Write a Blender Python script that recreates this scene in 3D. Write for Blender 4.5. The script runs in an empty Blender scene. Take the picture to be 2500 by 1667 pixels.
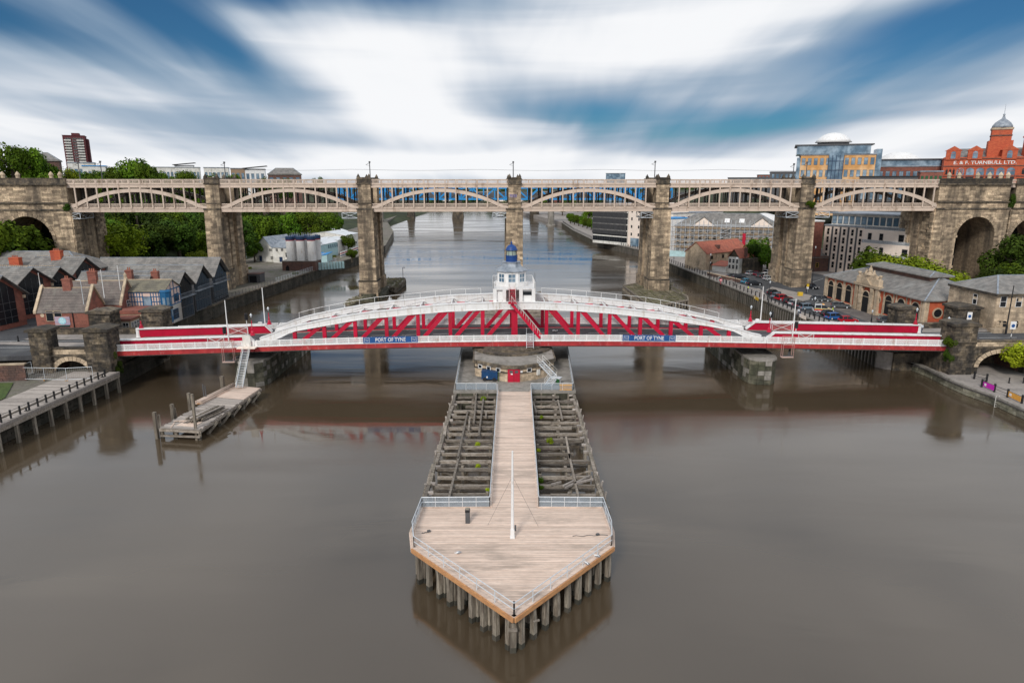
import bpy, math, random
from mathutils import Vector, Matrix
R=math.radians; PI=math.pi
random.seed(7)
S=bpy.context.scene; COL=S.collection
# ------------------------------------------------------------------ camera
FPX=1640.; HC=33.5; TH=math.atan(388.5/FPX); CT,ST=math.cos(TH),math.sin(TH)
cam=bpy.data.cameras.new('camera'); cam.sensor_width=36; cam.lens=36*FPX/2500; cam.clip_end=20000; cam.clip_start=.5
co=bpy.data.objects.new('camera',cam); COL.objects.link(co); co.location=(0,0,HC); co.rotation_euler=(PI/2-TH,0,0); S.camera=co
S.view_settings.view_transform='Standard'; S.view_settings.look='None'; S.view_settings.exposure=0.56; S.view_settings.gamma=1
S.view_settings.use_curve_mapping=False
# ------------------------------------------------------------------ world
W=bpy.data.worlds.new('World'); S.world=W; W.use_nodes=True; wt=W.node_tree; wt.nodes.clear()
SUN_EL=R(36); SUN_AZ=R(200)     # compass style angle, from behind the camera
def wn(t,**k):
    n=wt.nodes.new(t)
    for a,b in k.items(): setattr(n,a,b)
    return n
def wmath(op,a,b=None,clamp=False):
    n=wn('ShaderNodeMath',operation=op,use_clamp=clamp)
    for i,v in enumerate((a,b)):
        if v is None: continue
        if isinstance(v,(int,float)): n.inputs[i].default_value=v
        else: wt.links.new(v,n.inputs[i])
    return n.outputs[0]
sky=wn('ShaderNodeTexSky',sky_type='NISHITA'); sky.sun_disc=False; sky.sun_elevation=SUN_EL; sky.sun_rotation=SUN_AZ
sky.air_density=1.0; sky.dust_density=.3; sky.ozone_density=2.5
tc=wn('ShaderNodeTexCoord'); sep=wn('ShaderNodeSeparateXYZ'); wt.links.new(tc.outputs['Generated'],sep.inputs[0])
X_,Y_,Z_=sep.outputs
az=wmath('ARCTAN2',X_,Y_); el=wmath('ARCSINE',Z_)
den=wmath('ADD',wmath('ABSOLUTE',Z_),.16)
cmb=wn('ShaderNodeCombineXYZ'); wt.links.new(wmath('DIVIDE',X_,den),cmb.inputs[0]); wt.links.new(wmath('DIVIDE',Y_,den),cmb.inputs[1])
cm2=wn('ShaderNodeCombineXYZ'); wt.links.new(az,cm2.inputs[0]); wt.links.new(wmath('ADD',el,wmath('MULTIPLY',wmath('MULTIPLY',az,az),-.05)),cm2.inputs[1])
def wnoise(sx,sy,scale,det,dist,off=0,rot=0,src=None):
    m=wn('ShaderNodeMapping'); m.inputs['Scale'].default_value=(sx,sy,1); m.inputs['Location'].default_value=(off,off*.7,0); m.inputs['Rotation'].default_value=(0,0,rot)
    wt.links.new((src or cmb).outputs[0],m.inputs[0]); n=wn('ShaderNodeTexNoise'); n.inputs['Scale'].default_value=scale; n.inputs['Detail'].default_value=det
    n.inputs['Roughness'].default_value=.45; n.inputs['Distortion'].default_value=dist; wt.links.new(m.outputs[0],n.inputs['Vector']); return n.outputs['Fac']
n1=wnoise(1.0,.30,1.0,2.5,.7,3.1); n2=wnoise(2.0,.42,1.6,2,.6,7.7,R(-10)); n3=wnoise(.5,.18,.6,2,.3,12.)
n6=wnoise(3.2,.6,1.6,3,.8,5.5,R(6)); n4=wnoise(2.2,24,1.0,3,.5,2.3,0,cm2); n5=wnoise(1.1,9,1.,2,.8,9.3,0,cm2)
low=wmath('SUBTRACT',1,wmath('MULTIPLY',wmath('ABSOLUTE',el),5.5),True)
def blob(px,py,sx,sy,rot,amp):
    # a gap or thick place in the cloud, by direction (azimuth, elevation in radians)
    a0=math.atan((px-1250)/FPX); e0=math.atan((833.5-py)/FPX)-TH
    e0*=math.cos(a0); ca,sa=math.cos(R(rot)),math.sin(R(rot)); sx/=FPX; sy/=FPX
    da=wmath('SUBTRACT',az,a0); de=wmath('SUBTRACT',el,e0)
    u=wmath('DIVIDE',wmath('ADD',wmath('MULTIPLY',da,ca),wmath('MULTIPLY',de,sa)),sx)
    v=wmath('DIVIDE',wmath('SUBTRACT',wmath('MULTIPLY',de,ca),wmath('MULTIPLY',da,sa)),sy)
    r=wmath('ADD',wmath('MULTIPLY',u,u),wmath('MULTIPLY',v,v))
    return wmath('MULTIPLY',wmath('EXPONENT',wmath('MULTIPLY',r,-1)),amp)
base=wmath('ADD',wmath('MULTIPLY',wmath('SUBTRACT',n1,.5),1.5),wmath('MULTIPLY',wmath('SUBTRACT',n2,.5),.8))
base=wmath('ADD',base,wmath('MULTIPLY',wmath('MULTIPLY',wmath('SUBTRACT',n4,.5),low),1.6))
base=wmath('ADD',base,wmath('MULTIPLY',wmath('SUBTRACT',n5,.5),.8))
base=wmath('ADD',base,wmath('MULTIPLY',wmath('MULTIPLY',wmath('SUBTRACT',n6,.5),wmath('SUBTRACT',1,low)),.65))
base=wmath('ADD',base,-.25)
for b in [(-40,20,330,90,-12,1.7),(560,100,250,50,-24,1.35),(820,-25,400,62,0,1.7),(1180,120,120,36,-22,.35),(1420,280,330,52,-2,1.35),(1800,312,430,38,5,.7),
          (2330,10,420,85,10,1.6),(2080,225,420,55,14,.65),(300,250,380,25,-8,.3),(760,345,300,22,-4,.35),(1900,120,260,40,10,.35),
          (150,160,260,45,-20,-.9),(1000,95,170,80,-20,-.7),(1600,95,420,70,4,-.9),(2100,350,560,35,8,-.7),(900,200,260,60,-18,-.7),(1250,405,1200,26,0,-.6),(1030,280,90,60,-10,-.6)]:
    base=wmath('ADD',base,blob(*b))
def wramp(fac,stops):
    r=wn('ShaderNodeValToRGB'); wt.links.new(fac,r.inputs[0]); e=r.color_ramp.elements
    while len(e)<len(stops): e.new(.5)
    for i,(p,c) in enumerate(stops): e[i].position=p; e[i].color=(*c,1)
    return r.outputs[0]
def maprange(v,a,b):
    n=wn('ShaderNodeMapRange',interpolation_type='SMOOTHSTEP'); wt.links.new(v,n.inputs[0]); n.inputs[1].default_value=a; n.inputs[2].default_value=b; return n.outputs[0]
gap=maprange(base,.30,1.45)
thick=maprange(wmath('ADD',base,wmath('MULTIPLY',wmath('SUBTRACT',n4,.5),1.5)),-1.0,.75)
cloudc=wramp(thick,[(0,(.93,.94,.96)),(.45,(.66,.71,.78)),(1,(.33,.43,.55))])
bgS=wn('ShaderNodeBackground'); skm=wn('ShaderNodeVectorMath',operation='MULTIPLY'); wt.links.new(sky.outputs[0],skm.inputs[0]); skm.inputs[1].default_value=(.30,.66,.92)
wt.links.new(skm.outputs[0],bgS.inputs[0]); bgS.inputs[1].default_value=.036
bgC=wn('ShaderNodeBackground'); wt.links.new(cloudc,bgC.inputs[0]); bgC.inputs[1].default_value=.68
mx=wn('ShaderNodeMixShader'); wt.links.new(gap,mx.inputs[0]); wt.links.new(bgC.outputs[0],mx.inputs[1]); wt.links.new(bgS.outputs[0],mx.inputs[2])
wo=wn('ShaderNodeOutputWorld'); wt.links.new(mx.outputs[0],wo.inputs[0])
# ------------------------------------------------------------------ sun
sl=bpy.data.lights.new('sun','SUN'); sl.energy=1.5; sl.angle=R(12); sl.color=(1,.96,.9)
so=bpy.data.objects.new('sun',sl); COL.objects.link(so)
sd=Vector((math.sin(SUN_AZ)*math.cos(SUN_EL),math.cos(SUN_AZ)*math.cos(SUN_EL),math.sin(SUN_EL)))
so.rotation_euler=sd.to_track_quat('Z','Y').to_euler(); so.location=(0,-50,200)
# ------------------------------------------------------------------ survey: a photograph pixel to a point of the place
def ray(px,py):
    u=(px-1250)/FPX; v=(py-833.5)/FPX; return (u,CT-v*ST,-ST-v*CT)
def atz(px,py,z):
    d=ray(px,py); k=(z-HC)/d[2]; return Vector((d[0]*k,d[1]*k,z))
def aty(px,py,y):
    d=ray(px,py); k=y/d[1]; return Vector((d[0]*k,y,HC+d[2]*k))
class Fr:
    def __init__(s,x,y,z=0,r=0): s.o=(x,y,z); s.r=r; s.c,s.s=math.cos(r),math.sin(r)
    def w(s,a,b,c=0): return Vector((s.o[0]+a*s.c-b*s.s,s.o[1]+a*s.s+b*s.c,s.o[2]+c))
    def inv(s,p):
        x,y=p[0]-s.o[0],p[1]-s.o[1]; return Vector((x*s.c+y*s.s,-x*s.s+y*s.c,p[2]-s.o[2]))
    def px(s,px,py,t=0):   # where the line of sight meets the local plane y=t -> (x,z)
        d=ray(px,py); n=(-s.s,s.c); k=(s.o[0]*n[0]+s.o[1]*n[1]+t)/(d[0]*n[0]+d[1]*n[1])
        q=s.inv((d[0]*k,d[1]*k,HC+d[2]*k)); return q[0],q[2]
# ------------------------------------------------------------------ materials
def new_mat(name):
    m=bpy.data.materials.new(name); m.use_nodes=True; t=m.node_tree; b=t.nodes['Principled BSDF']; return m,t,b
def mk(name,col,rough=.7,var=.15,scale=1.,stretch=(1,1,1),col2=None,f2=.35,bump=0.,metal=0.,rnd=.0,dirt=None,dirt_s=.4,dirt_f=.5,spec=.4,streak=None):
    """base colour with grain, a second colour in patches, dirt stains, and per-piece variation"""
    m,t,b=new_mat(name); L=t.links.new
    tc=t.nodes.new('ShaderNodeTexCoord'); g=t.nodes.new('ShaderNodeNewGeometry')
    mp=t.nodes.new('ShaderNodeMapping'); mp.inputs['Scale'].default_value=stretch; L(g.outputs['Position'],mp.inputs[0])
    n=t.nodes.new('ShaderNodeTexNoise'); n.inputs['Scale'].default_value=scale; n.inputs['Detail'].default_value=6; n.inputs['Roughness'].default_value=.65; L(mp.outputs[0],n.inputs['Vector'])
    def rgb(c): x=t.nodes.new('ShaderNodeRGB'); x.outputs[0].default_value=(*c,1); return x.outputs[0]
    def mix(f,a,c,mode='MIX'):
        x=t.nodes.new('ShaderNodeMix'); x.data_type='RGBA'; x.blend_type=mode
        if isinstance(f,float): x.inputs[0].default_value=f
        else: L(f,x.inputs[0])
        L(a,x.inputs[6]); L(c,x.inputs[7]); return x.outputs[2]
    def mr(v,a,c,lo=0.,hi=1.):
        x=t.nodes.new('ShaderNodeMapRange'); L(v,x.inputs[0]); x.inputs[1].default_value=a; x.inputs[2].default_value=c; x.inputs[3].default_value=lo; x.inputs[4].default_value=hi; return x.outputs[0]
    c=rgb(col)
    if col2:
        n2=t.nodes.new('ShaderNodeTexNoise'); n2.inputs['Scale'].default_value=scale*f2; n2.inputs['Detail'].default_value=4; L(mp.outputs[0],n2.inputs['Vector'])
        c=mix(mr(n2.outputs[0],.42,.6),c,rgb(col2))
    def gain(c,v):
        x=t.nodes.new('ShaderNodeVectorMath'); x.operation='SCALE'; L(c,x.inputs[0]); L(v,x.inputs['Scale']); return x.outputs[0]
    c=gain(c,mr(n.outputs[0],.25,.75,1-var*1.6,1+var*1.6))
    if rnd:
        oi=t.nodes.new('ShaderNodeObjectInfo'); at=t.nodes.new('ShaderNodeAttribute'); at.attribute_name='tint'
        a=t.nodes.new('ShaderNodeMath'); L(oi.outputs['Random'],a.inputs[0]); L(at.outputs['Fac'],a.inputs[1])
        fr=t.nodes.new('ShaderNodeMath'); fr.operation='FRACT'; L(a.outputs[0],fr.inputs[0])
        c=gain(c,mr(fr.outputs[0],0,1,1-rnd,1+rnd*.8))
    if dirt:
        n3=t.nodes.new('ShaderNodeTexNoise'); n3.inputs['Scale'].default_value=dirt_s; n3.inputs['Detail'].default_value=7; n3.inputs['Roughness'].default_value=.7
        m3=t.nodes.new('ShaderNodeMapping'); m3.inputs['Scale'].default_value=streak or (1,1,.45); L(g.outputs['Position'],m3.inputs[0]); L(m3.outputs[0],n3.inputs['Vector'])
        c=mix(mr(n3.outputs[0],.62-.3*dirt_f,.72-.12*dirt_f,0,.85),c,rgb(dirt))
    L(c,b.inputs['Base Color']); b.inputs['Roughness'].default_value=rough; b.inputs['Metallic'].default_value=metal; b.inputs['Specular IOR Level'].default_value=spec
    if bump:
        bp=t.nodes.new('ShaderNodeBump'); bp.inputs['Strength'].default_value=bump; bp.inputs['Distance'].default_value=.05; L(n.outputs[0],bp.inputs['Height']); L(bp.outputs[0],b.inputs['Normal'])
    return m
M={}
M['stone']=mk('sandstone',(.56,.43,.29),.9,.28,2.5,(1,1,1.5),(.38,.285,.195),.3,.4,rnd=.52,dirt=(.065,.053,.042),dirt_s=.16,dirt_f=.68,streak=(1.6,1.6,.13))
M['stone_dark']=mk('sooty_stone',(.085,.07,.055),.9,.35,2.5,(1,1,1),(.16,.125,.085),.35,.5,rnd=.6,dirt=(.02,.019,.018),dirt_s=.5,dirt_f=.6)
M['stone_pale']=mk('pale_sandstone',(.56,.44,.31),.9,.15,3,(1,1,1),(.44,.34,.24),.3,.3,rnd=.25,dirt=(.18,.145,.11),dirt_s=.3,dirt_f=.35)
M['mortar']=mk('mortar',(.045,.038,.03),.95,.3,1.5)
M['iron']=mk('cream_iron_paint',(.60,.48,.39),.55,.08,.8,(1,1,3),None,.3,.0,dirt=(.30,.21,.15),dirt_s=.5,dirt_f=.25,rnd=.06)
M['iron_in']=mk('shaded_iron',(.05,.042,.036),.7,.25,1.)  # inner and underside ironwork, its shade put into a darker colour
M['red']=mk('crimson_paint',(.55,.005,.04),.42,.14,.7,(1,1,1),(.44,.008,.035),.5,rnd=.08,dirt=(.28,.02,.02),dirt_s=1.2,dirt_f=.2,streak=(1,1,.3))
M['red2']=mk('weathered_red_paint',(.44,.04,.04),.5,.16,1.2,(1,1,1),(.37,.03,.035),.4,rnd=.08,dirt=(.5,.22,.2),dirt_s=1.6,dirt_f=.18)
M['white']=mk('white_paint',(.80,.79,.78),.4,.06,1.2,(1,1,1),None,.3,dirt=(.55,.47,.40),dirt_s=.7,dirt_f=.27,streak=(1.5,1,.5))
M['offwhite']=mk('aged_white_render',(.76,.74,.70),.7,.1,1.,(1,1,1),(.66,.64,.59),.3,dirt=(.36,.33,.27),dirt_s=.5,dirt_f=.32)
M['asphalt']=mk('asphalt',(.075,.077,.082),.9,.2,6.,(1,1,1),(.06,.06,.065),.05,.2,dirt=(.12,.12,.12),dirt_s=.15,dirt_f=.3)
M['paving']=mk('paving',(.34,.30,.27),.9,.15,2.,(1,1,1),(.28,.25,.23),.2,.2,dirt=(.19,.17,.15),dirt_s=.3,dirt_f=.3)
M['setts']=mk('setts',(.17,.15,.135),.9,.25,5.,(1,1,1),(.12,.105,.1),.1,.3)
M['paint']=mk('road_paint',(.62,.62,.60),.7,.15,3.)
M['plank']=mk('new_decking',(.72,.565,.465),.75,.16,1.6,(1,14,1),(.62,.475,.385),.22,.2,rnd=.17,dirt=(.38,.30,.245),dirt_s=.5,dirt_f=.36,streak=(.35,1.4,1))
M['plank_o']=mk('orange_timber',(.55,.28,.12),.7,.2,2.,(3,3,12),(.45,.22,.1),.3,.1)
M['oldwood']=mk('grey_weathered_timber',(.30,.26,.22),.9,.35,3.,(1.5,6,6),(.20,.165,.13),.3,.6,rnd=.45,dirt=(.10,.08,.065),dirt_s=.9,dirt_f=.35,streak=(1,1,1))
M['pile']=mk('pile_timber',(.31,.27,.215),.9,.4,3.5,(4,4,.5),(.19,.155,.12),.3,.7,rnd=.3,dirt=(.06,.05,.04),dirt_s=1.4,dirt_f=.5,streak=(2.5,2.5,.3))
M['greywood']=mk('bleached_boards',(.42,.37,.33),.9,.25,2.,(1,12,1),(.31,.27,.24),.3,.4,rnd=.3)
M['galv']=mk('galvanised_steel',(.62,.65,.68),.45,.1,4.,metal=.2)
M['steel_d']=mk('dark_steel',(.09,.09,.095),.5,.2,3.)
M['black']=mk('black_iron',(.018,.018,.02),.5,.2,3.)
M['concrete']=mk('concrete',(.30,.275,.245),.9,.15,1.5,(1,1,1),(.235,.215,.19),.3,.3,dirt=(.12,.11,.09),dirt_s=.5,dirt_f=.4)
M['greenstone']=mk('algae_stone',(.13,.12,.085),.9,.35,1.5,(1,1,1),(.07,.07,.045),.4,.4,rnd=.25,dirt=(.03,.03,.022),dirt_s=.4,dirt_f=.6)
M['brick']=mk('red_brick',(.28,.105,.075),.9,.22,6.,(1,1,2),(.21,.08,.06),.15,.3,dirt=(.12,.06,.05),dirt_s=.5,dirt_f=.3,rnd=.12)
M['brick_o']=mk('orange_brick',(.52,.12,.055),.9,.15,6.,(1,1,2),(.44,.09,.045),.15,.2,dirt=(.26,.07,.05),dirt_s=.4,dirt_f=.25)
M['brick_d']=mk('brown_brick',(.17,.09,.07),.9,.25,5.,(1,1,2),(.12,.07,.06),.2,.3,dirt=(.06,.045,.04),dirt_s=.5,dirt_f=.4)
M['slate']=mk('slate_roof',(.23,.212,.195),.75,.25,3.,(1,1,1),(.155,.147,.138),.25,.3,dirt=(.29,.285,.27),dirt_s=.35,dirt_f=.35,rnd=.1)
M['slate_b']=mk('brown_roof_tile',(.18,.15,.135),.85,.2,5.,(1,1,1),(.135,.115,.105),.15,.4,dirt=(.24,.22,.19),dirt_s=.5,dirt_f=.35,rnd=.1)
M['slate_m']=mk('mossy_roof_tile',(.21,.19,.14),.9,.2,5.,(1,1,1),(.16,.145,.115),.15,.4,dirt=(.11,.10,.08),dirt_s=.5,dirt_f=.35,rnd=.1)
M['pantile']=mk('clay_pantile',(.46,.15,.095),.8,.15,4.,(1,1,1),(.38,.12,.08),.2,.3,dirt=(.24,.11,.08),dirt_s=.5,dirt_f=.3,rnd=.1)
M['glass']=mk('dark_glass',(.015,.018,.022),.12,.1,2.,spec=.35)
M['glass_b']=mk('blue_glass',(.09,.16,.23),.1,.3,.35,(1,1,1),(.25,.33,.4),.5,spec=.8)
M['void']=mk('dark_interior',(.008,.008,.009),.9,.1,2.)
M['blue']=mk('royal_blue_paint',(.010,.055,.22),.45,.1,2.)
M['blue_b']=mk('bright_blue_steel',(.02,.25,.58),.5,.1,1.)
M['blue_t']=mk('blue_timber',(.01,.105,.24),.5,.1,2.)
M['blue_k']=mk('skip_blue',(.008,.05,.14),.45,.15,2.)
M['lead']=mk('lead_roof',(.33,.36,.40),.5,.15,2.,(1,1,1),(.22,.25,.29),.4,metal=.2)
M['pinkw']=mk('pink_render',(.66,.50,.43),.8,.05,2.,dirt=(.5,.38,.33),dirt_s=.5,dirt_f=.2)
M['creamw']=mk('cream_render',(.88,.75,.65),.8,.05,1.,dirt=(.66,.56,.48),dirt_s=.4,dirt_f=.2)
M['yellow']=mk('yellow',(.65,.42,.03),.5,.1,2.)
M['orange']=mk('orange_box',(.75,.36,.06),.6,.1,2.)
M['green']=mk('green_bin',(.02,.10,.03),.5,.1,2.)
M['tan']=mk('tan_cladding',(.30,.21,.14),.8,.1,2.)
M['ochre']=mk('ochre_stone',(.60,.31,.11),.85,.12,.3,(1,1,1),(.72,.47,.26),.5)
M['maroon']=mk('maroon_brick',(.115,.03,.035),.9,.12,2.)
M['grass']=mk('grass',(.05,.085,.018),1.,.35,3.,(1,1,1),(.07,.10,.025),.15,.3)
M['earth']=mk('wooded_ground',(.045,.055,.022),1.,.35,.3,(1,1,1),(.03,.04,.018),.3)
M['gravel']=mk('gravel_yard',(.20,.175,.15),1.,.25,2.,(1,1,1),(.15,.135,.11),.1,.3,dirt=(.10,.115,.05),dirt_s=.25,dirt_f=.35)
M['mud']=mk('tidal_wall',(.075,.066,.052),.9,.35,1.,(1,1,.3),(.045,.042,.032),.4,.4,rnd=.2)
M['magenta']=mk('magenta_banner',(.55,.02,.42),.6,.1,2.)
M['signblue']=mk('sign_blue',(.018,.09,.28),.45,.12,1.5)
M['terra']=mk('terracotta',(.38,.14,.09),.8,.1,2.)
M['navy']=mk('navy_paint',(.012,.035,.09),.6,.1,2.)
M['stone_low']=mk('river_worn_stone',(.27,.25,.19),.9,.25,3,(1,1,1),(.18,.17,.12),.3,.4,rnd=.4,dirt=(.06,.06,.04),dirt_s=.5,dirt_f=.5)
# leaves: shade varies from tree to tree and from clump to clump
def leafmat(name,c1,c2,tr=.15):
    m,t,b=new_mat(name); L=t.links.new
    at=t.nodes.new('ShaderNodeAttribute'); at.attribute_name='tint'; oi=t.nodes.new('ShaderNodeObjectInfo')
    mixn=t.nodes.new('ShaderNodeMix'); mixn.data_type='RGBA'; L(at.outputs['Fac'],mixn.inputs[0]); mixn.inputs[6].default_value=(*c1,1); mixn.inputs[7].default_value=(*c2,1)
    hs=t.nodes.new('ShaderNodeHueSaturation'); L(mixn.outputs[2],hs.inputs['Color'])
    mr=t.nodes.new('ShaderNodeMapRange'); L(oi.outputs['Random'],mr.inputs[0]); mr.inputs[3].default_value=.62; mr.inputs[4].default_value=1.3; L(mr.outputs[0],hs.inputs['Value'])
    mr2=t.nodes.new('ShaderNodeMapRange'); L(oi.outputs['Random'],mr2.inputs[0]); mr2.inputs[3].default_value=.478; mr2.inputs[4].default_value=.514; L(mr2.outputs[0],hs.inputs['Hue'])
    L(hs.outputs[0],b.inputs['Base Color']); b.inputs['Roughness'].default_value=.75; b.inputs['Specular IOR Level'].default_value=.1
    return m
M['leaf']=leafmat('leaf_green',(.022,.060,.005),(.125,.205,.012)); M['leaf_d']=leafmat('leaf_dark',(.012,.034,.005),(.065,.115,.012))
M['leaf_y']=leafmat('leaf_yellow_green',(.09,.14,.008),(.25,.31,.016)); M['leaf_v']=leafmat('leaf_vivid',(.22,.30,.01),(.42,.46,.03)); M['bark']=mk('bark',(.07,.055,.04),.95,.3,6.,(1,1,.3))
# ------------------------------------------------------------------ mesh builder
class MB:
    def __init__(s): s.v=[]; s.f=[]; s.t=[]; s.m=[]; s.mi=0
    def add(s,vs,fs,tint=None):
        o=len(s.v); s.v+=[tuple(v) for v in vs]; tt=random.random() if tint is None else tint
        for f in fs: s.f.append(tuple(i+o for i in f)); s.t.append(tt); s.m.append(s.mi)
        return s
    def box(s,x0,x1,y0,y1,z0,z1,tint=None):
        return s.add([(x0,y0,z0),(x1,y0,z0),(x1,y1,z0),(x0,y1,z0),(x0,y0,z1),(x1,y0,z1),(x1,y1,z1),(x0,y1,z1)],
                     [(0,3,2,1),(4,5,6,7),(0,1,5,4),(1,2,6,5),(2,3,7,6),(3,0,4,7)],tint)
    def cb(s,x,y,z,w,d,h,rz=0,tint=None):   # centred box, z is its bottom
        c,n=math.cos(rz),math.sin(rz)
        P=[(x+a*c-b*n,y+a*n+b*c,z+k) for k in (0,h) for a,b in ((-w/2,-d/2),(w/2,-d/2),(w/2,d/2),(-w/2,d/2))]
        return s.add(P,[(0,3,2,1),(4,5,6,7),(0,1,5,4),(1,2,6,5),(2,3,7,6),(3,0,4,7)],tint)
    def beam(s,p,q,w,h,tint=None,up=(0,0,1)):
        p,q=Vector(p),Vector(q); d=(q-p).normalized(); u=Vector(up)
        if abs(d.dot(u))>.99: u=Vector((0,1,0))
        a=d.cross(u).normalized()*w/2; b=a.cross(d).normalized()*h/2
        P=[e+i*a+j*b for e in (p,q) for i,j in ((-1,-1),(1,-1),(1,1),(-1,1))]
        return s.add(P,[(3,2,1,0),(4,5,6,7),(0,1,5,4),(1,2,6,5),(2,3,7,6),(3,0,4,7)],tint)
    def cyl(s,p,q,r0,r1=None,n=8,tint=None):
        r1=r0 if r1 is None else r1; p,q=Vector(p),Vector(q); d=(q-p).normalized(); u=Vector((0,0,1)) if abs(d.z)<.9 else Vector((1,0,0))
        a=d.cross(u).normalized(); b=d.cross(a); P=[]
        for e,r in ((p,r0),(q,r1)):
            for i in range(n): t=2*PI*i/n; P.append(e+a*r*math.cos(t)+b*r*math.sin(t))
        F=[(i,(i+1)%n,n+(i+1)%n,n+i) for i in range(n)]+[tuple(range(n-1,-1,-1)),tuple(range(n,2*n))]
        return s.add(P,F,tint)
    def lathe(s,cx,cy,prof,n=12,tint=None,rot=0):
        P=[(cx+r*math.cos(2*PI*i/n+rot),cy+r*math.sin(2*PI*i/n+rot),z) for r,z in prof for i in range(n)]
        F=[(k*n+i,k*n+(i+1)%n,(k+1)*n+(i+1)%n,(k+1)*n+i) for k in range(len(prof)-1) for i in range(n)]
        F+=[tuple(range(n-1,-1,-1)),tuple(range((len(prof)-1)*n,len(prof)*n))]
        return s.add(P,F,tint)
    def prism(s,pts,ax,c0,c1,tint=None):   # polygon in the plane across axis ax, extruded from c0 to c1
        n=len(pts)
        def p3(a,b,c): return {'x':(c,a,b),'y':(a,c,b),'z':(a,b,c)}[ax]
        P=[p3(a,b,c0) for a,b in pts]+[p3(a,b,c1) for a,b in pts]
        F=[tuple(range(n-1,-1,-1)),tuple(range(n,2*n))]+[(i,(i+1)%n,n+(i+1)%n,n+i) for i in range(n)]
        return s.add(P,F,tint)
    def quad(s,a,b,c,d,tint=None): return s.add([a,b,c,d],[(0,1,2,3)],tint)
    def ribbon(s,lo,hi,y0,y1,tint=None):   # lo, hi: lists of (x,z); a curved beam between two edges, from y0 to y1
        n=len(lo); P=[]
        for (a,b),(c,d) in zip(lo,hi): P+=[(a,y0,b),(c,y0,d),(c,y1,d),(a,y1,b)]
        F=[]
        for i in range(n-1):
            o=i*4;q=o+4
            F+=[(o,q,q+1,o+1),(o+1,q+1,q+2,o+2),(o+2,q+2,q+3,o+3),(o+3,q+3,q,o)]
        F+=[(0,1,2,3),((n-1)*4+3,(n-1)*4+2,(n-1)*4+1,(n-1)*4)]
        return s.add(P,F,tint)
    def archwall(s,x0,x1,z0,z1,cx,hw,zs,rise,y0,y1,n=14,tint=None):
        """a wall x0..x1, z0..z1 with an arched opening centred at cx (half width hw, springing at zs)"""
        s.box(x0,cx-hw,y0,y1,z0,z1,tint); s.box(cx+hw,x1,y0,y1,z0,z1,tint)
        lo=[(cx-hw*math.cos(PI*i/n),zs+rise*math.sin(PI*i/n)) for i in range(n+1)]; hi=[(a,z1) for a,_ in lo]
        return s.ribbon(lo,hi,y0,y1,tint)
    def mesh(s,name,mat,smooth=False):
        me=bpy.data.meshes.new(name); me.from_pydata(s.v,[],s.f)
        for q in (mat if isinstance(mat,(list,tuple)) else [mat]): me.materials.append(M[q] if isinstance(q,str) else q)
        a=me.attributes.new('tint','FLOAT','FACE'); a.data.foreach_set('value',s.t)
        me.polygons.foreach_set('material_index',s.m)
        if smooth: me.polygons.foreach_set('use_smooth',[True]*len(s.f))
        me.update(); return me
    def build(s,name,mat,parent=None,smooth=False,**k):
        return ob(name,s.mesh(name,mat,smooth),parent,**k)
def ob(name,data,parent=None,loc=None,rz=0,scale=None,label=None,cat=None,group=None,kind=None):
    o=bpy.data.objects.new(name,data); COL.objects.link(o)
    if parent: o.parent=parent
    if loc is not None: o.location=loc
    if rz: o.rotation_euler=(0,0,rz)
    if scale: o.scale=scale
    if label: o['label']=label
    if cat: o['category']=cat
    if group: o['group']=group
    if kind: o['kind']=kind
    return o
def thing(name,label,cat,loc=(0,0,0),rz=0,group=None): return ob(name,None,None,loc,rz,None,label,cat,group)
def kids(o,_c={}):
    return [c for c in bpy.data.objects if c.parent==o]
KC={}
def dup(root,loc,rz=0,label=None,scale=None,group=None):
    if root.name not in KC: KC[root.name]=[(c,kids(c)) for c in kids(root)]
    r=root.copy(); COL.objects.link(r); r.location=loc; r.rotation_euler=(0,0,rz)
    if label: r['label']=label
    if group: r['group']=group
    if scale: r.scale=scale
    for ch,gs in KC[root.name]:
        c=ch.copy(); COL.objects.link(c); c.parent=r
        for g in gs: d=g.copy(); COL.objects.link(d); d.parent=c
    return r
UB=MB().box(-.5,.5,-.5,.5,-.5,.5,0.).mesh('block','stone')
_ub={'stone':UB}
def ubox(mat):
    if mat not in _ub: _ub[mat]=MB().box(-.5,.5,-.5,.5,-.5,.5,0.).mesh('piece',mat)
    return _ub[mat]
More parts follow.
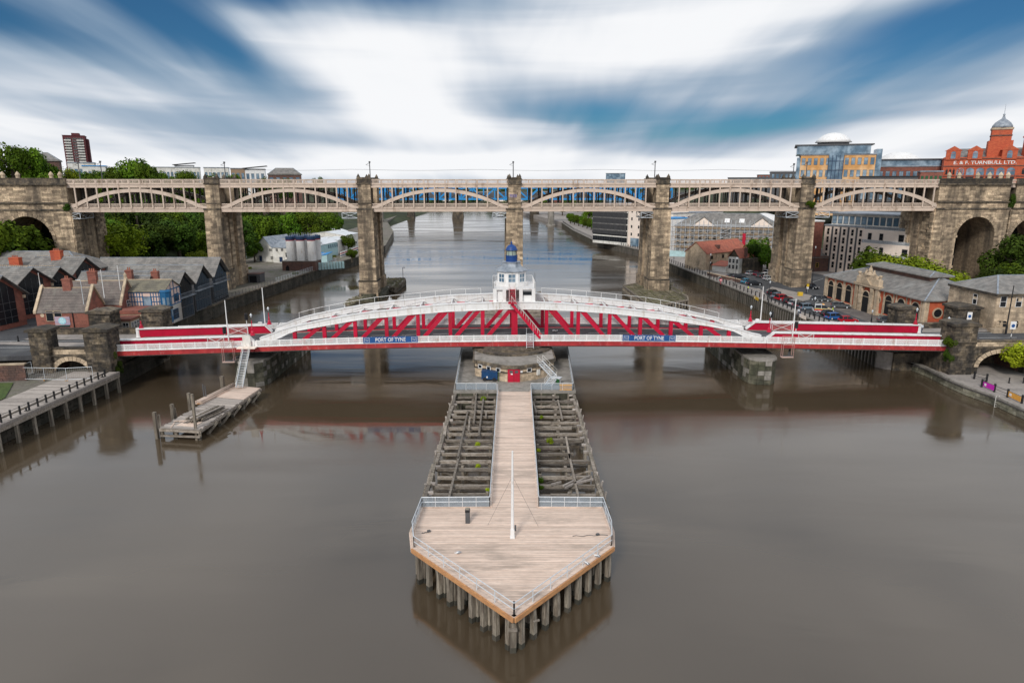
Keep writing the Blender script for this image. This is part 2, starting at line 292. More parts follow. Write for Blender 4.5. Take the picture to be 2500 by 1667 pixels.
def courses(parent,mat,x0,x1,y,z0,z1,ch=.72,bw=1.7,name='stone_block',single=True,axis='x',depth=.10,sign=-1,inside=None,taper=None,mb=None,gap=.03):
    """ashlar courses proud of a face: on the plane y (axis x) or x (axis y); pieces singly or joined into mb"""
    rows=max(1,round((z1-z0)/ch)); h=(z1-z0)/rows; cnt=0
    for r in range(rows):
        za=z0+r*h; zb=za+h; e=taper(( za+zb)/2) if taper else 0
        a,b=x0-e,x1+e; n=max(1,round((b-a)/bw)); cuts=[a]+[a+(b-a)*(i+(.0 if r%2 else .0)+random.uniform(-.22,.22)+(.3 if r%2 else -.1))/n for i in range(1,n)]+[b]
        for i in range(n):
            p,q=cuts[i]+gap/2,cuts[i+1]-gap/2; out=random.uniform(.3,1)*depth; yy=y+ (sign*e)
            if inside and not inside((p+q)/2,(za+zb)/2,(q-p)/2,h/2): continue
            if q-p<.08: continue
            lo,hi=(yy-out,yy+.02) if sign<0 else (yy-.02,yy+out)
            if axis=='x': c=((p+q)/2,(lo+hi)/2,(za+zb)/2); d=(q-p,hi-lo,h-gap)
            else: c=((lo+hi)/2,(p+q)/2,(za+zb)/2); d=(hi-lo,q-p,h-gap)
            if single: ob(name,ubox(mat),parent,c,0,d)
            else: mb.box(c[0]-d[0]/2,c[0]+d[0]/2,c[1]-d[1]/2,c[1]+d[1]/2,c[2]-d[2]/2,c[2]+d[2]/2)
            cnt+=1
    return cnt
# ================================================================== WATER
def water():
    m,t,b=new_mat('river_water'); L=t.links.new
    g=t.nodes.new('ShaderNodeNewGeometry')
    def nz(sc,stretch,det=4):
        mp=t.nodes.new('ShaderNodeMapping'); mp.inputs['Scale'].default_value=stretch; L(g.outputs['Position'],mp.inputs[0])
        n=t.nodes.new('ShaderNodeTexNoise'); n.inputs['Scale'].default_value=sc; n.inputs['Detail'].default_value=det; n.inputs['Distortion'].default_value=.6; L(mp.outputs[0],n.inputs[0]); return n.outputs[0]
    r=t.nodes.new('ShaderNodeValToRGB'); L(nz(.02,(1,.6,1)),r.inputs[0]); e=r.color_ramp.elements
    e[0].position=.3; e[0].color=(.064,.045,.027,1); e[1].position=.7; e[1].color=(.090,.067,.043,1); L(r.outputs[0],b.inputs['Base Color'])
    b.inputs['IOR'].default_value=1.78
    rr=t.nodes.new('ShaderNodeMapRange'); L(nz(.05,(.35,1.8,1),4),rr.inputs[0]); rr.inputs[1].default_value=.35; rr.inputs[2].default_value=.7; rr.inputs[3].default_value=.05; rr.inputs[4].default_value=.24; L(rr.outputs[0],b.inputs['Roughness'])
    bp=t.nodes.new('ShaderNodeBump'); bp.inputs['Strength'].default_value=.16; bp.inputs['Distance'].default_value=.25; L(nz(.10,(.5,1.5,1),3),bp.inputs['Height']); L(bp.outputs[0],b.inputs['Normal'])
    return m
M['water']=water()
wm=MB(); wm.quad((-7000,-300,0),(7000,-300,0),(7000,9000,0),(-7000,9000,0)); wm.build('river','water',kind='structure')
# ================================================================== HIGH LEVEL BRIDGE (two decks on stone piers)
HO=Fr(0,195,0,R(2.1))
hl=thing('double_deck_railway_bridge','tall cream iron arched bridge on stone piers behind the red and white bridge','bridge',HO.o,HO.r)
def hs(px,py=437,t=0): return HO.px(px,py,t)[0]
DEP=14.5
UP=[(499,533),(872,904),(1241.3,1272),(1603.5,1634.5),(1958,1989)]   # upper shafts
LO=[(501,540),(873,911),(1236,1275),(1594,1637),(1948,1988)]         # lower shafts at girder level
ZP=[3.2,0,0,0,2.8]
shafts=[(hs(a),hs(b)) for a,b in UP]; lows=[(hs(a,525),hs(b,525)) for a,b in LO]
LAB=(hs(0)-30,hs(152)); RAB=(hs(2309),hs(2468))
def turret(parent,a,b,t,front=True):
    mb=MB(); w=b-a
    mb.box(a-.25,b+.25,t-.35,t+2.0,32.9,33.25); mb.box(a-.1,b+.1,t-.15,t+1.7,33.25,34.35); mb.box(a-.25,b+.25,t-.3,t+1.9,34.35,34.55)
    for x in (a+.35,b-.35):
        mb.box(x-.42,x+.42,t-.3,t+.6,34.55,35.0); mb.lathe(x,t+.2,[(.6,35.0),(.45,35.2),(.02,35.85)],4,rot=PI/4)
    mb.box(a+.9,b-.9,t,t+.9,34.55,34.85)
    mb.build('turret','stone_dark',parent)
def side_panel(parent,mb,x,sgn,z0,z1):
    pass
nsing=0
for i,((a,b),(c,d)) in enumerate(zip(shafts,lows)):
    core=MB(); zb=ZP[i]
    # lower pier: front leg, rear leg, recessed core
    ex=.55
    def bl(x0,x1,y0,y1,z0,z1,e): # battered block
        core.add([(x0-e,y0-e,z0),(x1+e,y0-e,z0),(x1+e,y1,z0),(x0-e,y1,z0),(x0,y0,z1),(x1,y0,z1),(x1,y1,z1),(x0,y1,z1)],[(0,3,2,1),(4,5,6,7),(0,1,5,4),(1,2,6,5),(2,3,7,6),(3,0,4,7)])
    bl(c+.02,d-.02,-.5,4.2,zb+5.5,26.0,.25); bl(c+.02,d-.02,DEP-3.7,DEP+1,zb+5.5,26.0,.25); core.box(c+.7,d-.7,4.2,DEP-3.7,zb+5,26); core.box(c+.25,d-.25,6.2,DEP-5.7,zb+5,26)
    core.box(c-.5,d+.5,-1.0,4.6,zb-.5,zb+5.6); core.box(c-.5,d+.5,DEP-4.2,DEP+1.5,zb-.5,zb+5.6); core.box(c+.2,d-.2,4.6,DEP-4.2,zb-.5,zb+5.6)
    core.box(a+.02,b-.02,-.35,3.6,26.0,33.0); core.box(a+.02,b-.02,DEP-3.6,DEP+.4,26.0,33.0)
    p=core.build('pier','stone',hl)
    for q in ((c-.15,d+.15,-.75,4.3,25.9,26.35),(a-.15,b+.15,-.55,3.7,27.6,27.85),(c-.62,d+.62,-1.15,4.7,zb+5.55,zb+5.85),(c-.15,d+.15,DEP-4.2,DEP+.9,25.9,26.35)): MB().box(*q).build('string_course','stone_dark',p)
    # front courses
    tp=lambda z,zb=zb: .25*(1-(z-zb-5.5)/(26-zb-5.5))
    sing=i in (1,2,3)
    jm=MB()
    courses(p,'stone',c,d,-.5,zb+5.9,25.9,.74,1.75,single=sing,mb=jm,taper=tp)
    courses(p,'stone',c-.5,d+.5,-1.0,zb,zb+5.5,.8,1.9,single=False,mb=jm)
    courses(p,'stone',a,b,-.35,26.4,32.9,.74,1.4,single=False,mb=jm)
    if a<-1 : 
        for (y0,y1) in ((-.3,4.2),(DEP-3.7,DEP+1)): courses(p,'stone',y0,y1,d+.12,zb+5.9,25.9,.74,1.9,single=False,mb=jm,axis='y',sign=1)
        courses(p,'stone',-1,4.5,d+.5,zb,zb+5.5,.8,1.9,single=False,mb=jm,axis='y',sign=1); courses(p,'stone',DEP-4.2,DEP+1.4,d+.5,zb,zb+5.5,.8,1.9,single=False,mb=jm,axis='y',sign=1)
        courses(p,'stone',6.2,DEP-5.7,d-.25,zb+5.9,25.9,.74,1.9,single=False,mb=jm,axis='y',sign=1)
    if a>1 :
        for (y0,y1) in ((-.3,4.2),(DEP-3.7,DEP+1)): courses(p,'stone',y0,y1,c-.12,zb+5.9,25.9,.74,1.9,single=False,mb=jm,axis='y',sign=-1)
        courses(p,'stone',-1,4.5,c-.5,zb,zb+5.5,.8,1.9,single=False,mb=jm,axis='y',sign=-1); courses(p,'stone',DEP-4.2,DEP+1.4,c-.5,zb,zb+5.5,.8,1.9,single=False,mb=jm,axis='y',sign=-1)
        courses(p,'stone',6.2,DEP-5.7,c+.25,zb+5.9,25.9,.74,1.9,single=False,mb=jm,axis='y',sign=-1)
    jm.build('ashlar','stone',p,kind='stuff')
    turret(hl,a,b,-.3); turret(hl,a,b,DEP-1.4)
# --- iron spans
ends=[LAB[1]]+[v for s in shafts for v in s]+[RAB[0]]; spans=[(ends[2*i],ends[2*i+1]) for i in range(6)]
spans.append((RAB[1],RAB[1]+38))
bal=MB(); rails=MB(); inner=MB()
pmesh={}
for k,(a,b) in enumerate(spans):
    w=b-a; n=13; p=w/n
    for lvl,(z0,z1) in enumerate(((25.35,26.35),(32.0,32.95))):
        g=MB(); g.box(a,b,0,.45,z0,z1); g.box(a,b,-.12,.0,z1-.12,z1+.10); g.box(a,b,-.08,0,z0,z0+.1)
        for j in range(1,n): g.box(a+j*p-.05,a+j*p+.05,-.06,0,z0+.1,z1-.12)
        g.build('deck_girder','iron',hl)
        MB().box(a,b,DEP-.9,DEP-.45,z0,z1).build('deck_girder','iron',hl)
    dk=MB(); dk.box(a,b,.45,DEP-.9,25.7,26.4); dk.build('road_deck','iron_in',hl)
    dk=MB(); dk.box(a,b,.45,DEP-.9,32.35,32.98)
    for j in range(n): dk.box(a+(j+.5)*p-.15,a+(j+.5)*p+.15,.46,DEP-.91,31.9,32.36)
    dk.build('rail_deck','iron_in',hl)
    if k<6:
        for t,dd in ((-.18,.75),(DEP-1.1,.7)):
            N=28; lo=[];hi=[]
            for j in range(N+1):
                x=a+w*j/N; q=(j/N*2-1); h=1-abs(q)**2.05
                ztop=26.35+5.4*h; dz=.95*math.sqrt(1+(2*5.4*q/(w/2))**2)
                hi.append((x,ztop)); lo.append((x,max(26.36,ztop-dz)) )
            hi[0]=(a,26.75); hi[-1]=(b,26.75)
            ar=MB().ribbon(lo,hi,t,t+dd).build('arch_rib','iron',hl)
    for j in range(1,n):
        x=a+j*p
        MB().box(x-.17,x+.17,-.26,.1,26.4,32.0).build('spandrel_post','iron',hl)
        MB().box(x-.17,x+.17,DEP-.85,DEP-.4,26.4,32.0).build('spandrel_post','iron',hl)
        MB().box(x-.17,x+.17,-.16,.16,33.05,34.28).build('parapet_post','iron',hl)
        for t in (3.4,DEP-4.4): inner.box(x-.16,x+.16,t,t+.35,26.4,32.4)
        rails.box(x-.12,x+.12,DEP-.7,DEP-.5,33,34.25)
    for j in range(n):
        x0=a+j*p+(.17 if j else 0); x1=a+(j+1)*p-(.17 if j<n-1 else 0)
        for z0,z1,t in ((33.05,34.3,0),(26.4,27.65,.16),(33.05,34.25,DEP-.6),(26.4,27.6,DEP-.6)):
            rails.box(x0,x1,t-.09,t+.09,z1-.2,z1); rails.box(x0,x1,t-.07,t+.07,z0,z0+.22)
            if z0>33 and t<1: rails.box(x0,x1,t-.05,t+.05,z1-.38,z1-.2)
            if t<1:
                m_=8
                for q in range(m_): xx=x0+(q+.5)*(x1-x0)/m_; bal.box(xx-.075,xx+.075,t-.05,t+.05,z0+.22,z1-.2)
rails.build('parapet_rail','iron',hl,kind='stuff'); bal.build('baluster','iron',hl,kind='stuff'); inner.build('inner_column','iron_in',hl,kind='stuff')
# --- abutments
def abutment(x0,x1,cx,hw,zc,zg,label):
    mb=MB(); rise=hw*1.0
    mb.archwall(x0,x1,zg,25.9,cx,hw,zc-rise,rise,-.6,DEP+1)
    p=mb.build('abutment','stone',hl)
    up=MB(); up.box(x0+.4,x1-.4,-.3,DEP+.4,25.9,32.9); up.box(x0+.4,x1-.4,-.3,DEP+.4,32.9,33.0); up.build('upper_wall','stone',p)
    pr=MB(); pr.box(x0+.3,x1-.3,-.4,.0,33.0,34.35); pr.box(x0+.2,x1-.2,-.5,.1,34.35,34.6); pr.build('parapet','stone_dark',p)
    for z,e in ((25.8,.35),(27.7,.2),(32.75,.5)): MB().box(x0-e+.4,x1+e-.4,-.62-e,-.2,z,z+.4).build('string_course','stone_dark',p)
    jm=MB()
    def ins(x,z,dx,dz):
        return not (abs(x-cx)<hw+dx*.7 and (z<zc-rise or ((x-cx)/ (hw+.5))**2+((z-(zc-rise))/(rise+.5))**2<1))
    courses(p,'stone',x0,x1,-.6,zg,25.8,.74,1.8,single=False,mb=jm,inside=ins,gap=.05); courses(p,'stone',x0+.4,x1-.4,-.3,26.2,32.7,.74,1.8,single=False,mb=jm,gap=.05)
    xs=x1 if cx<0 else x0; sg=1 if cx<0 else -1
    for y0,y1 in ((-.5,4.5),(DEP-4,DEP+1)): courses(p,'stone',y0,y1,xs,zg,25.8,.74,1.9,single=False,mb=jm,axis='y',sign=sg,depth=.5,gap=.04)
    courses(p,'stone',6,8,xs,zg,25.8,.74,1.9,single=False,mb=jm,axis='y',sign=sg,depth=.3)
    jm.build('ashlar','stone',p,kind='stuff')
    n=17
    for i in range(n):
        a0=PI*(i+.04)/n; a1=PI*(i+.96)/n
        P=[(cx-(r)*math.cos(a),zc-rise+(r)*math.sin(a)) for r,a in ((hw,a0),(hw+.9,a0),(hw+.9,a1),(hw,a1))]
        MB().prism(P,'y',-.78,-.55).build('voussoir','stone',p)
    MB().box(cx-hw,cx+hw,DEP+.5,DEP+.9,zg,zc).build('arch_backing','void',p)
    return p
lx=hs(78,600); abutment(LAB[0],LAB[1]+1.2,lx,6.6,HO.px(75,528,0)[1],3,'left')
rx=hs(2373,600); ra=abutment(RAB[0]-2.0,RAB[1]+.6,rx,5.75,HO.px(2373,529,0)[1],2.8,'right')
abutment(RAB[1]+1.5,RAB[1]+36,RAB[1]+9.5,7.5,HO.px(2373,528,0)[1],6,'far right')
for x in (LAB[1]-3,LAB[1]-.6,LAB[1]-16,LAB[1]-12,RAB[0]+1,RAB[0]+4,RAB[0]+9.5,RAB[0]+13,RAB[1]-3,RAB[1]-.8):
    MB().lathe(x,.2,[(.5,34.6),(.5,35.3),(.62,35.35),(.6,35.6),(.3,36.1),(.03,36.4)],8).build('finial','stone_pale',hl)
# maintenance gantries under the lower deck
def gantry(px,label):
    s=hs(px,525); g=thing('inspection_gantry',label,'gantry',HO.w(s,0,23.6),HO.r,'inspection gantries hanging under the high bridge')
    mb=MB(); w=2.2
    for y in (-.4,6):
        for z in (0,1.5): mb.beam((-w,y,z),(w,y,z),.13,.13)
        for x in (-w,w): mb.beam((x,y,0),(x,y,1.5),.13,.13)
        mb.beam((-w,y,0),(w,y,1.5),.1,.1); mb.beam((-w,y,1.5),(w,y,0),.1,.1)
    for x in (-w,w):
        for z in (0,1.5): mb.beam((x,-.4,z),(x,6,z),.12,.12)
        mb.beam((x,-.4,1.5),(x,3,0),.08,.08); mb.beam((x,3,0),(x,6,1.5),.08,.08)
    mb.build('frame','galv',g); MB().box(-w,w,-.4,6,-.12,-.02).build('floor','galv',g)
    h=MB(); [h.beam((x,0.5,1.5),(x,.5,2.2),.1,.1) for x in (-w,w)]; h.build('hanger','steel_d',g)
for px,l in ((178,'white lattice gantry under the leftmost span beside the left abutment'),(855,'white lattice gantry left of the second pier in the water'),(1222,'dark lattice gantry just left of the middle pier'),(1583,'white lattice gantry left of the pier on the timber platform'),(1936,'white lattice gantry left of the pier standing on the right quay'),(2005,'white lattice gantry just right of the pier standing on the right quay')): gantry(px,l)
# catenary masts
for px,y0,t,l in ((244,393,11,'grey catenary mast on the bridge deck over the second span from left'),(547,395,11,'grey catenary mast with bracket near the leftmost full pier'),(902,394,11,'dark catenary mast beside the second pier turret'),(1253,394,11,'dark catenary mast rising behind the middle pier turret'),(1600,393,11,'dark catenary mast beside the turret right of centre'),(1939,399,11,'dark catenary mast left of the ochre and glass office block'),(1971,395,11,'dark catenary mast in front of the ochre and glass office block'),(190,395,11,'thin grey catenary mast in front of the maroon tower block')):
    x,z=HO.px(px,y0,t); m=thing('catenary_mast',l,'mast',HO.w(x,t,33),HO.r,'catenary masts on the high bridge')
    h=z-33; MB().cyl((0,0,0),(0,0,h),.16,.12,8).build('pole','steel_d',m); b_=MB(); b_.beam((0,0,h-.5),(-1.1,0,h-1.0),.1,.1); b_.beam((0,0,h-1.3),(-1.1,0,h-1.0),.07,.07); b_.box(-.25,.25,-.15,.15,h-.5,h); b_.build('bracket','steel_d',m)
x0,z0=HO.px(560,404,11); x1,z1=HO.px(2200,410,11); wv=MB(); N=40
for i in range(N):
    f=lambda q:(x0+(x1-x0)*q, 11, 37.2-.35*abs(math.sin(q*PI*5.5)))
    wv.cyl(f(i/N),f((i+1)/N),.035,None,4)
ow=wv.build('overhead_wire','steel_d',None,label='thin overhead line strung above the high railway deck',cat='cable'); ow.location=HO.o; ow.rotation_euler=(0,0,HO.r)
# graffito tag on the middle pier, upper stage
a,b=shafts[2]; gm=MB(); y=-.49
ltr=[(.35,29.3,.35,.9),(.8,29.2,.16,1.0),(1.1,29.25,.3,.95),(1.55,29.2,.32,1.0),(2.05,29.25,.3,.9)]
for (x,z,w_,h_) in ltr:
    gm.box(a+x,a+x+.12,y-.01,y+.02,z,z+h_); gm.box(a+x,a+x+w_,y-.01,y+.02,z+h_-.14,z+h_); gm.box(a+x+w_-.1,a+x+w_,y-.012,y+.02,z+.2,z+h_); gm.box(a+x,a+x+w_,y-.012,y+.021,z+h_*.45,z+h_*.6)
gm.build('graffiti',mk('purple_spray',(.25,.22,.42),.7),hl)

# ================================================================== RED AND WHITE SWING BRIDGE
SO=Fr(0,109.7,0,R(1.8)); TN,TF=2.0,11.0; TR=13.2
def zc(s):
    a=abs(s); return 6.73-.00035*min(a,42.8)**2-(.0245*(a-42.8) if a>42.8 else 0)
sb=thing('swing_bridge','red and white arched swing span with open trusses turning on the round island pier','bridge',SO.o,SO.r)
apL=thing('approach_span','red and white approach span between the left bank and the swing span','bridge',SO.o,SO.r,'fixed end spans of the low bridge')
apR=thing('approach_span','red and white approach span between the swing span and the right bank','bridge',SO.o,SO.r,'fixed end spans of the low bridge')
S0,S1=-42.75,43.25; SL,SR=-66.0,75.0
PW=1.89
def lattice_mesh(w,h):
    mb=MB(); f=.11
    mb.box(-w/2,w/2,-.03,.03,0,.13); mb.box(-w/2,w/2,-.04,.04,h-.14,h); mb.box(-w/2,-w/2+f,-.031,.031,.13,h-.14); mb.box(w/2-f,w/2,-.031,.031,.13,h-.14)
    x0,x1,z0,z1=-w/2+f,w/2-f,.13,h-.14; H=z1-z0; st=.20
    for sg,yy in ((1,-.012),(-1,.012)):
        k=x0-H
        while k<x1:
            # line x = k + (z-z0) (sg=1) or mirrored
            xa,za,xb,zb=k,z0,k+H,z1
            if xa<x0: za+=x0-xa; xa=x0
            if xb>x1: zb-=xb-x1; xb=x1
            if xb-xa>.04:
                if sg<0: za,zb=z1-(za-z0),z1-(zb-z0)
                mb.beam((xa,yy,za),(xb,yy,zb),.022,.078,up=(0,1,0)) if False else mb.add([(xa-.047,yy-.011,za),(xa+.047,yy-.011,za),(xb+.047,yy-.011,zb),(xb-.047,yy-.011,zb),(xa-.047,yy+.011,za),(xa+.047,yy+.011,za),(xb+.047,yy+.011,zb),(xb-.047,yy+.011,zb)],[(0,1,2,3),(7,6,5,4),(0,4,5,1),(2,6,7,3)],.5)
            k+=st
    return mb.mesh('lattice_panel','white')
LM=lattice_mesh(PW,1.07)
def slopeat(s): return math.atan((zc(s+.5)-zc(s-.5)))
def railing(par,a,b,t,dz=0,skip=()):
    n=max(1,round((b-a)/PW)); w=(b-a)/n
    for i in range(n):
        s=a+(i+.5)*w; o=ob('lattice_panel',LM,par,(s,t,zc(s)+.82+dz)); o.rotation_euler=(0,-slopeat(s),0); o.scale=(w/PW,1,1)
        if any(p<s<q for p,q in skip): pass
    mb=MB()
    for i in range(n+1):
        s=a+i*w; mb.box(s-.06,s+.06,t-.05,t+.05,zc(s)+.8+dz,zc(s)+1.93+dz)
    mb.build('rail_post','white',par,kind='stuff')
def strip(a,b,y0,y1,z0,z1,n=24):
    lo=[(a+(b-a)*i/n,zc(a+(b-a)*i/n)+z0) for i in range(n+1)]; hi=[(x,z-z0+z1) for x,z in lo]; return MB().ribbon(lo,hi,y0,y1)
def fascia(par,a,b,t,back=False):
    strip(a,b,t-.02,t+.25,0,.82).build('fascia_girder','red2',par)
    mb=MB(); n=round((b-a)/PW); w=(b-a)/n
    for i in range(n+1):
        s=a+i*w; mb.box(s-.03,s+.03,t-.055,t-.02,zc(s)+.06,zc(s)+.80)
    mb.build('stiffener','red2',par,kind='stuff')
    e=strip(a,b,t-.09,t+.2,.79,.86); e.build('kerb_edge','white',par)
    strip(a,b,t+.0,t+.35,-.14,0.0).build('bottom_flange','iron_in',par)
for par,a,b in ((sb,S0,S1),(apL,SL,S0-.12),(apR,S1+.12,SR)):
    fascia(par,a,b,0); fascia(par,a,b,TR+.2)
    ra_,rb_=a,b
    if par is sb:
        railing(par,a+.35,b-.35,.06); railing(par,a+.35,b-.35,TR,.25)
        for s in (a,b):     # rounded ends of the railings
            sg=1 if s==a else -1
            for t,dz in ((.06,0),(TR,.25)):
                P=[(s+sg*.36,zc(s)+.82+dz),(s,zc(s)+.82+dz),(s,zc(s)+1.6+dz),(s+sg*.1,zc(s)+1.8+dz),(s+sg*.36,zc(s)+1.9+dz)]
                MB().prism(P if sg<0 else P[::-1],'y',t-.03,t+.03).build('rail_end','white',par)
    else:
        railing(par,a,b,.06); railing(par,(a if par is apR else a+5),(b-6.5 if par is apR else b),TR,.25)
    strip(a,b,.25,TN-.3,.62,.86).build('near_footway','asphalt',par); strip(a,b,TF+.3,TR,.70,.98).build('far_footway','asphalt',par)
    strip(a,b,TN-.3,TF+.3,.2,.74).build('roadway','asphalt',par)
    mk_=MB(); s=a+1.5
    while s<b-3:
        for tt in (6.45,):
            z=zc(s+1)+.745; z2=zc(s+3)+.745
            mk_.add([(s,tt-.06,zc(s)+.748),(s+3.2,tt-.06,zc(s+3.2)+.748),(s+3.2,tt+.06,zc(s+3.2)+.748),(s,tt+.06,zc(s)+.748)],[(0,1,2,3)])
        s+=5.5
    mk_.build('lane_marking','paint',par)
    for tt in (TN+.75,TF-.9): strip(a,b,tt,tt+.25,.74,.86).build('kerb','concrete',par)
    # main under-girders, dark below
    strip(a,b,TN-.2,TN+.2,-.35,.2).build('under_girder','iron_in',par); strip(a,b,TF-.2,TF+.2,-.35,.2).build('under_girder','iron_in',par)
# trusses
ttop=[(634,828),(640,824.5),(660,815),(704,799),(793,780),(883,764),(1000,752),(1085,742.6),(1198,738.4),(1250,737),(1308,737.3),(1400,742),(1500,751),(1627.6,765),(1734,787),(1819,807.5),(1859,820)]
tbot=[(634,834),(650,834),(676,829),(712.6,809.6),(797.6,794.7),(882.7,779.8),(1000,768.5),(1091,760.7),(1234,754.9),(1250,754.7),(1319,755.4),(1400,759),(1500,766),(1627.6,781),(1734,796.8),(1797.6,809.6),(1822,827),(1859,832)]
def curve(pts,t):
    q=[SO.px(x,y,t) for x,y in pts]
    def f(s):
        if s<=q[0][0]: return q[0][1]
        for (a,b),(c,d) in zip(q,q[1:]):
            if s<=c: return b+(d-b)*(s-a)/(c-a)
        return q[-1][1]
    return f,q[0][0],q[-1][0]
fT,sa,sz=curve(ttop,TN-.42); fB,_,_=curve(tbot,TN-.42)
def smooth(f,s,w=1.6): return sum(f(s+k*w/3) for k in (-3,-2,-1,0,1,2,3))/7
xs=[sa+(sz-sa)*i/70 for i in range(71)]
top=[(x,smooth(fT,x)) for x in xs]; bot=[(x,min(smooth(fB,x,.8),smooth(fT,x)-.25)) for x in xs]
for t in (TN,TF):
    ch=MB(); ch.ribbon(bot,top,t-.38,t+.38); ch.ribbon([(x,z-.10) for x,z in top],[(x,z+.02) for x,z in top],t-.50,t+.50); ch.ribbon([(x,z-.03) for x,z in bot],[(x,z+.09) for x,z in bot],t-.47,t+.47)
    ch.build('arched_chord','white',sb)
    pj=MB(); x=sa+2.5
    while x<sz-2.5:
        zt_,zb2=smooth(fT,x),smooth(fB,x,.8); pj.box(x-.05,x+.05,t-.405,t-.38,zb2+.1,zt_-.1); x+=1.89
    pj.build('plate_joint','offwhite',sb,kind='stuff')
    MB().box(sa-.2,sa+2.2,t-.7,t+.7,zc(sa)+.75,zc(sa)+1.45).build('chord_foot','white',sb)
    MB().box(sz-2.2,sz+.2,t-.7,t+.7,zc(sz)+.75,zc(sz)+1.4).build('chord_foot','white',sb)
    strip(sa,sz,t-.3,t+.3,-.3,.80).build('lower_chord','red',sb)
VX=[718,791,867,943.7,1020.8,1099.3,1178,1256,1334,1411.4,1488,1563,1638,1712,1781]
VS=[SO.px(x,790,TN)[0] for x in VX]
for t in (TN,TF):
    for i,s in enumerate(VS):
        w=.52 if i==7 else .29
        MB().box(s-w,s+w,t-.27,t+.27,zc(s)+.5,smooth(fB,s)+.05).build('vertical_post','red',sb)
    for i in range(14):
        l,r=(VS[i],VS[i+1]); 
        if i<7: p=(l+.1,t,zc(l)+.35); q=(r-.55,t,smooth(fB,r-.55)+.0)
        else: p=(r-.1,t,zc(r)+.35); q=(l+.55,t,smooth(fB,l+.55)+.0)
        MB().beam(p,q,.42,.62,up=(0,1,0)).build('diagonal_brace','red',sb) if False else MB().beam(p,q,.62,.44,up=(0,1,0)).build('diagonal_brace','red',sb)
for s in VS[1:-1]:
    z=smooth(fT,s)-.75
    if abs(s)>4:
        MB().beam((s,TN+.4,z),(s,TF-.4,z),.2,.3).build('cross_strut','white',sb)
        m=MB(); s2=s+1.2; m.box(s2,s2+1.3,TN+.5,TN+.8,smooth(fT,s2+.6)-.02,smooth(fT,s2+.6)+.09); m.build('walkway_plate','red',sb)
# lattice of wind bracing between the chords
wb=MB()
for a,b in zip(VS[1:-2],VS[2:-1]):
    if abs((a+b)/2)<5: continue
    wb.beam((a,TN+.4,smooth(fT,a)-.5),(b,TF-.4,smooth(fT,b)-.5),.1,.1); wb.beam((a,TF-.4,smooth(fT,a)-.5),(b,TN+.4,smooth(fT,b)-.5),.1,.1)
wb.build('wind_bracing','white',sb)
# handrail along the far chord
hr=MB(); s=SO.px(730,780,TF)[0]; e=SO.px(1775,775,TF)[0]; pp=[]
while s<e:
    if not -3.7<s<3.9:
        z=smooth(fT,s); hr.cyl((s,TF+.3,z),(s,TF+.3,z+.95),.035,None,5); pp.append(s)
    s+=2.75
for a,b in zip(pp,pp[1:]):
    if b-a<3: 
        for h in (.95,): hr.cyl((a,TF+.3,smooth(fT,a)+h),(b,TF+.3,smooth(fT,b)+h),.035,None,5)
hr.build('handrail','white',sb)
# approach girders
def girder(par,a,b,t,round_at):
    g=MB(); n=20; lo=[];hi=[]
    for i in range(n+1):
        s=a+(b-a)*i/n; d=abs(s-round_at); h=2.22 if d>1.4 else .9+1.32*math.sqrt(max(0,1-((1.4-d)/1.4)**2))
        lo.append((s,zc(s)+.1)); hi.append((s,zc(s)+h))
    g.ribbon(lo,hi,t-.28,t+.28); g.build('main_girder','red',par)
    c=MB(); c.ribbon([(x,z-.03) for x,z in hi],[(x,z+.16) for x,z in hi],t-.5,t+.5); c.build('girder_cap','white',par)
girder(apL,SL,S0-.5,TN,S0-.5); girder(apR,S1+.5,SR,TN,S1+.5)
girder(apL,SO.px(338,810,TF)[0],S0-.5,TF,S0-.5); girder(apR,S1+.5,SO.px(2243,804,TF)[0],TF,S1+.5)
for par,s,t in ((apL,SL,TN),(apL,SO.px(338,810,TF)[0],TF),(apR,SR,TN),(apR,SO.px(2243,804,TF)[0],TF)): MB().lathe(s,t,[(.5,zc(s)+.75),(.42,zc(s)+1.0),(.4,zc(s)+2.4)],10).build('girder_end','white',par)
# --- name boards
def text_mesh(txt,size,depth,mat,sx=1.):
    cu=bpy.data.curves.new('txt','FONT'); cu.body=txt; cu.size=size; cu.align_x='CENTER'; cu.align_y='CENTER'; cu.extrude=depth/2; cu.resolution_u=2; cu.offset=size*.012
    o=bpy.data.objects.new('txt',cu); COL.objects.link(o); dg=bpy.context.evaluated_depsgraph_get(); me=bpy.data.meshes.new_from_object(o.evaluated_get(dg)); bpy.data.objects.remove(o)
    me.materials.clear(); me.materials.append(M[mat])
    for v in me.vertices: v.co=Vector((v.co.x*sx,-v.co.z,v.co.y))
    return me
tm=text_mesh('PORT OF TYNE',.92,.02,'white',.80); em=text_mesh('PORT OF\nTYNE',.2,.02,'paint',.9)
for xa,xb,l in ((887,1020,'blue name board on the railing left of centre'),(1519.6,1649,'blue name board on the railing right of centre')):
    a=SO.px(xa,830)[0]; b=SO.px(xb,830)[0]; s=(a+b)/2; z=zc(s)+.83; sl_=-slopeat(s)
    nb=MB().box(-(b-a)/2,(b-a)/2,-.03,.0,0,1.08).mesh('sign','signblue'); o=ob('name_board',nb,sb,(s,-.02,z)); o.rotation_euler=(0,sl_,0); o['label']=l
    q=ob('lettering',tm,o,(0,-.04,.54))
    for sg in (-1,1):
        x=sg*((b-a)/2-.62); f=MB(); f.box(x-.42,x+.42,-.035,-.028,.12,.17); f.box(x-.42,x+.42,-.035,-.028,.91,.96); f.box(x-.42,x-.37,-.035,-.028,.17,.91); f.box(x+.37,x+.42,-.035,-.028,.17,.91)
        f.build('emblem_border','paint',o); ob('emblem_text',em,o,(x,-.035,.54))
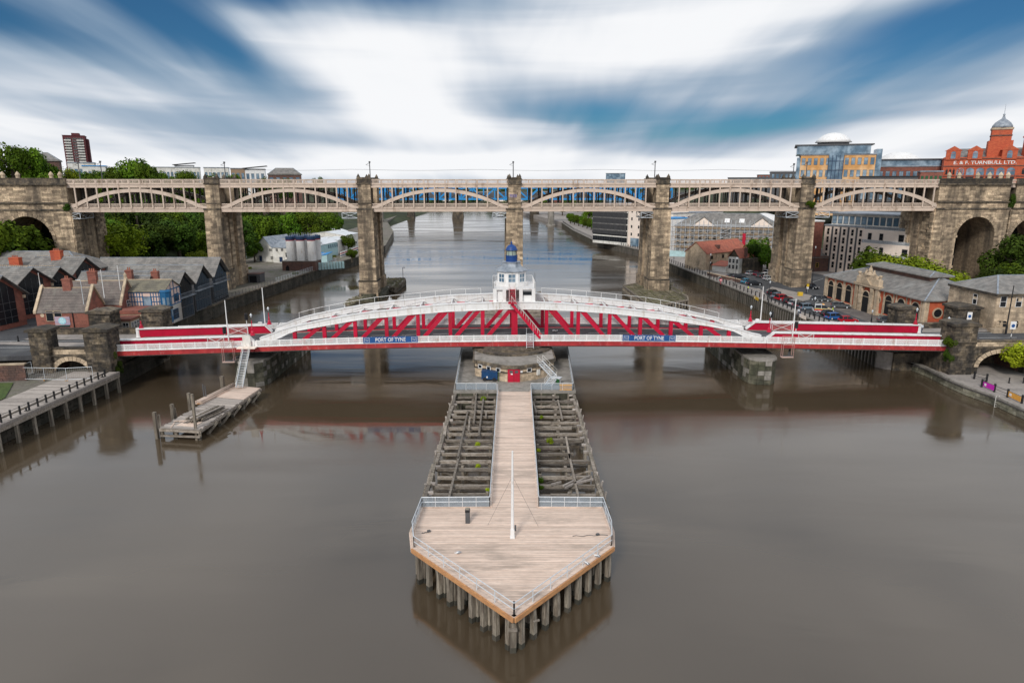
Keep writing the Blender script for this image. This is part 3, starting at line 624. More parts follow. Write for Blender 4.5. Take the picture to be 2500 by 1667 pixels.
# --- control cabin
cs=.12; CT_=6.5
zfl=SO.px(1254,705,TN)[1]; xl=SO.px(1204,720,TN)[0]; xr=SO.px(1307,720,TN)[0]
cab=thing('control_cabin','white octagonal control cabin with blue lantern dome on top of the swing span','cabin',SO.w(cs,CT_,zfl),SO.r)
F=zfl
pl=MB(); pl.box(xl-cs,xr-cs,TN-CT_,TF-CT_,-.18,0); pl.build('platform','white',cab)
lg=MB(); zt=13.6-F
for x in (xl-cs+.3,xr-cs-.3,-1.35,1.45):
    for y in (TN-CT_+.2,TF-CT_-.2): lg.box(x-.3,x+.3,y-.2,y+.2,zt,-.18)
lg.build('leg','white',cab,kind='stuff')
for q in ((xl-cs+.6,-1.7),(1.8,xr-cs-.6)): MB().box(*q,TN-CT_+.5,2.,zt+.1,-.19).build('machinery_room','white',cab)
MB().box(-1.7,1.8,0,.2,zt+.1,-.19).build('back_panel','offwhite',cab)
for x,m_ in ((-2.3,'white'),(2.55,'glass')):
    MB().box(x-.75,x+.75,TN-CT_+.42,TN-CT_+.5,-1.15 if m_=='glass' else -2.0,-.55).build('window' if m_=='glass' else 'door',m_,cab)
n8=8; rc=2.62; H1=2.5
oc=MB().lathe(0,0,[(rc,0),(rc,H1)],8,rot=PI/8); oc.build('wall','white',cab)
for k in range(8):
    a=k*PI/4; w=1.25; fx=MB()
    def face(u,v,z): r=rc*math.cos(PI/8)+v; return (r*math.cos(a)-u*math.sin(a),r*math.sin(a)+u*math.cos(a),z)
    def fbox(mb,u0,u1,v0,v1,z0,z1): mb.add([face(u0,v0,z0),face(u1,v0,z0),face(u1,v1,z0),face(u0,v1,z0),face(u0,v0,z1),face(u1,v0,z1),face(u1,v1,z1),face(u0,v1,z1)],[(0,3,2,1),(4,5,6,7),(0,1,5,4),(1,2,6,5),(2,3,7,6),(3,0,4,7)])
    fbox(fx,-w/2,w/2,.0,.03,.75,2.15); wnd=fx.build('window','glass_b',cab)
    fm=MB()
    for (u0,u1,z0,z1) in ((-w/2-.05,-w/2+.04,.7,2.2),(w/2-.04,w/2+.05,.7,2.2),(-.03,.03,.7,2.2),(-w/2,w/2,.7,.78),(-w/2,w/2,1.42,1.5),(-w/2,w/2,2.12,2.2)): fbox(fm,u0,u1,.03,.07,z0,z1)
    fm.build('frame','white',wnd)
rf=MB().lathe(0,0,[(2.95,2.5),(2.98,2.62),(2.3,2.95),(1.85,3.3),(1.62,3.75),(1.6,3.95),(1.72,3.97),(1.72,4.08)],8,rot=PI/8); rf.build('flared_roof','lead',cab)
MB().lathe(0,0,[(.98,4.08),(.98,5.05),(1.05,5.06),(1.05,5.15)],18).build('lantern_drum','blue',cab,smooth=False)
MB().lathe(0,0,[(.84,5.15),(.84,6.0)],12).build('lantern_glass',mk('lantern_glass',(.35,.42,.36),.15,.1,1.),cab)
lm=MB(); [lm.cyl((.9*math.cos(a),.9*math.sin(a),5.15),(.9*math.cos(a),.9*math.sin(a),6.0),.04,None,5) for a in [k*PI/4+.2 for k in range(8)]]; lm.build('lantern_bar','steel_d',cab)
dm=[(1.06,6.0),(1.06,6.08)]+[(.96*math.cos(a),6.08+.92*math.sin(a)) for a in [R(8),R(25),R(42),R(60),R(75)]]+[(.13,7.02),(.13,7.15),(.2,7.25),(.1,7.38),(.02,7.6)]
MB().lathe(0,0,dm,20).build('dome','blue',cab,smooth=True)
# platform rail
pr=MB(); y0,y1=TN-CT_,TF-CT_; xa,xb=xl-cs,xr-cs
def rail(pb,p,q,h=1.05,n=None,st=.17,r=.02,top=.03):
    p,q=Vector(p),Vector(q); L_=(q-p).length; n=n or max(1,round(L_/st))
    for i in range(n+1): a=p+(q-p)*i/n; pb.cyl(a,a+Vector((0,0,h)),r,None,4)
    pb.cyl(p+Vector((0,0,h)),q+Vector((0,0,h)),top,None,5)
for p,q in (((xa,y0,0),(-.7,y0,0)),((.55,y0,0),(xb,y0,0)),((xa,y0,0),(xa,y1,0)),((xb,y0,0),(xb,y1,0)),((xa,y1,0),(xb,y1,0))): rail(pr,p,q)
pr.build('balcony_rail','white',cab); MB().box(-.7,.55,y0-.02,y0+.02,.02,1.1).build('balcony_panel','white',cab)
MB().lathe(0,-.0,[(2.9,0.02),(2.9,.62)],16).build('cabin_plinth','white',cab)
an=MB(); an.cyl((xb-.1,y0+.1,0),(xb-.1,y0+.1,2.6),.04,None,5); an.cyl((xa+.1,y0+.1,0),(xa+.1,y0+.1,2.0),.04,None,5); an.build('aerial','steel_d',cab)
# red stairs
st=thing('red_staircase','crimson steel staircase climbing from the roadway to the white control cabin','staircase',SO.w(cs,TN,0),SO.r)
ztop=F; zm=SO.px(1256,738,TN-1.6)[1]
s1=MB()
for sx in (-.55,.5): s1.beam((sx,-.1,ztop),(sx,-2.0,zm),.08,.35)
s1.build('upper_stringer','red',st)
for i in range(9):
    f=(i+.5)/9; ob('tread',ubox('red'),st,(-.02,-.1-1.9*f,ztop+(zm-ztop)*f),0,(1.0,.24,.06))
s2=MB(); xe=SO.px(1318,806,TN-1.6)[0]-cs; ze=8.1
MB().box(-.75,.7,-2.6,-1.2,zm-.12,zm).build('landing','red',st)
s2.beam((-.2,-2.2,zm-.2),(xe,-2.2,ze),.4,.1,up=(0,1,0)); s2.beam((-.2,-1.3,zm-.2),(xe,-1.3,ze),.4,.1,up=(0,1,0)); s2.build('lower_stringer','red',st)
for i in range(20):
    f=(i+.5)/20; ob('tread',ubox('red'),st,(-.2+(xe+.2)*f,-1.75,zm+(ze-zm)*f),0,(.24,.85,.06))
s3=MB()
for yy in (-2.2,-1.3):
    s3.cyl((-.2,yy,zm+1),(xe,yy,ze+1.1),.03,None,5)
    for i in range(13): f=i/12; x=-.2+(xe+.2)*f; z=zm+(ze-zm)*f; s3.cyl((x,yy,z),(x,yy,z+1.05),.02,None,4)
for sx in (-.55,.5):
    s3.cyl((sx,-.1,ztop+1),(sx,-2,zm+1),.03,None,5)
    for i in range(5): f=i/4; s3.cyl((sx,-.1-1.9*f,ztop+(zm-ztop)*f),(sx,-.1-1.9*f,ztop+(zm-ztop)*f+1),.025,None,4)
s3.build('handrail','offwhite',st)
# ================================================================== JETTY AND ISLAND
def glassmat():
    m,t,b=new_mat('clear_glass'); L=t.links.new
    tr=t.nodes.new('ShaderNodeBsdfTransparent'); tr.inputs[0].default_value=(.86,.90,.93,1); mxs=t.nodes.new('ShaderNodeMixShader'); mxs.inputs[0].default_value=.35
    b.inputs['Base Color'].default_value=(.45,.50,.55,1); b.inputs['Roughness'].default_value=.15
    L(tr.outputs[0],mxs.inputs[1]); L(b.outputs[0],mxs.inputs[2]); L(mxs.outputs[0],t.nodes['Material Output'].inputs[0]); return m
M['clear']=glassmat()
ZD=3.2; JY=60.
def J(px,py,z=ZD): p=atz(px,py,z); return Vector((p.x,p.y-JY,z))
jt=thing('timber_jetty','long pointed timber jetty with pale new decking running out from the bridge island','jetty',(0,JY,0))
outl=[J(1028,1238),J(1003,1300),J(1007,1338),J(1255,1508),J(1497,1334),J(1496,1298),J(1474,1238)]
ap=outl[3]; backY=(outl[0].y+outl[-1].y)/2; outl[0].y=outl[-1].y=backY
def span_at(y):
    xs_=[]
    pts=outl+[outl[0]]
    for p,q in zip(pts[:-2],pts[1:-1]):
        if (p.y-y)*(q.y-y)<=0 and abs(p.y-q.y)>1e-6: xs_.append(p.x+(q.x-p.x)*(y-p.y)/(q.y-p.y))
    return (min(xs_),max(xs_)) if len(xs_)>1 else (ap.x-.01,ap.x+.01)
wl0,wr0=J(1197,1238).x,J(1314,1238).x; wl1,wr1=J(1216.4,954).x,J(1295,954).x; topY=J(1250,954).y
y=ap.y+.12; n=0
while y<backY-.05:
    y2=min(y+.150,backY); a,b=span_at(y+.01),span_at(y2-.01)
    if b[1]-b[0]>.2:
        zz=random.uniform(-.012,.012); e=.05; mb=MB()
        P=[(a[0]+e,y),(a[1]-e,y),(b[1]-e,y2-.016),(b[0]+e,y2-.016)]
        mb.prism(P,'z',ZD-.07+zz,ZD+zz); mb.build('deck_plank','plank',jt); n+=1
    y=y2
while y<topY:
    y2=y+.212; f=(y-backY)/(topY-backY); a=wl0+(wl1-wl0)*f; b=wr0+(wr1-wr0)*f; zz=random.uniform(-.012,.012)
    MB().box(a,b,y,y2-.018,ZD-.07+zz,ZD+zz).build('deck_plank','plank',jt); y=y2
# sub structure
sub=MB()
for i in range(5): 
    f=(i+.5)/5; x=wl0+(wr0-wl0)*f; sub.box(x-.12,x+.12,backY-2,topY,ZD-.4,ZD-.09)
for yy in range(int(ap.y)+2,int(backY)): a,b=span_at(yy+.3); sub.box(a+.4,b-.4,yy,yy+.25,ZD-.35,ZD-.09)
sub.build('joist','oldwood',jt,kind='stuff')
# kerbs and fascia
def edge(p,q,name,mat,w,h,z,off=0):
    p,q=Vector(p),Vector(q); d=(q-p).normalized(); nrm=Vector((d.y,-d.x,0))*off
    return MB().beam(p+nrm+Vector((0,0,z)),q+nrm+Vector((0,0,z)),w,h).build(name,mat,jt)
for i,(p,q) in enumerate(zip(outl[:-1],outl[1:])):
    m_='plank_o' if i in (2,3) else 'plank'; edge(p,q,'fascia_board',m_,.12,.38,-.16,.10); edge(p,q,'kerb_board','plank',.30,.08,.05,-.12)
for p,q in ((outl[0],Vector((wl0,backY,ZD))),(Vector((wr0,backY,ZD)),outl[-1])): edge(p,q,'kerb_board','plank',.26,.10,.05); edge(p,q,'fascia_board','plank',.1,.4,-.2,-.1)
for (a,b) in ((wl0,wl1),(wr0,wr1)): edge(Vector((a,backY,ZD)),Vector((b,topY,ZD)),'kerb_board','plank',.24,.12,.05)
# railings of the jetty
def jrail(parent,pts,h=1.1,glass=False,sp=2.0,mid=True,mat='galv'):
    rl=MB()
    for p,q in zip(pts[:-1],pts[1:]):
        p,q=Vector(p),Vector(q); L_=(q-p).length; n=max(1,round(L_/sp))
        for i in range(n+1):
            a=p+(q-p)*i/n; MB().box(a.x-.035,a.x+.035,a.y-.035,a.y+.035,a.z,a.z+h).build('post',mat,parent)
        for z in ((h,h*.55) if mid else (h,)): rl.cyl(p+Vector((0,0,z)),q+Vector((0,0,z)),.038,None,6)
        if glass:
            for i in range(n):
                a=p+(q-p)*(i+.04)/n; b=p+(q-p)*(i+.96)/n; u=Vector((0,0,.1)); v=Vector((0,0,h-.06))
                d=(b-a).normalized(); w=Vector((d.y,-d.x,0))*.012
                MB().add([a+u-w,b+u-w,b+u+w,a+u+w,a+v-w,b+v-w,b+v+w,a+v+w],[(0,3,2,1),(4,5,6,7),(0,1,5,4),(1,2,6,5),(2,3,7,6),(3,0,4,7)]).build('glass_pane','clear',parent)
    rl.build('rail',mat,parent)
def inset(i,d=.14):
    a=outl[i-1] if i else outl[0]+Vector((1,0,0)); b=outl[(i+1)%len(outl)] if i<len(outl)-1 else outl[-1]-Vector((1,0,0)); c=outl[i]
    v=((a-c).normalized()+(b-c).normalized()); v=v.normalized() if v.length>.05 else Vector((0,1,0)); return c+v*d
ins_=[inset(i) for i in range(len(outl))]
jrail(jt,ins_[2:5]); jrail(jt,[ins_[0],ins_[1],ins_[2]],glass=True,sp=1.8); jrail(jt,[ins_[4],ins_[5],ins_[6]],glass=True,sp=1.8)
jrail(jt,[ins_[0],Vector((wl0-.05,backY,ZD))],glass=True,sp=1.35); jrail(jt,[Vector((wr0+.05,backY,ZD)),ins_[6]],glass=True,sp=1.35)
jrail(jt,[Vector((wl0-.05,backY,ZD)),Vector((wl1-.05,topY,ZD))],glass=True,sp=2.6,mid=False); jrail(jt,[Vector((wr0+.05,backY,ZD)),Vector((wr1+.05,topY,ZD))],glass=True,sp=2.6,mid=False)
MB().cyl((ap.x,ap.y+.3,ZD),(ap.x,ap.y+.3,ZD+1.15),.07,None,8).build('bow_post','steel_d',jt)
# piles
def pile(parent,x,y,w,d,top,rz,lean=0,name='pile',mat='pile'):
    mb=MB(); c,s=math.cos(rz),math.sin(rz); P=[]
    for z,k,o in ((-.8,1.,0),(.45,1.,.02),(top*.6,.96,.03),(top,.9,lean)):
        for a,b in ((-1,-1),(1,-1),(1,1),(-1,1)):
            a2=a*w/2*k*random.uniform(.86,1.06); b2=b*d/2*k*random.uniform(.86,1.06); P.append((x+a2*c-b2*s+o,y+a2*s+b2*c+o*.5,z))
    F=[(12,13,14,15)]
    for k in range(3):
        for i in range(4): F.append((k*4+i,k*4+(i+1)%4,(k+1)*4+(i+1)%4,(k+1)*4+i))
    mb.add(P,F)
    if mat=='pile': mb.m=[0]+[1]*4+[0]*8; return mb.build(name,[mat,'mud'],parent)
    return mb.build(name,mat,parent)
for p,q,n in ((outl[2],ap,9),(ap,outl[4],9)):
    d=(q-p).normalized(); nr=Vector((-d.y,d.x,0)); ang=math.atan2(d.y,d.x)+PI/4*0
    for i in range(n):
        f=(i+.35)/n if p is not ap else (i+.75)/n
        c=p+(q-p)*f+nr*.28; pile(jt,c.x,c.y,.42,.42,2.75,ang,random.uniform(-.05,.05))
        c2=c+nr*1.15+d*.75; pile(jt,c2.x,c2.y,.34,.38,2.7,ang+.1,random.uniform(-.08,.08)) if i%2 else None
        c3=c+nr*.42+d*.24; pile(jt,c3.x,c3.y,.30,.34,2.7,ang,random.uniform(-.05,.05)) if i%3!=1 else None
pile(jt,ap.x-.08,ap.y+.55,.5,.4,2.45,0); MB().cb(ap.x-.08,ap.y+.3,1.9,.62,.2,.22,.08).build('pile_collar','oldwood',jt); MB().cb(ap.x+1.65,ap.y+1.25,2.0,.5,.12,.12,.5).build('pile_collar','oldwood',jt)
for p,q in ((outl[0],outl[2]),(outl[6],outl[4])):
    for i in range(4):
        c=p+(q-p)*(i/3.3); sgn=1 if p.x<0 else -1; pile(jt,c.x+sgn*.3,c.y,.4,.42,2.8,.1,0)
# ---- derelict timber frames either side of the walkway
def field(xi0,xi1,xo0,xo1,side,label):
    t=thing('derelict_timber_frame',label,'timber frame',((xi0+xo0)/2,JY,0),0,'rotting open timber frames beside the jetty walkway'); ox=(xi0+xo0)/2
    rows=17
    for r in range(rows):
        f=(r+.55)/rows; yy=backY+.4+(topY-backY-.6)*f; xi=xi0+(xi1-xi0)*f-ox; xo=xo0+(xo1-xo0)*f-ox; s=1 if xo>xi else -1
        a=xi+s*.15; b=xo-s*random.uniform(.1,.5)
        if random.random()<.12: b=xi+(xo-xi)*random.uniform(.6,.85)
        for dy,dz,w in ((0,0,.30),(.42,-.05+random.uniform(-.06,.05),.22)):
            aa=a+s*random.choice((0,0,.6,1.1))*(dy>0)
            MB().beam((aa,yy+dy,2.55+dz+random.uniform(-.03,.03)),(b+random.uniform(-.15,.15),yy+dy+random.uniform(-.06,.06),2.55+dz+random.uniform(-.08,.05)),w,.30 if dy==0 else .2).build('cross_beam','oldwood',t)
        if r%3==0: MB().beam((a,yy+.2,1.1),(xo,yy+.2,1.05+random.uniform(-.1,.1)),.26,.3,.1).build('lower_beam','oldwood',t)
        for q in ((.04,.97) if r%2 else (.52,)):
            x=a+(xo-a)*q
            pile(t,x+random.uniform(-.1,.1),yy+.22,.34,.34,2.4+(.5 if random.random()<.4 else 0),random.uniform(-.1,.1))
        if r%4==0:
            MB().beam((a,yy+.3,.5),(xo,yy+.4,2.3),.12,.16).build('brace','oldwood',t)
        if random.random()<.5: MB().cb(xo-s*.35,yy+.15,2.72,.55,.34,.22,random.uniform(-.2,.2)).build('block_end','greywood',t)
        if random.random()<.6: MB().cb(a+(xo-a)*.5+random.uniform(-.3,.3),yy+.1,2.7,.3,.32,.22,random.uniform(-.2,.2)).build('block_end','oldwood',t)
    N=13
    for i in range(N):
        f0,f1=i/N,(i+1)/N; Y0,Y1=backY+(topY-backY)*f0,backY+(topY-backY)*f1
        for k,(o,z,w) in enumerate(((0,2.75,.34),(.32,2.45,.22))):
            x0=xo0+(xo1-xo0)*f0-ox+random.uniform(-.09,.09)+side*o; x1=xo0+(xo1-xo0)*f1-ox+random.uniform(-.09,.09)+side*o
            MB().beam((x0,Y0-.1,z+random.uniform(-.06,.05)),(x1,Y1+.1,z+random.uniform(-.06,.05)),w,.4).build('edge_beam','oldwood' if random.random()<.5 else 'pile',t)
        if random.random()<.7:
            x=xo0+(xo1-xo0)*f0-ox+side*.25; MB().beam((x,Y0,2.2),(x+random.uniform(-.1,.25)*side,Y0+random.uniform(-.3,.3),3.0+random.uniform(0,.5)),.16,.14).build('splinter','greywood',t)
    return t,ox
tl,oxl=field(wl0-.15,wl1-.15,J(1030,1238).x,J(1113,954).x,-1,'rotting open timber frame left of the pale jetty walkway')
trr,oxr=field(wr0+.15,wr1+.15,J(1478,1238).x,J(1398,954).x,1,'rotting open timber frame right of the pale jetty walkway')
def lng(t,ox,p,q,w=.22):
    a,b=atz(*p,2.95),atz(*q,2.95); MB().beam((a.x-ox,a.y-JY,2.9),(b.x-ox,b.y-JY,2.9),w,.2).build('loose_beam','greywood' if w<.2 else 'oldwood',t)
for p,q in (((1163,958),(1157,1030)),((1180,973),(1169,1061)),((1142,1002),(1117,1120)),((1120,1115),(1096,1214)),((1147,1019),(1144,1050)),((1187,1004),(1186,1018))): lng(tl,oxl,p,q)
for p,q in (((1362,976),(1373,1024)),((1382,1066),(1391,1120)),((1389,1108),(1417,1235)),((1302,980),(1309,1005))): lng(trr,oxr,p,q)
for p,q in (((1380,1190),(1440,1160)),((1375,1185),(1402,1172)),((1345,1182),(1370,1175)),((1400,1180),(1448,1168))): lng(trr,oxr,p,q,.18)
# objects on the jetty
mp=thing('mooring_post','short black square timber post standing on the left of the pale deck','post',atz(1142,1275,ZD))
MB().box(-.2,.2,-.2,.2,0,1.35).build('post','steel_d',mp); MB().box(-.22,.22,-.22,.22,1.1,1.3).build('collar','black',mp); MB().box(-.17,.17,-.17,.17,1.35,1.42).build('cap','pile',mp)
p0=atz(1251,1312,ZD); p1=aty(1250,1101,p0.y+.0); fl=thing('white_mast','tall white mast standing on the jetty deck above the pointed end','mast',p0); hM=p1.z-ZD
MB().lathe(0,0,[(.16,0),(.15,.5),(.12,hM*.5),(.075,hM)],10).build('pole','white',fl); MB().cb(0,-.02,0,.42,.42,.14).build('base_plate','white',fl); MB().cb(0,-.1,.14,.34,.2,.7).build('bracket','white',fl); MB().cb(.26,.15,.6,.16,.2,.5).build('winch_box','steel_d',fl)
MB().cyl((0,.1,1.0),(0,.1,3.4),.05,None,6).build('halyard_arm','galv',fl)
for q in ((1191,1281),(1314,1284)):
    e=atz(*q,ZD); MB().cyl((0,0,hM*.72),(e.x-p0.x,e.y-p0.y,0),.012,None,4).build('stay_wire','steel_d',fl)
for q0,q1,l in (((1030,1302),(1047,1298),'loose dark rope end lying near the left railing of the deck'),((1398,1309),(1484,1306),'length of dark chain lying near the right railing of the deck')):
    a,b=atz(*q0,ZD),atz(*q1,ZD); ch=thing('rope_end' if q0[0]<1200 else 'chain',l,'rope' if q0[0]<1200 else 'chain',a); mb=MB(); n=10; pr_=None
    for i in range(n+1):
        v=Vector(((b.x-a.x)*i/n,(b.y-a.y)*i/n+.08*math.sin(i*1.7),.04)); 
        if pr_: mb.cyl(pr_,v,.03,None,5)
        pr_=v
    mb.build('strand','steel_d',ch); MB().cb(b.x-a.x-(.9 if q0[0]>1200 else 0),b.y-a.y,0.02,.28,.22,.14,.4).build('shackle','steel_d',ch)
# gulls on the edge boards
def gull(p,rz,l):
    g=thing('gull',l,'gull',p,rz)
    b=MB().lathe(0,0,[(.01,-.24),(.055,-.2),(.10,-.06),(.095,.06),(.05,.15),(.045,.19),(.055,.23),(.04,.28),(.012,.30),(.008,.36)],10)
    b.v=[(x,-z*1.0 if False else z,(y)+.17+(.10*max(0,(z-.12)/.2) if z>.12 else 0)) for x,y,z in b.v]; b.build('body','white',g,smooth=True)
    w=MB(); w.prism([(-.28,.14),(.1,.13),(.12,.20),(-.1,.25),(-.34,.19)],'x',-.11,-.085); w.prism([(-.28,.14),(.1,.13),(.12,.20),(-.1,.25),(-.34,.19)],'x',.085,.11); w.build('wing','lead',g)
    L_=MB(); L_.cyl((-.04,0,0),(-.04,0,.13),.008,None,5); L_.cyl((.04,0,0),(.04,0,.13),.008,None,5); L_.build('leg','orange',g)
gull(atz(1457,1362,ZD+.1)+Vector((0,.1,0)),1.2,'white gull perched on the orange edge board nearer the right corner'); gull(atz(1432,1380,ZD+.1)+Vector((0,.1,0)),.6,'white gull perched on the orange edge board lower of two'); gull(atz(1117,1353,ZD),2.2,'white gull standing on the pale deck left of centre')
# ---- island
isl=[atz(1108,957,3.1),atz(1404,957,3.1),Vector((10.6,126,3.1)),Vector((-9.6,126,3.1))]; ic=Vector((0,100,0))
it=thing('island_pier','stone island pier carrying the round pivot of the swing bridge','pier',(0,100,0))
def wpoly(pts,c=ic): return [(p.x-c.x,p.y-c.y) for p in pts]
MB().prism(wpoly(isl),'z',-.8,2.9).build('base','greenstone',it); MB().prism([(a*1.01,b*1.0-.0) for a,b in wpoly(isl)],'z',2.9,3.25).build('paved_top','concrete',it)
fr_=MB()
for i in range(9): 
    f=(i+.5)/9; x=isl[0].x+(isl[1].x-isl[0].x)*f; fr_.box(x-.12,x+.12,isl[0].y-100-.16,isl[0].y-100,.2,2.9)
fr_.build('fender','pile',it,kind='stuff')
hb=3.25; ztop_=5.95
rp=[atz(1154,877,ztop_),atz(1196,886,ztop_),atz(1237,892.5,ztop_),atz(1272,892.5,ztop_),atz(1312,887,ztop_),atz(1357,874,ztop_),Vector((6.9,112,0)),Vector((-6.6,112,0))]
RP=wpoly(rp); cx=sum(a for a,b in RP)/8; cy=sum(b for a,b in RP)/8
def shr(P,d): return [(a+(cx-a)*d/math.hypot(a-cx,b-cy),b+(cy-b)*d/math.hypot(a-cx,b-cy)) for a,b in P]
er=thing('engine_house','low stone engine house with flat roof and crimson double door under the swing span','building',(0,100,hb))
WP=shr(RP,.35); MB().prism(WP,'z',0,ztop_-hb-.3).build('wall','stone_pale',er); MB().prism(RP,'z',ztop_-hb-.55,ztop_-hb-.06).build('cornice','stone_dark',er); MB().prism(shr(RP,.3),'z',ztop_-hb-.06,ztop_-hb+.02).build('flat_roof','concrete',er)
MB().prism(shr(RP,.22),'z',1.35,1.55).build('string_course','stone_dark',er)
def along(i,f,off): # point on wall edge i
    a,b=Vector(WP[i]),Vector(WP[(i+1)%8]); d=(b-a).normalized(); n=Vector((d.y,-d.x)); return a+(b-a)*f+n*off, math.atan2(d.y,d.x)
def wallbits(i,z0,z1):
    a,b=Vector(WP[i]),Vector(WP[(i+1)%8]); L_=(b-a).length; r=MB(); ang=math.atan2((b-a).y,(b-a).x); x=0; rows=int((z1-z0)/.34)
    for k in range(rows):
        x=random.uniform(0,.4); 
        while x<L_-.3:
            w=random.uniform(.6,1.1); w=min(w,L_-x); p=a+(b-a).normalized()*(x+w/2); r.cb(p.x+math.sin(ang)*.03,p.y-math.cos(ang)*.03,z0+k*.34+.01,w-.02,.08,.32,ang); x+=w
    r.build('ashlar','stone_pale',er,kind='stuff')
for i in range(5): wallbits(i,0,1.35); wallbits(i,1.56,2.15)
def onw(i,f,z,w,h,name,mat,d=.1,off=.06,parent=None):
    p,a=along(i,f,off); m=MB(); m.cb(p.x,p.y,z,w,d,h,a); return m.build(name,mat,parent or er)
for i,f in ((0,.35),(0,.85),(1,.45),(3,.55)):
    w=onw(i,f,1.42,.82,.68,'window','white',.14,.1); onw(i,f,1.52,.6,.46,'pane','glass',.1,.14,w)
dr=onw(2,.5,0,1.9,2.05,'door','red',.12,.12); onw(2,.5,.02,.03,2.0,'door_gap','black',.05,.19,dr); onw(2,.3,1.45,.5,.4,'pane','steel_d',.05,.18,dr); onw(2,.7,1.45,.5,.4,'pane','steel_d',.05,.18,dr); onw(2,.34,1.2,.3,.2,'notice','white',.05,.19,dr)
onw(3,.05,1.5,.35,.3,'notice','white',.06,.12); onw(4,.1,.75,.62,.85,'meter_box','offwhite',.25,.2)
MB().lathe(0,12.5,[(6.6,3.25),(6.6,5.9),(6.9,5.95),(6.9,6.3),(5.5,6.3),(5.5,6.6)],28).build('pivot_drum','stone_dark',it)
sk=thing('blue_tank','blue box shaped trailer tank parked left of the crimson door','tank',atz(1195,930,3.25),R(-6))
MB().prism([(-1.25,.3),(1.25,.3),(1.25,1.45),(-1.25,1.45)],'y',-.1,1.3).build('body','blue_k',sk); mb=MB(); mb.box(-1.3,1.3,-.14,1.34,1.45,1.53); mb.build('lid','blue_k',sk)
for x in (-.75,.75): MB().cyl((x,-.16,.3),(x,.05,.3),.3,None,14).build('wheel','black',sk)
MB().beam((-1.3,.6,.35),(-2.0,.6,.3),.1,.1).build('tow_bar','steel_d',sk); MB().cyl((1.45,-.1,.0),(1.45,-.1,1.6),.05,None,6).build('hose','green',sk); MB().cb(-.35,-.16,.55,.2,.08,.25).build('valve','white',sk)
ob_=thing('orange_grit_box','orange box behind the glass fence at the right corner of the island','grit box',atz(1381,951,3.25)); MB().box(-.9,.9,-.2,.5,0,.75).build('bin','orange',ob_); MB().prism([(-.25,.75),(.55,.75),(.5,.86),(-.2,.86)],'x',-.95,.95).build('lid','orange',ob_)
gb=thing('green_bin','green wheeled bin under the grey steel stair landing','bin',atz(1362,944,3.25)+Vector((0,1,0))); MB().lathe(0,0,[(.28,.05),(.38,1.0)],4,rot=PI/4).build('body','green',gb); MB().cb(0,0,1.0,.6,.62,.07).build('lid','green',gb); MB().cyl((-.25,.25,.1),(.25,.25,.1),.1,None,10).build('wheel','black',gb)
# steel stairs
sg=thing('steel_staircase','grey steel staircase dropping from the engine house roof to the island paving','staircase',(0,100,3.25))
def stair(parent,p,q,w,n,rail_h=1.0,mat='galv',tread='galv'):
    p,q=Vector(p),Vector(q); d=(q-p); h=Vector((d.x,d.y,0)).normalized(); s=Vector((-h.y,h.x,0))*w/2
    st=MB()
    for k in (-1,1): st.beam(p+s*k,q+s*k,.07,.22)
    st.build('stringer',mat,parent)
    for i in range(n):
        c=p+d*(i+.5)/n; m=MB(); m.cb(c.x,c.y,c.z,.22,w*.96,.04,math.atan2(h.y,h.x)); m.build('tread',tread,parent)
    if rail_h:
        hr=MB()
        for k in (-1,1):
            for z in (rail_h,rail_h*.5): hr.cyl(p+s*k+Vector((0,0,z)),q+s*k+Vector((0,0,z)),.025,None,5)
            for i in range(max(2,n//4)+1): c=p+d*i/max(2,n//4)+s*k; hr.cyl(c,c+Vector((0,0,rail_h)),.022,None,5)
        hr.build('handrail','offwhite' if mat=='galv' else mat,parent)
A=atz(1318,883,5.95)-Vector((0,100,3.25)); B=atz(1358,921,4.3)-Vector((0,100,3.25)); C_=atz(1337,944,3.25)-Vector((0,100,3.25))
stair(sg,(A.x,A.y,2.7),(B.x-.3,B.y+.3,1.1),1.1,10); MB().cb(B.x,B.y-.1,1.02,1.5,1.2,.08,-.4).build('landing','galv',sg); stair(sg,(B.x-.5,B.y-.4,1.0),(C_.x,C_.y,.05),1.2,6)
lgm=MB(); [lgm.cyl((B.x+a,B.y+b,0),(B.x+a,B.y+b,1.0),.04,None,5) for a,b in ((-.5,.3),(.6,.3),(.6,-.5))]; lgm.build('leg','galv',sg)
ld=thing('access_ladder','short grey steel ladder hanging from the red girder down to the flat stone roof','ladder',SO.w(SO.px(1293,840)[0],-.25,5.95),SO.r)
stair(ld,(0,-.2,3.1),(0,-.95,.0),1.15,9,0); 
lp=MB(); [lp.cyl((x,-.2,3.1),(x,-.2,4.0),.03,None,5) for x in (-.55,.55)]; lp.build('handrail','galv',ld)
# fences round the island
fn=thing('glass_fence','glass panelled steel fence edging the stone island round the engine house','fence',(0,100,3.25))
e0,e1=atz(1113,952,3.25)-Vector((0,100,3.25)),atz(1212,952,3.25)-Vector((0,100,3.25)); e2,e3=atz(1296,952,3.25)-Vector((0,100,3.25)),atz(1399,952,3.25)-Vector((0,100,3.25))
jrail(fn,[e0,e1],1.05,True,1.5,False); jrail(fn,[e2,e3],1.05,True,1.5,False)
jrail(fn,[e0,Vector((e0.x-.9,24,0))],1.2,True,2.2,False); jrail(fn,[e3,Vector((e3.x+1.2,24,0))],1.2,True,2.2,False)
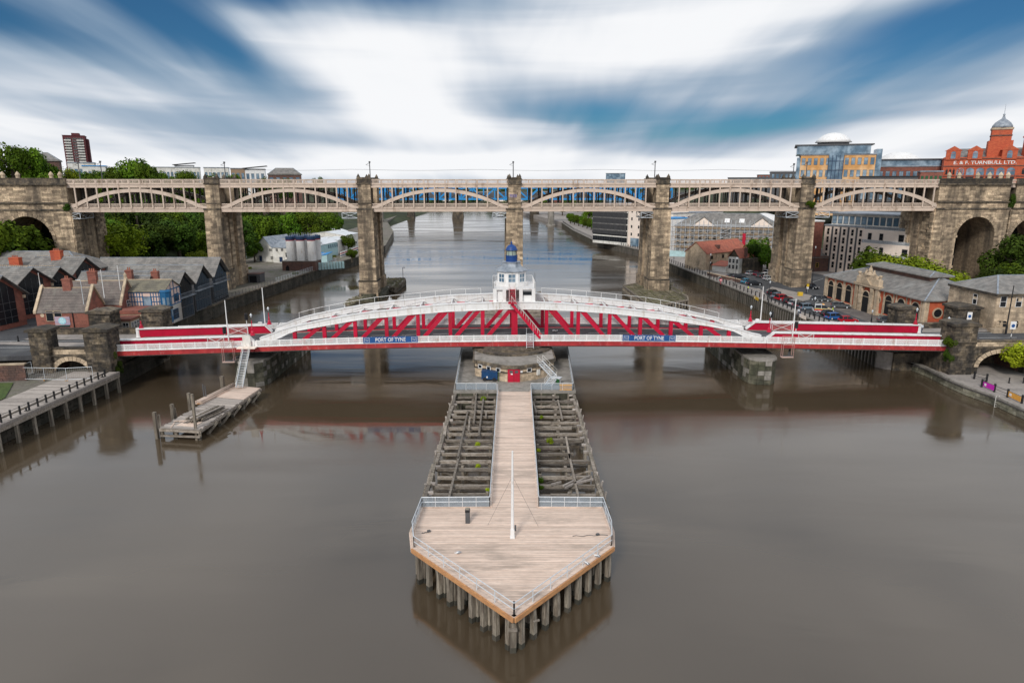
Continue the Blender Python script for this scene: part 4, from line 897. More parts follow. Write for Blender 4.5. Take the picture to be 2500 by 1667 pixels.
# upstream jetty behind
uj=thing('upstream_jetty','weathered timber jetty reaching from the island back towards the middle stone pier','jetty',(0,125,0))
MB().box(-9.4,9.8,1,62,2.5,2.7).build('frame_deck','oldwood',uj)
for i in range(40): MB().box(-2.4,2.6,1+i*1.55,2.52+i*1.55,2.7,2.78+random.uniform(0,.02)).build('deck_plank','greywood',uj)
for i in range(26):
    yy=1.5+i*2.35
    for s in (-1,1): MB().beam((s*2.6,yy,2.85),(s*9.4,yy+random.uniform(-.3,.3),2.85),.3,.3).build('cross_beam','oldwood',uj); pile(uj,s*9.3,yy,.4,.4,2.9+random.uniform(0,.5),0)
rb=MB()
for i in range(40): rb.cb(random.uniform(4,9),random.uniform(48,60),2.7+random.uniform(0,.9),random.uniform(.4,1.6),random.uniform(.3,1.1),random.uniform(.2,.7),random.uniform(0,3))
rb.build('rubble','oldwood',uj,kind='stuff')
# ================================================================== REST PIERS
def restpier(x0,x1,yf,label):
    cx=(x0+x1)/2; t=thing('rest_pier',label,'pier',(cx,yf,0),0,'stone rest piers under the ends of the swing span'); h=(x1-x0)/2
    P=[(-h*.45,0),(h*.45,0),(h*.85,1.0),(h,2.8),(h,26),(-h,26),(-h,2.8),(-h*.85,1.0)]
    MB().prism(P,'z',-.8,4.1).build('wall','greenstone',t); MB().prism([(a*1.06,b*1.0-.15 if b<1 else b) for a,b in P],'z',4.1,4.45).build('coping','concrete',t)
    def face(i,rows=5):
        a,b=Vector(P[i]),Vector(P[i+1]); L_=(b-a).length; ang=math.atan2((b-a).y,(b-a).x); nx,ny=math.sin(ang),-math.cos(ang)
        for k in range(rows):
            x=0; n=max(1,round(L_/1.15))
            for j in range(n):
                w=L_/n; p=a+(b-a)*((j+.5)/n); m=MB(); m.cb(p.x+nx*.02,p.y+ny*.02,k*.82+.02,w-.05,random.uniform(.08,.2),.77,ang); m.build('stone_block','greenstone' if random.random()<.75 else 'concrete',t)
    if cx<0: face(0);face(1);face(2);face(3)
    else: face(0);face(7) if False else None; face(6)
    if cx>0:
        a,b=Vector(P[5]),Vector(P[6]); 
        for k in range(5):
            for j in range(18):
                y0=2.8+j*1.28; MB().box(-h-random.uniform(.04,.12),-h+.02,y0+.02,y0+1.24,k*.82+.02,k*.82+.79).build('stone_block','greenstone' if random.random()<.75 else 'concrete',t)
        face(0)
        for k in range(5):
            for j in range(1):
                m=MB(); m.prism([(-h*.45,0.0),(-h*.85,1.0),(-h*.85+.2,1.1),(-h*.45+.2,.1)],'z',k*.82+.02,k*.82+.79); m.v=[(x-.08,y-.06,z) for x,y,z in m.v]; m.build('stone_block','greenstone',t)
    return t
lp_=atz(631,944,0); rp_=atz(1862,938,0)
restpier(lp_.x-4.3,lp_.x+1.2,lp_.y-.3,'algae stained stone rest pier under the left end of the swing span')
restpier(rp_.x-2.6,rp_.x+2.6,rp_.y-.3,'algae stained stone rest pier under the right end of the swing span')
# sloping brackets and hanging cradles
def cradle(px0,px1,ptop,pbot,label):
    a,zt=SO.px(px0,ptop,-.9); b,_=SO.px(px1,ptop,-.9); _,zb=SO.px(px0,pbot,-.9)
    t=thing('hanging_cradle',label,'cradle',SO.w((a+b)/2,-.9,zb),SO.r,'hanging cradles below the approach railings'); w=(b-a)/2; H=zt-zb; mb=MB()
    for x in (-w,w):
        for y in (0,.7): mb.cyl((x,y,0),(x,y,H),.035,None,5)
    for z in (0,.0,H*.62,H): 
        for y in (0,.7): mb.cyl((-w,y,z),(w,y,z),.035,None,5)
    mb.cyl((-w,0,H*.62),(w,0,H),.03,None,5); mb.build('frame',mk('pink_primer',(.52,.30,.27),.7),t); MB().box(-w-.1,w+.1,-.05,.75,-.08,0).build('floor','pinkw',t)
    br=MB(); br.beam((w*.5,.7,.2),(w*3.5,6,1.6),.3,.2); br.beam((w*1.2,.5,.1),(-w*.8,.5,.1),.3,.15); br.build('bracket_arm','steel_d',t)
cradle(539,566,833,884,'pinkish hanging cradle below the left approach railing beside the steep stair'); cradle(1915,1941,823,872,'pinkish hanging cradle below the right approach railing')
# steep stair to the floating platform
pa=SO.w(SO.px(604,849,-.6)[0],-.9,SO.px(604,849,-.6)[1]); pb=atz(584,946,1.9)
ss=thing('steep_stair','long steep grey steel stair from the red girder down to the floating platform','staircase',(pb.x,pb.y,1.9))
stair(ss,pa-Vector((pb.x,pb.y,1.9)),(0,0,0),1.05,24,1.0); g=pa-Vector((pb.x,pb.y,1.9)); MB().cb(g.x,g.y+.1,g.z,3.0,1.3,.14).build('platform','creamw',ss); MB().cb(g.x-.2,g.y+.7,g.z+.14,1.3,.1,1.9).build('gate','offwhite',ss)
# floating platform
FC=atz(520,990,1.6); fp=thing('floating_platform','weathered timber working platform on raked piles left of the jetty','platform',(FC.x,FC.y,0))
def fl_(px,py,z=1.6): p=atz(px,py,z); return Vector((p.x-FC.x,p.y-FC.y,z))
q=[fl_(390,1044),fl_(487,1049),fl_(637,947),fl_(572,940)]
nP=58
for i in range(nP):
    f0,f1=i/nP,(i+.93)/nP
    if .68<f0<.97: continue
    L0,L1=q[0].lerp(q[3],f0),q[0].lerp(q[3],f1); R0,R1=q[1].lerp(q[2],f0),q[1].lerp(q[2],f1)
    e=random.uniform(-.03,.03); z=random.uniform(-.03,.03)
    MB().prism([(L0.x+(R0.x-L0.x)*e,L0.y+(R0.y-L0.y)*e),(R0.x+(R0.x-L0.x)*e*.6,R0.y),(R1.x+(R0.x-L0.x)*e*.6,R1.y),(L1.x+(R0.x-L0.x)*e,L1.y)],'z',1.5+z,1.6+z).build('deck_board','greywood',fp)
def shp(c,z0,z1,mat,name,par=fp): return MB().prism([(v.x,v.y) for v in c],'z',z0,z1).build(name,mat,par)
lp2=lambda f,g:q[0].lerp(q[3],f).lerp(q[1].lerp(q[2],f),g)
shp([lp2(.68,.02),lp2(.68,1),lp2(.83,1),lp2(.83,.02)],1.5,1.66,'plank','plywood_sheet'); shp([lp2(.832,.02),lp2(.832,1),lp2(.99,1),lp2(.99,.02)],1.5,1.655,'plank','plywood_sheet')
shp([lp2(.06,.3),lp2(.05,.75),lp2(.14,.8),lp2(.15,.35)],1.6,1.66,'plank','plywood_sheet'); 
for a,b in ((0,3),(1,2)): MB().beam(q[a]-Vector((0,0,.3)),q[b]-Vector((0,0,.3)),.25,.35).build('side_beam','oldwood',fp)
for a,b in ((0,1),(2,3)): MB().beam(q[a]-Vector((0,0,.3)),q[b]-Vector((0,0,.3)),.25,.3).build('end_beam','oldwood',fp)
MB().beam(q[0]-Vector((0,0,1.1)),q[1]-Vector((0,0,1.0)),.22,.25).build('end_beam','oldwood',fp)
for f in (.02,.3,.5,.7,.92,): 
    for g in (0,.35,.95):
        if f>.1 and 0<g<.9: continue
        c=lp2(f,g); pile(fp,c.x,c.y,.36,.36,1.5,.2)
for f in (.18,.38,.55,.72,.9): c=lp2(f,1.0); MB().beam((c.x-.6,c.y-.8,-.2),(c.x+.5,c.y+.4,1.4),.3,.32).build('raking_pile','pile',fp)
for px,py,pt,w in ((381,1043,1006,.42),(391,1040,1012,.25),(423,1018,986,.4),(429,1016,996,.22),(465,1000,959,.4),(478,1046,962,.3),(544,945,918,.5),(499,975,938,.14),(504,976,942,.12)):
    c=fl_(px,py); t_=aty(px,pt,c.y+FC.y); h=t_.z
    m=MB(); m.cb(c.x,c.y,-.8,w,w,h+.8,random.uniform(-.2,.2)); m.build('upright_pile','pile' if w>.2 else 'steel_d',fp)
tk=thing('timber_stack','bundle of long new tan planks along the far edge of the working platform','timber stack',(FC.x,FC.y,1.6))
a_,b_=lp2(.50,-.04),lp2(.99,.12)
for i in range(5):
    for k in range(3-(i>3)): o=Vector(((i-2)*.24,0,.1+k*.17)); MB().beam(Vector((a_.x,a_.y,0))+o,Vector((b_.x+random.uniform(-.5,.3),b_.y+random.uniform(-.3,.3),0))+o,.21,.14).build('plank','plank_o' if random.random()<.25 else 'plank',tk)
tk=thing('timber_stack','untidy pile of old weathered timbers near the front of the working platform','timber stack',(FC.x,FC.y,1.6))
a_,b_=lp2(.12,.62),lp2(.40,.78)
for i in range(6):
    for k in range(5): 
        o=Vector(((i-2.5)*.26+random.uniform(-.08,.08),0,.1+k*.17)); r=random.uniform(-.5,.5)
        MB().beam(Vector((a_.x+r,a_.y+r,0))+o,Vector((b_.x+r+random.uniform(-.6,.6),b_.y+r*.6,0))+o,.2,.13).build('old_timber',random.choice(('oldwood','greywood','pile')),tk)
for i in range(9):
    c=lp2(random.uniform(.05,.4),random.uniform(.15,.6)); o=thing('loose_plank','loose weathered plank lying on the front half of the working platform','plank',(FC.x+c.x,FC.y+c.y,1.62+i*.02),random.uniform(0,3),'loose planks scattered on the working platform'); MB().box(-random.uniform(.5,1.4),random.uniform(.5,1.4),-.1,.1,0,.06).build('board','greywood' if i%3 else 'plank',o)
# timber fenders at the stone piers
def fender(pts,z,label,C):
    t=thing('pier_fender',label,'timber platform',(C.x,C.y,0),0,'timber fenders round the feet of the high bridge piers')
    P=[(p.x-C.x,p.y-C.y) for p in pts]; n=len(P)
    for i in range(n):
        a,b=Vector(P[i]),Vector(P[(i+1)%n]); L_=(b-a).length; k=max(2,int(L_/1.3))
        MB().beam((*a,z-.15),(*b,z-.15),.35,.35).build('edge_beam','oldwood',t); MB().beam((*a,z-1.5),(*b,z-1.5),.3,.3).build('edge_beam','oldwood',t)
        for j in range(k): c=a+(b-a)*j/k; pile(t,c.x,c.y,.34,.34,z+random.uniform(-.1,.25),0)
    cx_=sum(a for a,b in P)/n; cy_=sum(b for a,b in P)/n; dk=MB()
    x0,x1=min(a for a,b in P),max(a for a,b in P)
    def yr(x):
        ys=[]
        for i in range(n):
            (a,b),(c,d)=P[i],P[(i+1)%n]
            if (a-x)*(c-x)<0: ys.append(b+(d-b)*(x-a)/(c-a))
        return (min(ys),max(ys)) if len(ys)>1 else None
    x=x0+.25
    while x<x1:
        r=yr(x)
        if r and r[1]-r[0]>.6:
            dk.box(x,x+.22,r[0],r[1],z-.35+random.uniform(-.05,.05),z-.15+random.uniform(-.05,.08))
        x+=random.uniform(.3,.6)
    for i in range(30):
        x=random.uniform(x0+.5,x1-.5); r=yr(x)
        if r and r[1]-r[0]>1: y=random.uniform(*r); a=random.uniform(0,3); l=random.uniform(.6,2); dk.beam((x-l*math.cos(a),y-l*math.sin(a)*.4,z),(x+l*math.cos(a),y+l*math.sin(a)*.4,z+random.uniform(-.1,.3)),.2,.2)
    dk.build('decking',mk('mossy_timber',(.15,.14,.07),.95,.35,2.,(1,1,1),(.22,.19,.14),.4,rnd=.35),t,kind='stuff')
    return t
zf=2.6
fender([atz(1521,697,zf),atz(1590,748,zf-.0),atz(1680,731,zf),atz(1678,722,zf),atz(1640,707,zf),atz(1640,690,zf),atz(1560,690,zf)],zf,'mossy broken timber platform around the foot of the pier right of centre',atz(1610,728,0))
fender([atz(938,693,1.8),atz(965,703,1.8),atz(990,683,1.8),atz(988,678,1.8),atz(945,679,1.8)],1.8,'broken timber staging just right of the second pier in the water',atz(965,700,0))
fender([atz(845,741,2.6),atz(852,745,2.6),atz(878,727,2.6),atz(872,722,2.6)],2.6,'narrow timber gangway at the left foot of the second pier in the water',atz(860,738,0))
for px_,lab,r1 in (((888,740),'green stained round stone footing of the second pier in the water',0),):
    pass
for i in (1,):
    c,d=lows[i]; ft=thing('pier_footing','green stained rounded stone footing under the second pier in the water','footing',HO.w((c+d)/2,6.5,0),HO.r)
    w=(d-c)/2; P=[(-w-1.2,-6),(-w+.2,-8.6),(w-.2,-8.6),(w+1.4,-6),(w+1.6,8),(-w-1.2,8)]; MB().prism(P,'z',-.8,1.4).build('footing','greenstone',ft); MB().prism([(a*.9,b*.96) for a,b in P],'z',1.4,2.1).build('step','greenstone',ft)
pm=thing('signal_post','thin dark post on the timber staging right of the second pier','post',atz(984,678,1.8)); MB().cyl((0,0,0),(0,0,3.6),.09,None,6).build('pole','black',pm); MB().cb(.5,0,3.2,.25,.2,.4).build('lamp','black',pm)
# ================================================================== BANKS
GZ=3.3
def poly_ground(name,pts,z,mat,zb=-1,side=None,kind='structure',thick=None):
    return MB().prism(pts,'z',zb,z).build(name,mat,kind=kind)
LQ=[(-66,-40),(-66,60),(-67.3,78),(-66.0,104),(-66.6,124),(-77.0,148),(-77.6,158),(-75.2,166),(-75.6,178),(-72.4,206),(-68.8,240),(-67.2,260),(-63.6,283),(-62,330),(-75,430),(-99,540),(-112,700),(-90,860)]
RQ=[(70,118.6),(69,119.2),(68.5,119.6),(68.2,120),(68,120.3),(67.7,120.7),(68,149),(66.4,176),(64.4,208),(60.8,261),(59.4,309),(51.4,340),(43.8,370),(39.8,440),(38.6,526),(24.2,629),(5,740),(-10,860)]
poly_ground('left_bank',LQ+[(-1500,860),(-1500,-40)],GZ,'gravel')
poly_ground('right_bank',RQ[::-1]+[(1500,118.6),(1500,860)],GZ-.05,'paving')
ZQ=1.5
LOWQ=[tuple(atz(x,y,ZQ).xy) for x,y in ((2500,998),(2423,964),(2358,942),(2316,924),(2263,898),(2202,876))]
MB().box(69.5,160,118.2,118.59,-1,GZ-.02).build('quay_step','stone_dark',kind='structure')
LOWQ=[(LOWQ[0][0]+.5,-40),(LOWQ[0][0]+.3,60)]+LOWQ+[(LOWQ[-1][0]-1.2,118.7)]
poly_ground('lower_quay',LOWQ[::-1]+[(1500,-40),(1500,118.7)],ZQ,'paving')
poly_ground('far_land',[(-3000,860),(3000,860),(4000,6500),(-4000,6500)],4,'earth')
def quaywall(pts,label,mat,z,side,ribs=False,single_to=0):
    t=thing('quay_wall',label,'wall',(pts[0][0],pts[0][1],0)); ox,oy=pts[0]; jm=MB(); rb=MB()
    for (a,b),(c,d) in zip(pts[:-1],pts[1:]):
        p,q=Vector((a-ox,b-oy)),Vector((c-ox,d-oy)); L_=(q-p).length; ang=math.atan2((q-p).y,(q-p).x); nx=Vector((math.sin(ang),-math.cos(ang)))*side
        m=MB(); m.beam((*(p+nx*.1),z+.02),(*(q+nx*.1),z+.02),.55,.3); m.build('coping','stone_dark' if side>0 else 'concrete',t)
        if ribs:
            n=int(L_/1.25)
            for i in range(n): c_=p+(q-p)*(i+.5)/n+nx*.15; rb.cb(c_.x,c_.y,-.5,.3,.34,z+.1,ang)
        else:
            n=max(1,int(L_/1.5))
            for k in range(int((z-.05)/.5)):
                for i in range(n):
                    w=L_/n; c_=p+(q-p)*(i+.5+(.25 if k%2 else -.25))/n+nx*.02; jm.cb(c_.x,c_.y,k*.5+.05,w-.06,random.uniform(.1,.25),.46,ang)
    (rb if ribs else jm).build('rib' if ribs else 'ashlar',mat,t,kind='stuff')
quaywall(LQ[2:14],'rough stone river wall along the left bank','mud',GZ,1)
quaywall([p for p in RQ[5:15]],'dark ribbed river wall below the promenade on the right bank','mud',GZ-.05,-1,True)
quaywall(LOWQ[1:],'low pale stone river wall in front of the right bridge tower','stone_low',ZQ,-1)
# raised road at both ends
def SW(s,t): p=SO.w(s,t); return (p.x,p.y)
poly_ground('left_road',[SW(SL,-.6),SW(SL,TR+.8),SW(-87,TR+1),SW(-87,60),SW(-160,75),SW(-160,-4),SW(-95,-2.5)],6.05,'asphalt',5.3)
poly_ground('right_road',[SW(SR,-.2),SW(SR,TR+1),SW(180,TR+4),SW(180,-.2)],6.05,'asphalt',5.3)
def sheet(name,pts,z,mat): return MB().add([(x,y,z) for x,y in pts],[tuple(range(len(pts)))]).build(name,mat,kind='structure')
sheet('pavement',[SW(SL,9.6),SW(SL,TR+.6),SW(-87,TR+.6),SW(-87,9.8)],6.16,'paving'); sheet('pavement',[SW(-76,4.6),SW(-70,4.4),SW(-70,7.2),SW(-90,8.4),SW(-92,7)],6.12,'paving')
sheet('pavement',[SW(SR,TR-2.5),SW(180,TR-2.0),SW(180,TR+3.8),SW(SR,TR+.8)],6.16,'paving')
for a,b,t in ((-100,-92,5),(-88,-82,4.2),(-80,-71,4.0),(77,82,6.2),(85,92,6.3),(95,104,6.4),(108,118,6.5)): sheet('road_marking',[SW(a,t),SW(b,t),SW(b,t+.18),SW(a,t+.18)],6.062,'paint')
for a,b,t in ((-95,-70,9.2),(76,150,10.2)): sheet('road_marking',[SW(a,t),SW(b,t),SW(b,t+.16),SW(a,t+.16)],6.062,'paint')
# gate towers of the low bridge
def tower(px0,px1,pcap,t,zb,label,s2=None):
    a,zt=SO.px(px0,pcap,t); b,_=SO.px(px1,pcap,t); w=(b-a)/2; o=SO.w((a+b)/2,t,0); T=thing('bridge_tower',label,'tower',(o.x,o.y,zb),SO.r,'sooty stone towers at the ends of the low bridge'); H=zt-zb; D=2*w*.92
    core=MB(); core.box(-w+.1,w-.1,.1,D-.1,0,H-.7); core.box(-w+.1,w-.1,.1,D-.1,0,.4); core.build('shaft','mortar',T)
    c=MB(); c.prism([(-w-.38,H-.7),(w+.38,H-.7),(w+.38,H-.3),(w*.2,H),(-w*.2,H),(-w-.38,H-.3)],'y',-.38,D+.38); c.build('cap','stone_dark',T)
    bnd=MB(); bnd.box(-w-.12,w+.12,-.12,D+.12,(6.9-zb),(7.15-zb)); bnd.build('string_course','stone_dark',T)
    z0=0 if zb<5 else .0
    courses(T,'stone_dark',-w,w,.0,z0,H-.7,.42,.95,single=True,depth=.1)
    jm=MB(); courses(T,'stone_dark',0,D,w,z0,H-.7,.42,.95,single=False,mb=jm,axis='y',sign=1); courses(T,'stone_dark',0,D,-w,z0,H-.7,.42,.95,single=False,mb=jm,axis='y',sign=-1); jm.build('ashlar','stone_dark',T,kind='stuff')
    return T,a,b
T1,a1,b1=tower(66,110,801,-2.2,3.3,'sooty stone tower left of the small arch at the left end of the low bridge')
T2,a2,b2=tower(200,258,800,-2.2,2.6,'larger sooty stone tower next to the left end of the white lattice railing')
tower(214,265,757,13.6,6,'sooty stone tower behind, beside the brick pub at the left end'); tower(344,394,753,13.6,1.5,'sooty stone tower standing behind the red girder at the left end')
T5,a5,b5=tower(2336,2391,787,-1.6,1.45,'sooty stone tower beside the green bush at the right end of the low bridge')
T6,_,_=tower(2342,2396,746,13.6,3.2,'sooty stone tower with a round blue sign at the right end of the low bridge'); tower(2195,2239,747,13.6,3.2,'squat sooty stone tower behind the far red girder at the right end')
# parapet walls with arches
def parapet(s0,s1,t,cx,hw,label,rise=2.2,zt=7.3,zg=2.6):
    o=SO.w(s0,t,0); T=thing('parapet_wall',label,'wall',(o.x,o.y,0),SO.r); W_=s1-s0; c=cx-s0; zs=5.2-rise
    MB().archwall(0,W_,zg,6.2,c,hw,zs,rise,0,1.2).build('arch_wall','mortar',T); MB().box(0,W_,.15,.75,6.2,zt-.2).build('upper_wall','mortar',T); MB().box(-.1,W_+.1,.0,.9,zt-.2,zt+.05).build('coping','stone_dark',T); MB().box(-.05,W_+.05,-.2,.1,6.0,6.25).build('string_course','stone_dark',T)
    def ins(x,z,dx,dz): return ((x-c)/(hw+.75+dx*.5))**2+(max(0,z-zs)/(rise+.75))**2>1
    courses(T,'stone_dark',0,W_,0,zg,6.0,.42,.95,single=True,inside=ins,depth=.08); courses(T,'stone_pale',0,W_,.15,6.25,zt-.2,.4,.9,single=True,depth=.06)
    n=15
    for i in range(n):
        a_,b_=PI*(i+.05)/n,PI*(i+.95)/n
        MB().prism([(c-hw*math.cos(a_),zs+rise*math.sin(a_)),(c-(hw+.75)*math.cos(a_),zs+(rise+.75)*math.sin(a_)),(c-(hw+.75)*math.cos(b_),zs+(rise+.75)*math.sin(b_)),(c-hw*math.cos(b_),zs+rise*math.sin(b_))],'y',-.1,.05).build('voussoir','stone_pale',T)
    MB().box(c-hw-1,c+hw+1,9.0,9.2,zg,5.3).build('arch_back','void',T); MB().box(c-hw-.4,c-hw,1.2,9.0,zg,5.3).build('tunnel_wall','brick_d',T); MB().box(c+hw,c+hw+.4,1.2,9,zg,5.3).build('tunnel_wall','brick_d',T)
    return T
c1=(b1+a2)/2; parapet(b1,a2,-1.6,c1,2.75,'sooty stone parapet with low arch between the two left towers')
c5=SO.px(2440,870,-1.2)[0]; parapet(b5,b5+30,-1.2,c5+.6,4.1,'sooty stone parapet with a wide road arch right of the bridge tower',2.5,zg=1.4)
MB().box(-87,-66.6,109.5,126.5,-1,5.25).build('embankment','stone_dark',kind='structure')
MB().box(74.2,77.5,112.5,126,-1,5.25).build('embankment','stone_dark',kind='structure')
def wall(p,q,z0,z1,th,mat,label,cop='stone_dark',name='stone_wall',single=True,ch=.45,bw=1.1):
    p,q=Vector(p),Vector(q); d=q-p; L_=d.length; a=math.atan2(d.y,d.x); T=thing(name,label,'wall',(p.x,p.y,z0),a); MB().box(0,L_,0,th,0,z1-z0-.15).build('core','mortar',T); MB().box(-.05,L_+.05,-.1,th+.1,z1-z0-.15,z1-z0+.05).build('coping',cop,T)
    jm=MB(); courses(T,mat,0,L_,0,0,z1-z0-.15,ch,bw,single=single,mb=jm,depth=.07); 
    if not single: jm.build('masonry',mat,T,kind='stuff')
    return T
wall(SW(-84,TR+.8),SW(-66.2,TR+.8),6,7.25,.5,'stone_dark','sooty low stone wall behind the pavement at the left end of the low bridge')
wall(SW(SR-3,TR+.8),SW(105,TR+3),6,7.1,.5,'stone_dark','sooty low stone wall behind the pavement at the right end of the low bridge')
wall((-104,97),(-76,101),3.3,6.0,.5,'brick_d','long brown brick wall below the road at far left','stone_pale','brick_wall')
sheet('lawn',[(-72.5,60),(-72.8,92),(-77,99.5),(-110,96),(-110,55)],3.42,'grass')
# timber wharf at left
WQ=[atz(0,1041,3.3),atz(289,911,3.3)]; d=(WQ[1]-WQ[0]).normalized(); W0=WQ[0]-d*22; W1=WQ[1]+d*.3; nn=Vector((-d.y,d.x,0)); Lw=(W1-W0).length
wf=thing('timber_wharf','old timber boarded wharf with black posts along the left bank','wharf',W0,math.atan2(d.y,d.x))
nb=int(Lw/.24)
x=0
while x<Lw-.3:
    z=random.uniform(-.01,.01); 
    if x<16: x+=.30; continue
    MB().box(x,x+.275,.05,7.6+random.uniform(-.04,.04),.02+z,.14+z).build('wharf_board','greywood',wf); x+=.30
MB().box(0,Lw,-.05,.35,-.22,.2).build('edge_beam','greywood',wf); MB().box(0,Lw,.0,.3,-.75,-.25).build('edge_beam','oldwood',wf)
for i in range(int(Lw/3.1)+1): pass
for i in range(int(Lw/1.62)): MB().box(i*1.62+.3-.09,i*1.62+.3+.09,.5,.68,.14,1.32).build('railing_post','black',wf)
rr_=MB(); [rr_.cyl((0,.59,z),(Lw,.59,z),.03,None,5) for z in (.7,1.15)]; rr_.build('rail','black',wf)
for px_,py_ in ((285/4.355,740+1150/4.355),(1095/4.355,740+790/4.355)):
    p=atz(px_,py_,3.45); b=thing('mooring_bollard','small black mooring bollard on the wharf edge beam '+('near the left frame edge' if px_<100 else 'near the bridge tower'),'bollard',p+Vector((-.2,.2,0))); MB().lathe(0,0,[(.16,0),(.1,.1),(.1,.32),(.18,.38),(.16,.46)],10).build('post','black',b); MB().cb(0,0,.0,.5,.3,.06).build('base','black',b)
# piles under the wharf reach the water: rebuild as plain posts
for i in range(int(Lw/3.1)+1): MB().box(i*3.1-.2,i*3.1+.2,.06,.42,-4.2,-.22).build('pile','pile',wf)
MB().box(0,Lw,2.4,2.8,-4.2,0).build('back_wall','mud',wf)
# mesh fence panels
def heras(p,q,label):
    p,q=Vector(p),Vector(q); d=q-p; L_=d.length; T=thing('mesh_fence_panel',label,'fence panel',p,math.atan2(d.y,d.x),'temporary mesh fence panels on the left wharf'); m=MB()
    for a,b in (((0,0,.1),(0,0,2)),((L_,0,.1),(L_,0,2)),((0,0,2),(L_,0,2)),((0,0,.15),(L_,0,.15))): m.cyl(a,b,.035,None,6)
    m.build('frame','galv',T); w=MB(); n=int(L_/.28)
    for i in range(1,n): w.cyl((L_*i/n,0,.15),(L_*i/n,0,2),.006,None,3)
    w.build('mesh_wire','galv',T,kind='stuff'); MB().cb(0,0,0,.3,.6,.13).build('foot','orange',T); MB().cb(L_,0,0,.3,.6,.13).build('foot','concrete',T)
hp=[(38,927),(110,928),(164,929),(228,925)]
for i,(a,b) in enumerate(zip(hp[:-1],hp[1:])): heras(atz(*a,3.4),atz(*b,3.4),['temporary mesh fence panel beside the lawn, leftmost of three','temporary mesh fence panel in front of the small arch','temporary mesh fence panel nearest the large stone tower'][i])
heras(atz(38,927,3.4),atz(80,912,3.4),'temporary mesh fence panel turned back along the lawn edge')
# ================================================================== BUILDINGS
_wc={}
def wmesh(w,h,st,frm,pane):
    k=(round(w,2),round(h,2),st,frm,pane)
    if k in _wc: return _wc[k]
    f=.07; m=MB(); m.box(-w/2-f,w/2+f,-.09,.0,-f,0); m.box(-w/2-f,w/2+f,-.07,.0,h,h+f); m.box(-w/2-f,-w/2,-.07,0,0,h); m.box(w/2,w/2+f,-.07,0,0,h)
    nx,nz={'s':(1,2),'c':(2,2),'g':(2,3),'p':(1,1),'t':(3,4),'w':(4,2)}[st]
    for i in range(1,nx): m.box(-w/2+w*i/nx-.03,-w/2+w*i/nx+.03,-.06,0,0,h)
    for i in range(1,nz): m.box(-w/2,w/2,-.055,0,h*i/nz-.03,h*i/nz+.03)
    _wc[k]=(m.mesh('window',frm),MB().box(-w/2,w/2,-.02,.03,0,h).mesh('pane',pane)); return _wc[k]
def win(par,x,y,z,w,h,face='f',st='c',frm='white',pane='glass'):
    a,b=wmesh(w,h,st,frm,pane); rz={'f':0,'r':PI/2,'b':PI,'l':-PI/2}[face]; off={'f':(0,-.02),'r':(.02,0),'b':(0,.02),'l':(-.02,0)}[face]
    o=ob('window',a,par,(x+off[0],y+off[1],z),rz); ob('pane',b,o); return o
def awin(par,x,y,z,w,h,face='f',frm='stone_pale',pane='glass',n=10):   # round headed window or opening
    k=('A',round(w,2),round(h,2),frm,pane)
    if k not in _wc:
        def arc(r,hh,rr): return [(-r,0)]+[(-r*math.cos(PI*i/n),hh+rr*math.sin(PI*i/n)) for i in range(n+1)]+[(r,0)]
        hs_=h-w/2; inn=arc(w/2,hs_,w/2); out=arc(w/2+.22,hs_,w/2+.22); m=MB(); m.add([(a,-.14,b) for a,b in inn]+[(a,-.14,b) for a,b in out]+[(a,0,b) for a,b in out]+[(a,0.0,b) for a,b in inn],
          [(i+1,i,len(inn)+i,len(inn)+i+1) for i in range(len(inn)-1)]+[(len(inn)+i+1,len(inn)+i,2*len(inn)+i,2*len(inn)+i+1) for i in range(len(inn)-1)]+[(i,i+1,3*len(inn)+i+1,3*len(inn)+i) for i in range(len(inn)-1)])
        m.box(-w/2,w/2,-.1,-.04,hs_-.05,hs_+.07)
        _wc[k]=(m.mesh('window',frm),MB().prism(inn,'y',-.04,-.01).mesh('pane',pane))
    a,b=_wc[k]; rz={'f':0,'r':PI/2,'b':PI,'l':-PI/2}[face]; o=ob('window',a,par,(x,y,z),rz); ob('pane',b,o); return o
def gable_x(par,x0,x1,y0,y1,ze,zr,mat,ov=.35,th=.14,name='roof'):   # ridge along x
    ym=(y0+y1)/2; m=MB(); s=(zr-ze)/(ym-y0); e=ze-ov*s
    m.add([(x0-ov,y0-ov,e),(x1+ov,y0-ov,e),(x1+ov,ym,zr),(x0-ov,ym,zr),(x0-ov,y0-ov,e+th),(x1+ov,y0-ov,e+th),(x1+ov,ym,zr+th),(x0-ov,ym,zr+th)],[(0,3,2,1),(4,5,6,7),(0,1,5,4),(1,2,6,5),(2,3,7,6),(3,0,4,7)])
    m.add([(x0-ov,y1+ov,e),(x0-ov,ym,zr),(x1+ov,ym,zr),(x1+ov,y1+ov,e),(x0-ov,y1+ov,e+th),(x0-ov,ym,zr+th),(x1+ov,ym,zr+th),(x1+ov,y1+ov,e+th)],[(0,3,2,1),(4,5,6,7),(0,1,5,4),(1,2,6,5),(2,3,7,6),(3,0,4,7)])
    r=m.build(name,mat,par); MB().box(x0-ov,x1+ov,ym-.13,ym+.13,zr+th-.06,zr+th+.07).build('ridge_tile','stone_pale' if mat!='slate' else 'lead',r)
    n=max(2,int((x1-x0)/1.5)); ln=MB()
    rows=max(3,int(math.hypot(ym-y0,zr-ze)/.55))
    for sgn,ys in ((1,y0-ov),(-1,y1+ov)):
        for k in range(1,rows):
            f=k/rows; yy=ys+(ym-ys)*f; zz=e+(zr-e)*f+th; ln.beam((x0-ov,yy,zz),(x1+ov,yy,zz),.12,.035)
    ln.build('slate_course',mat,r,kind='stuff'); return r
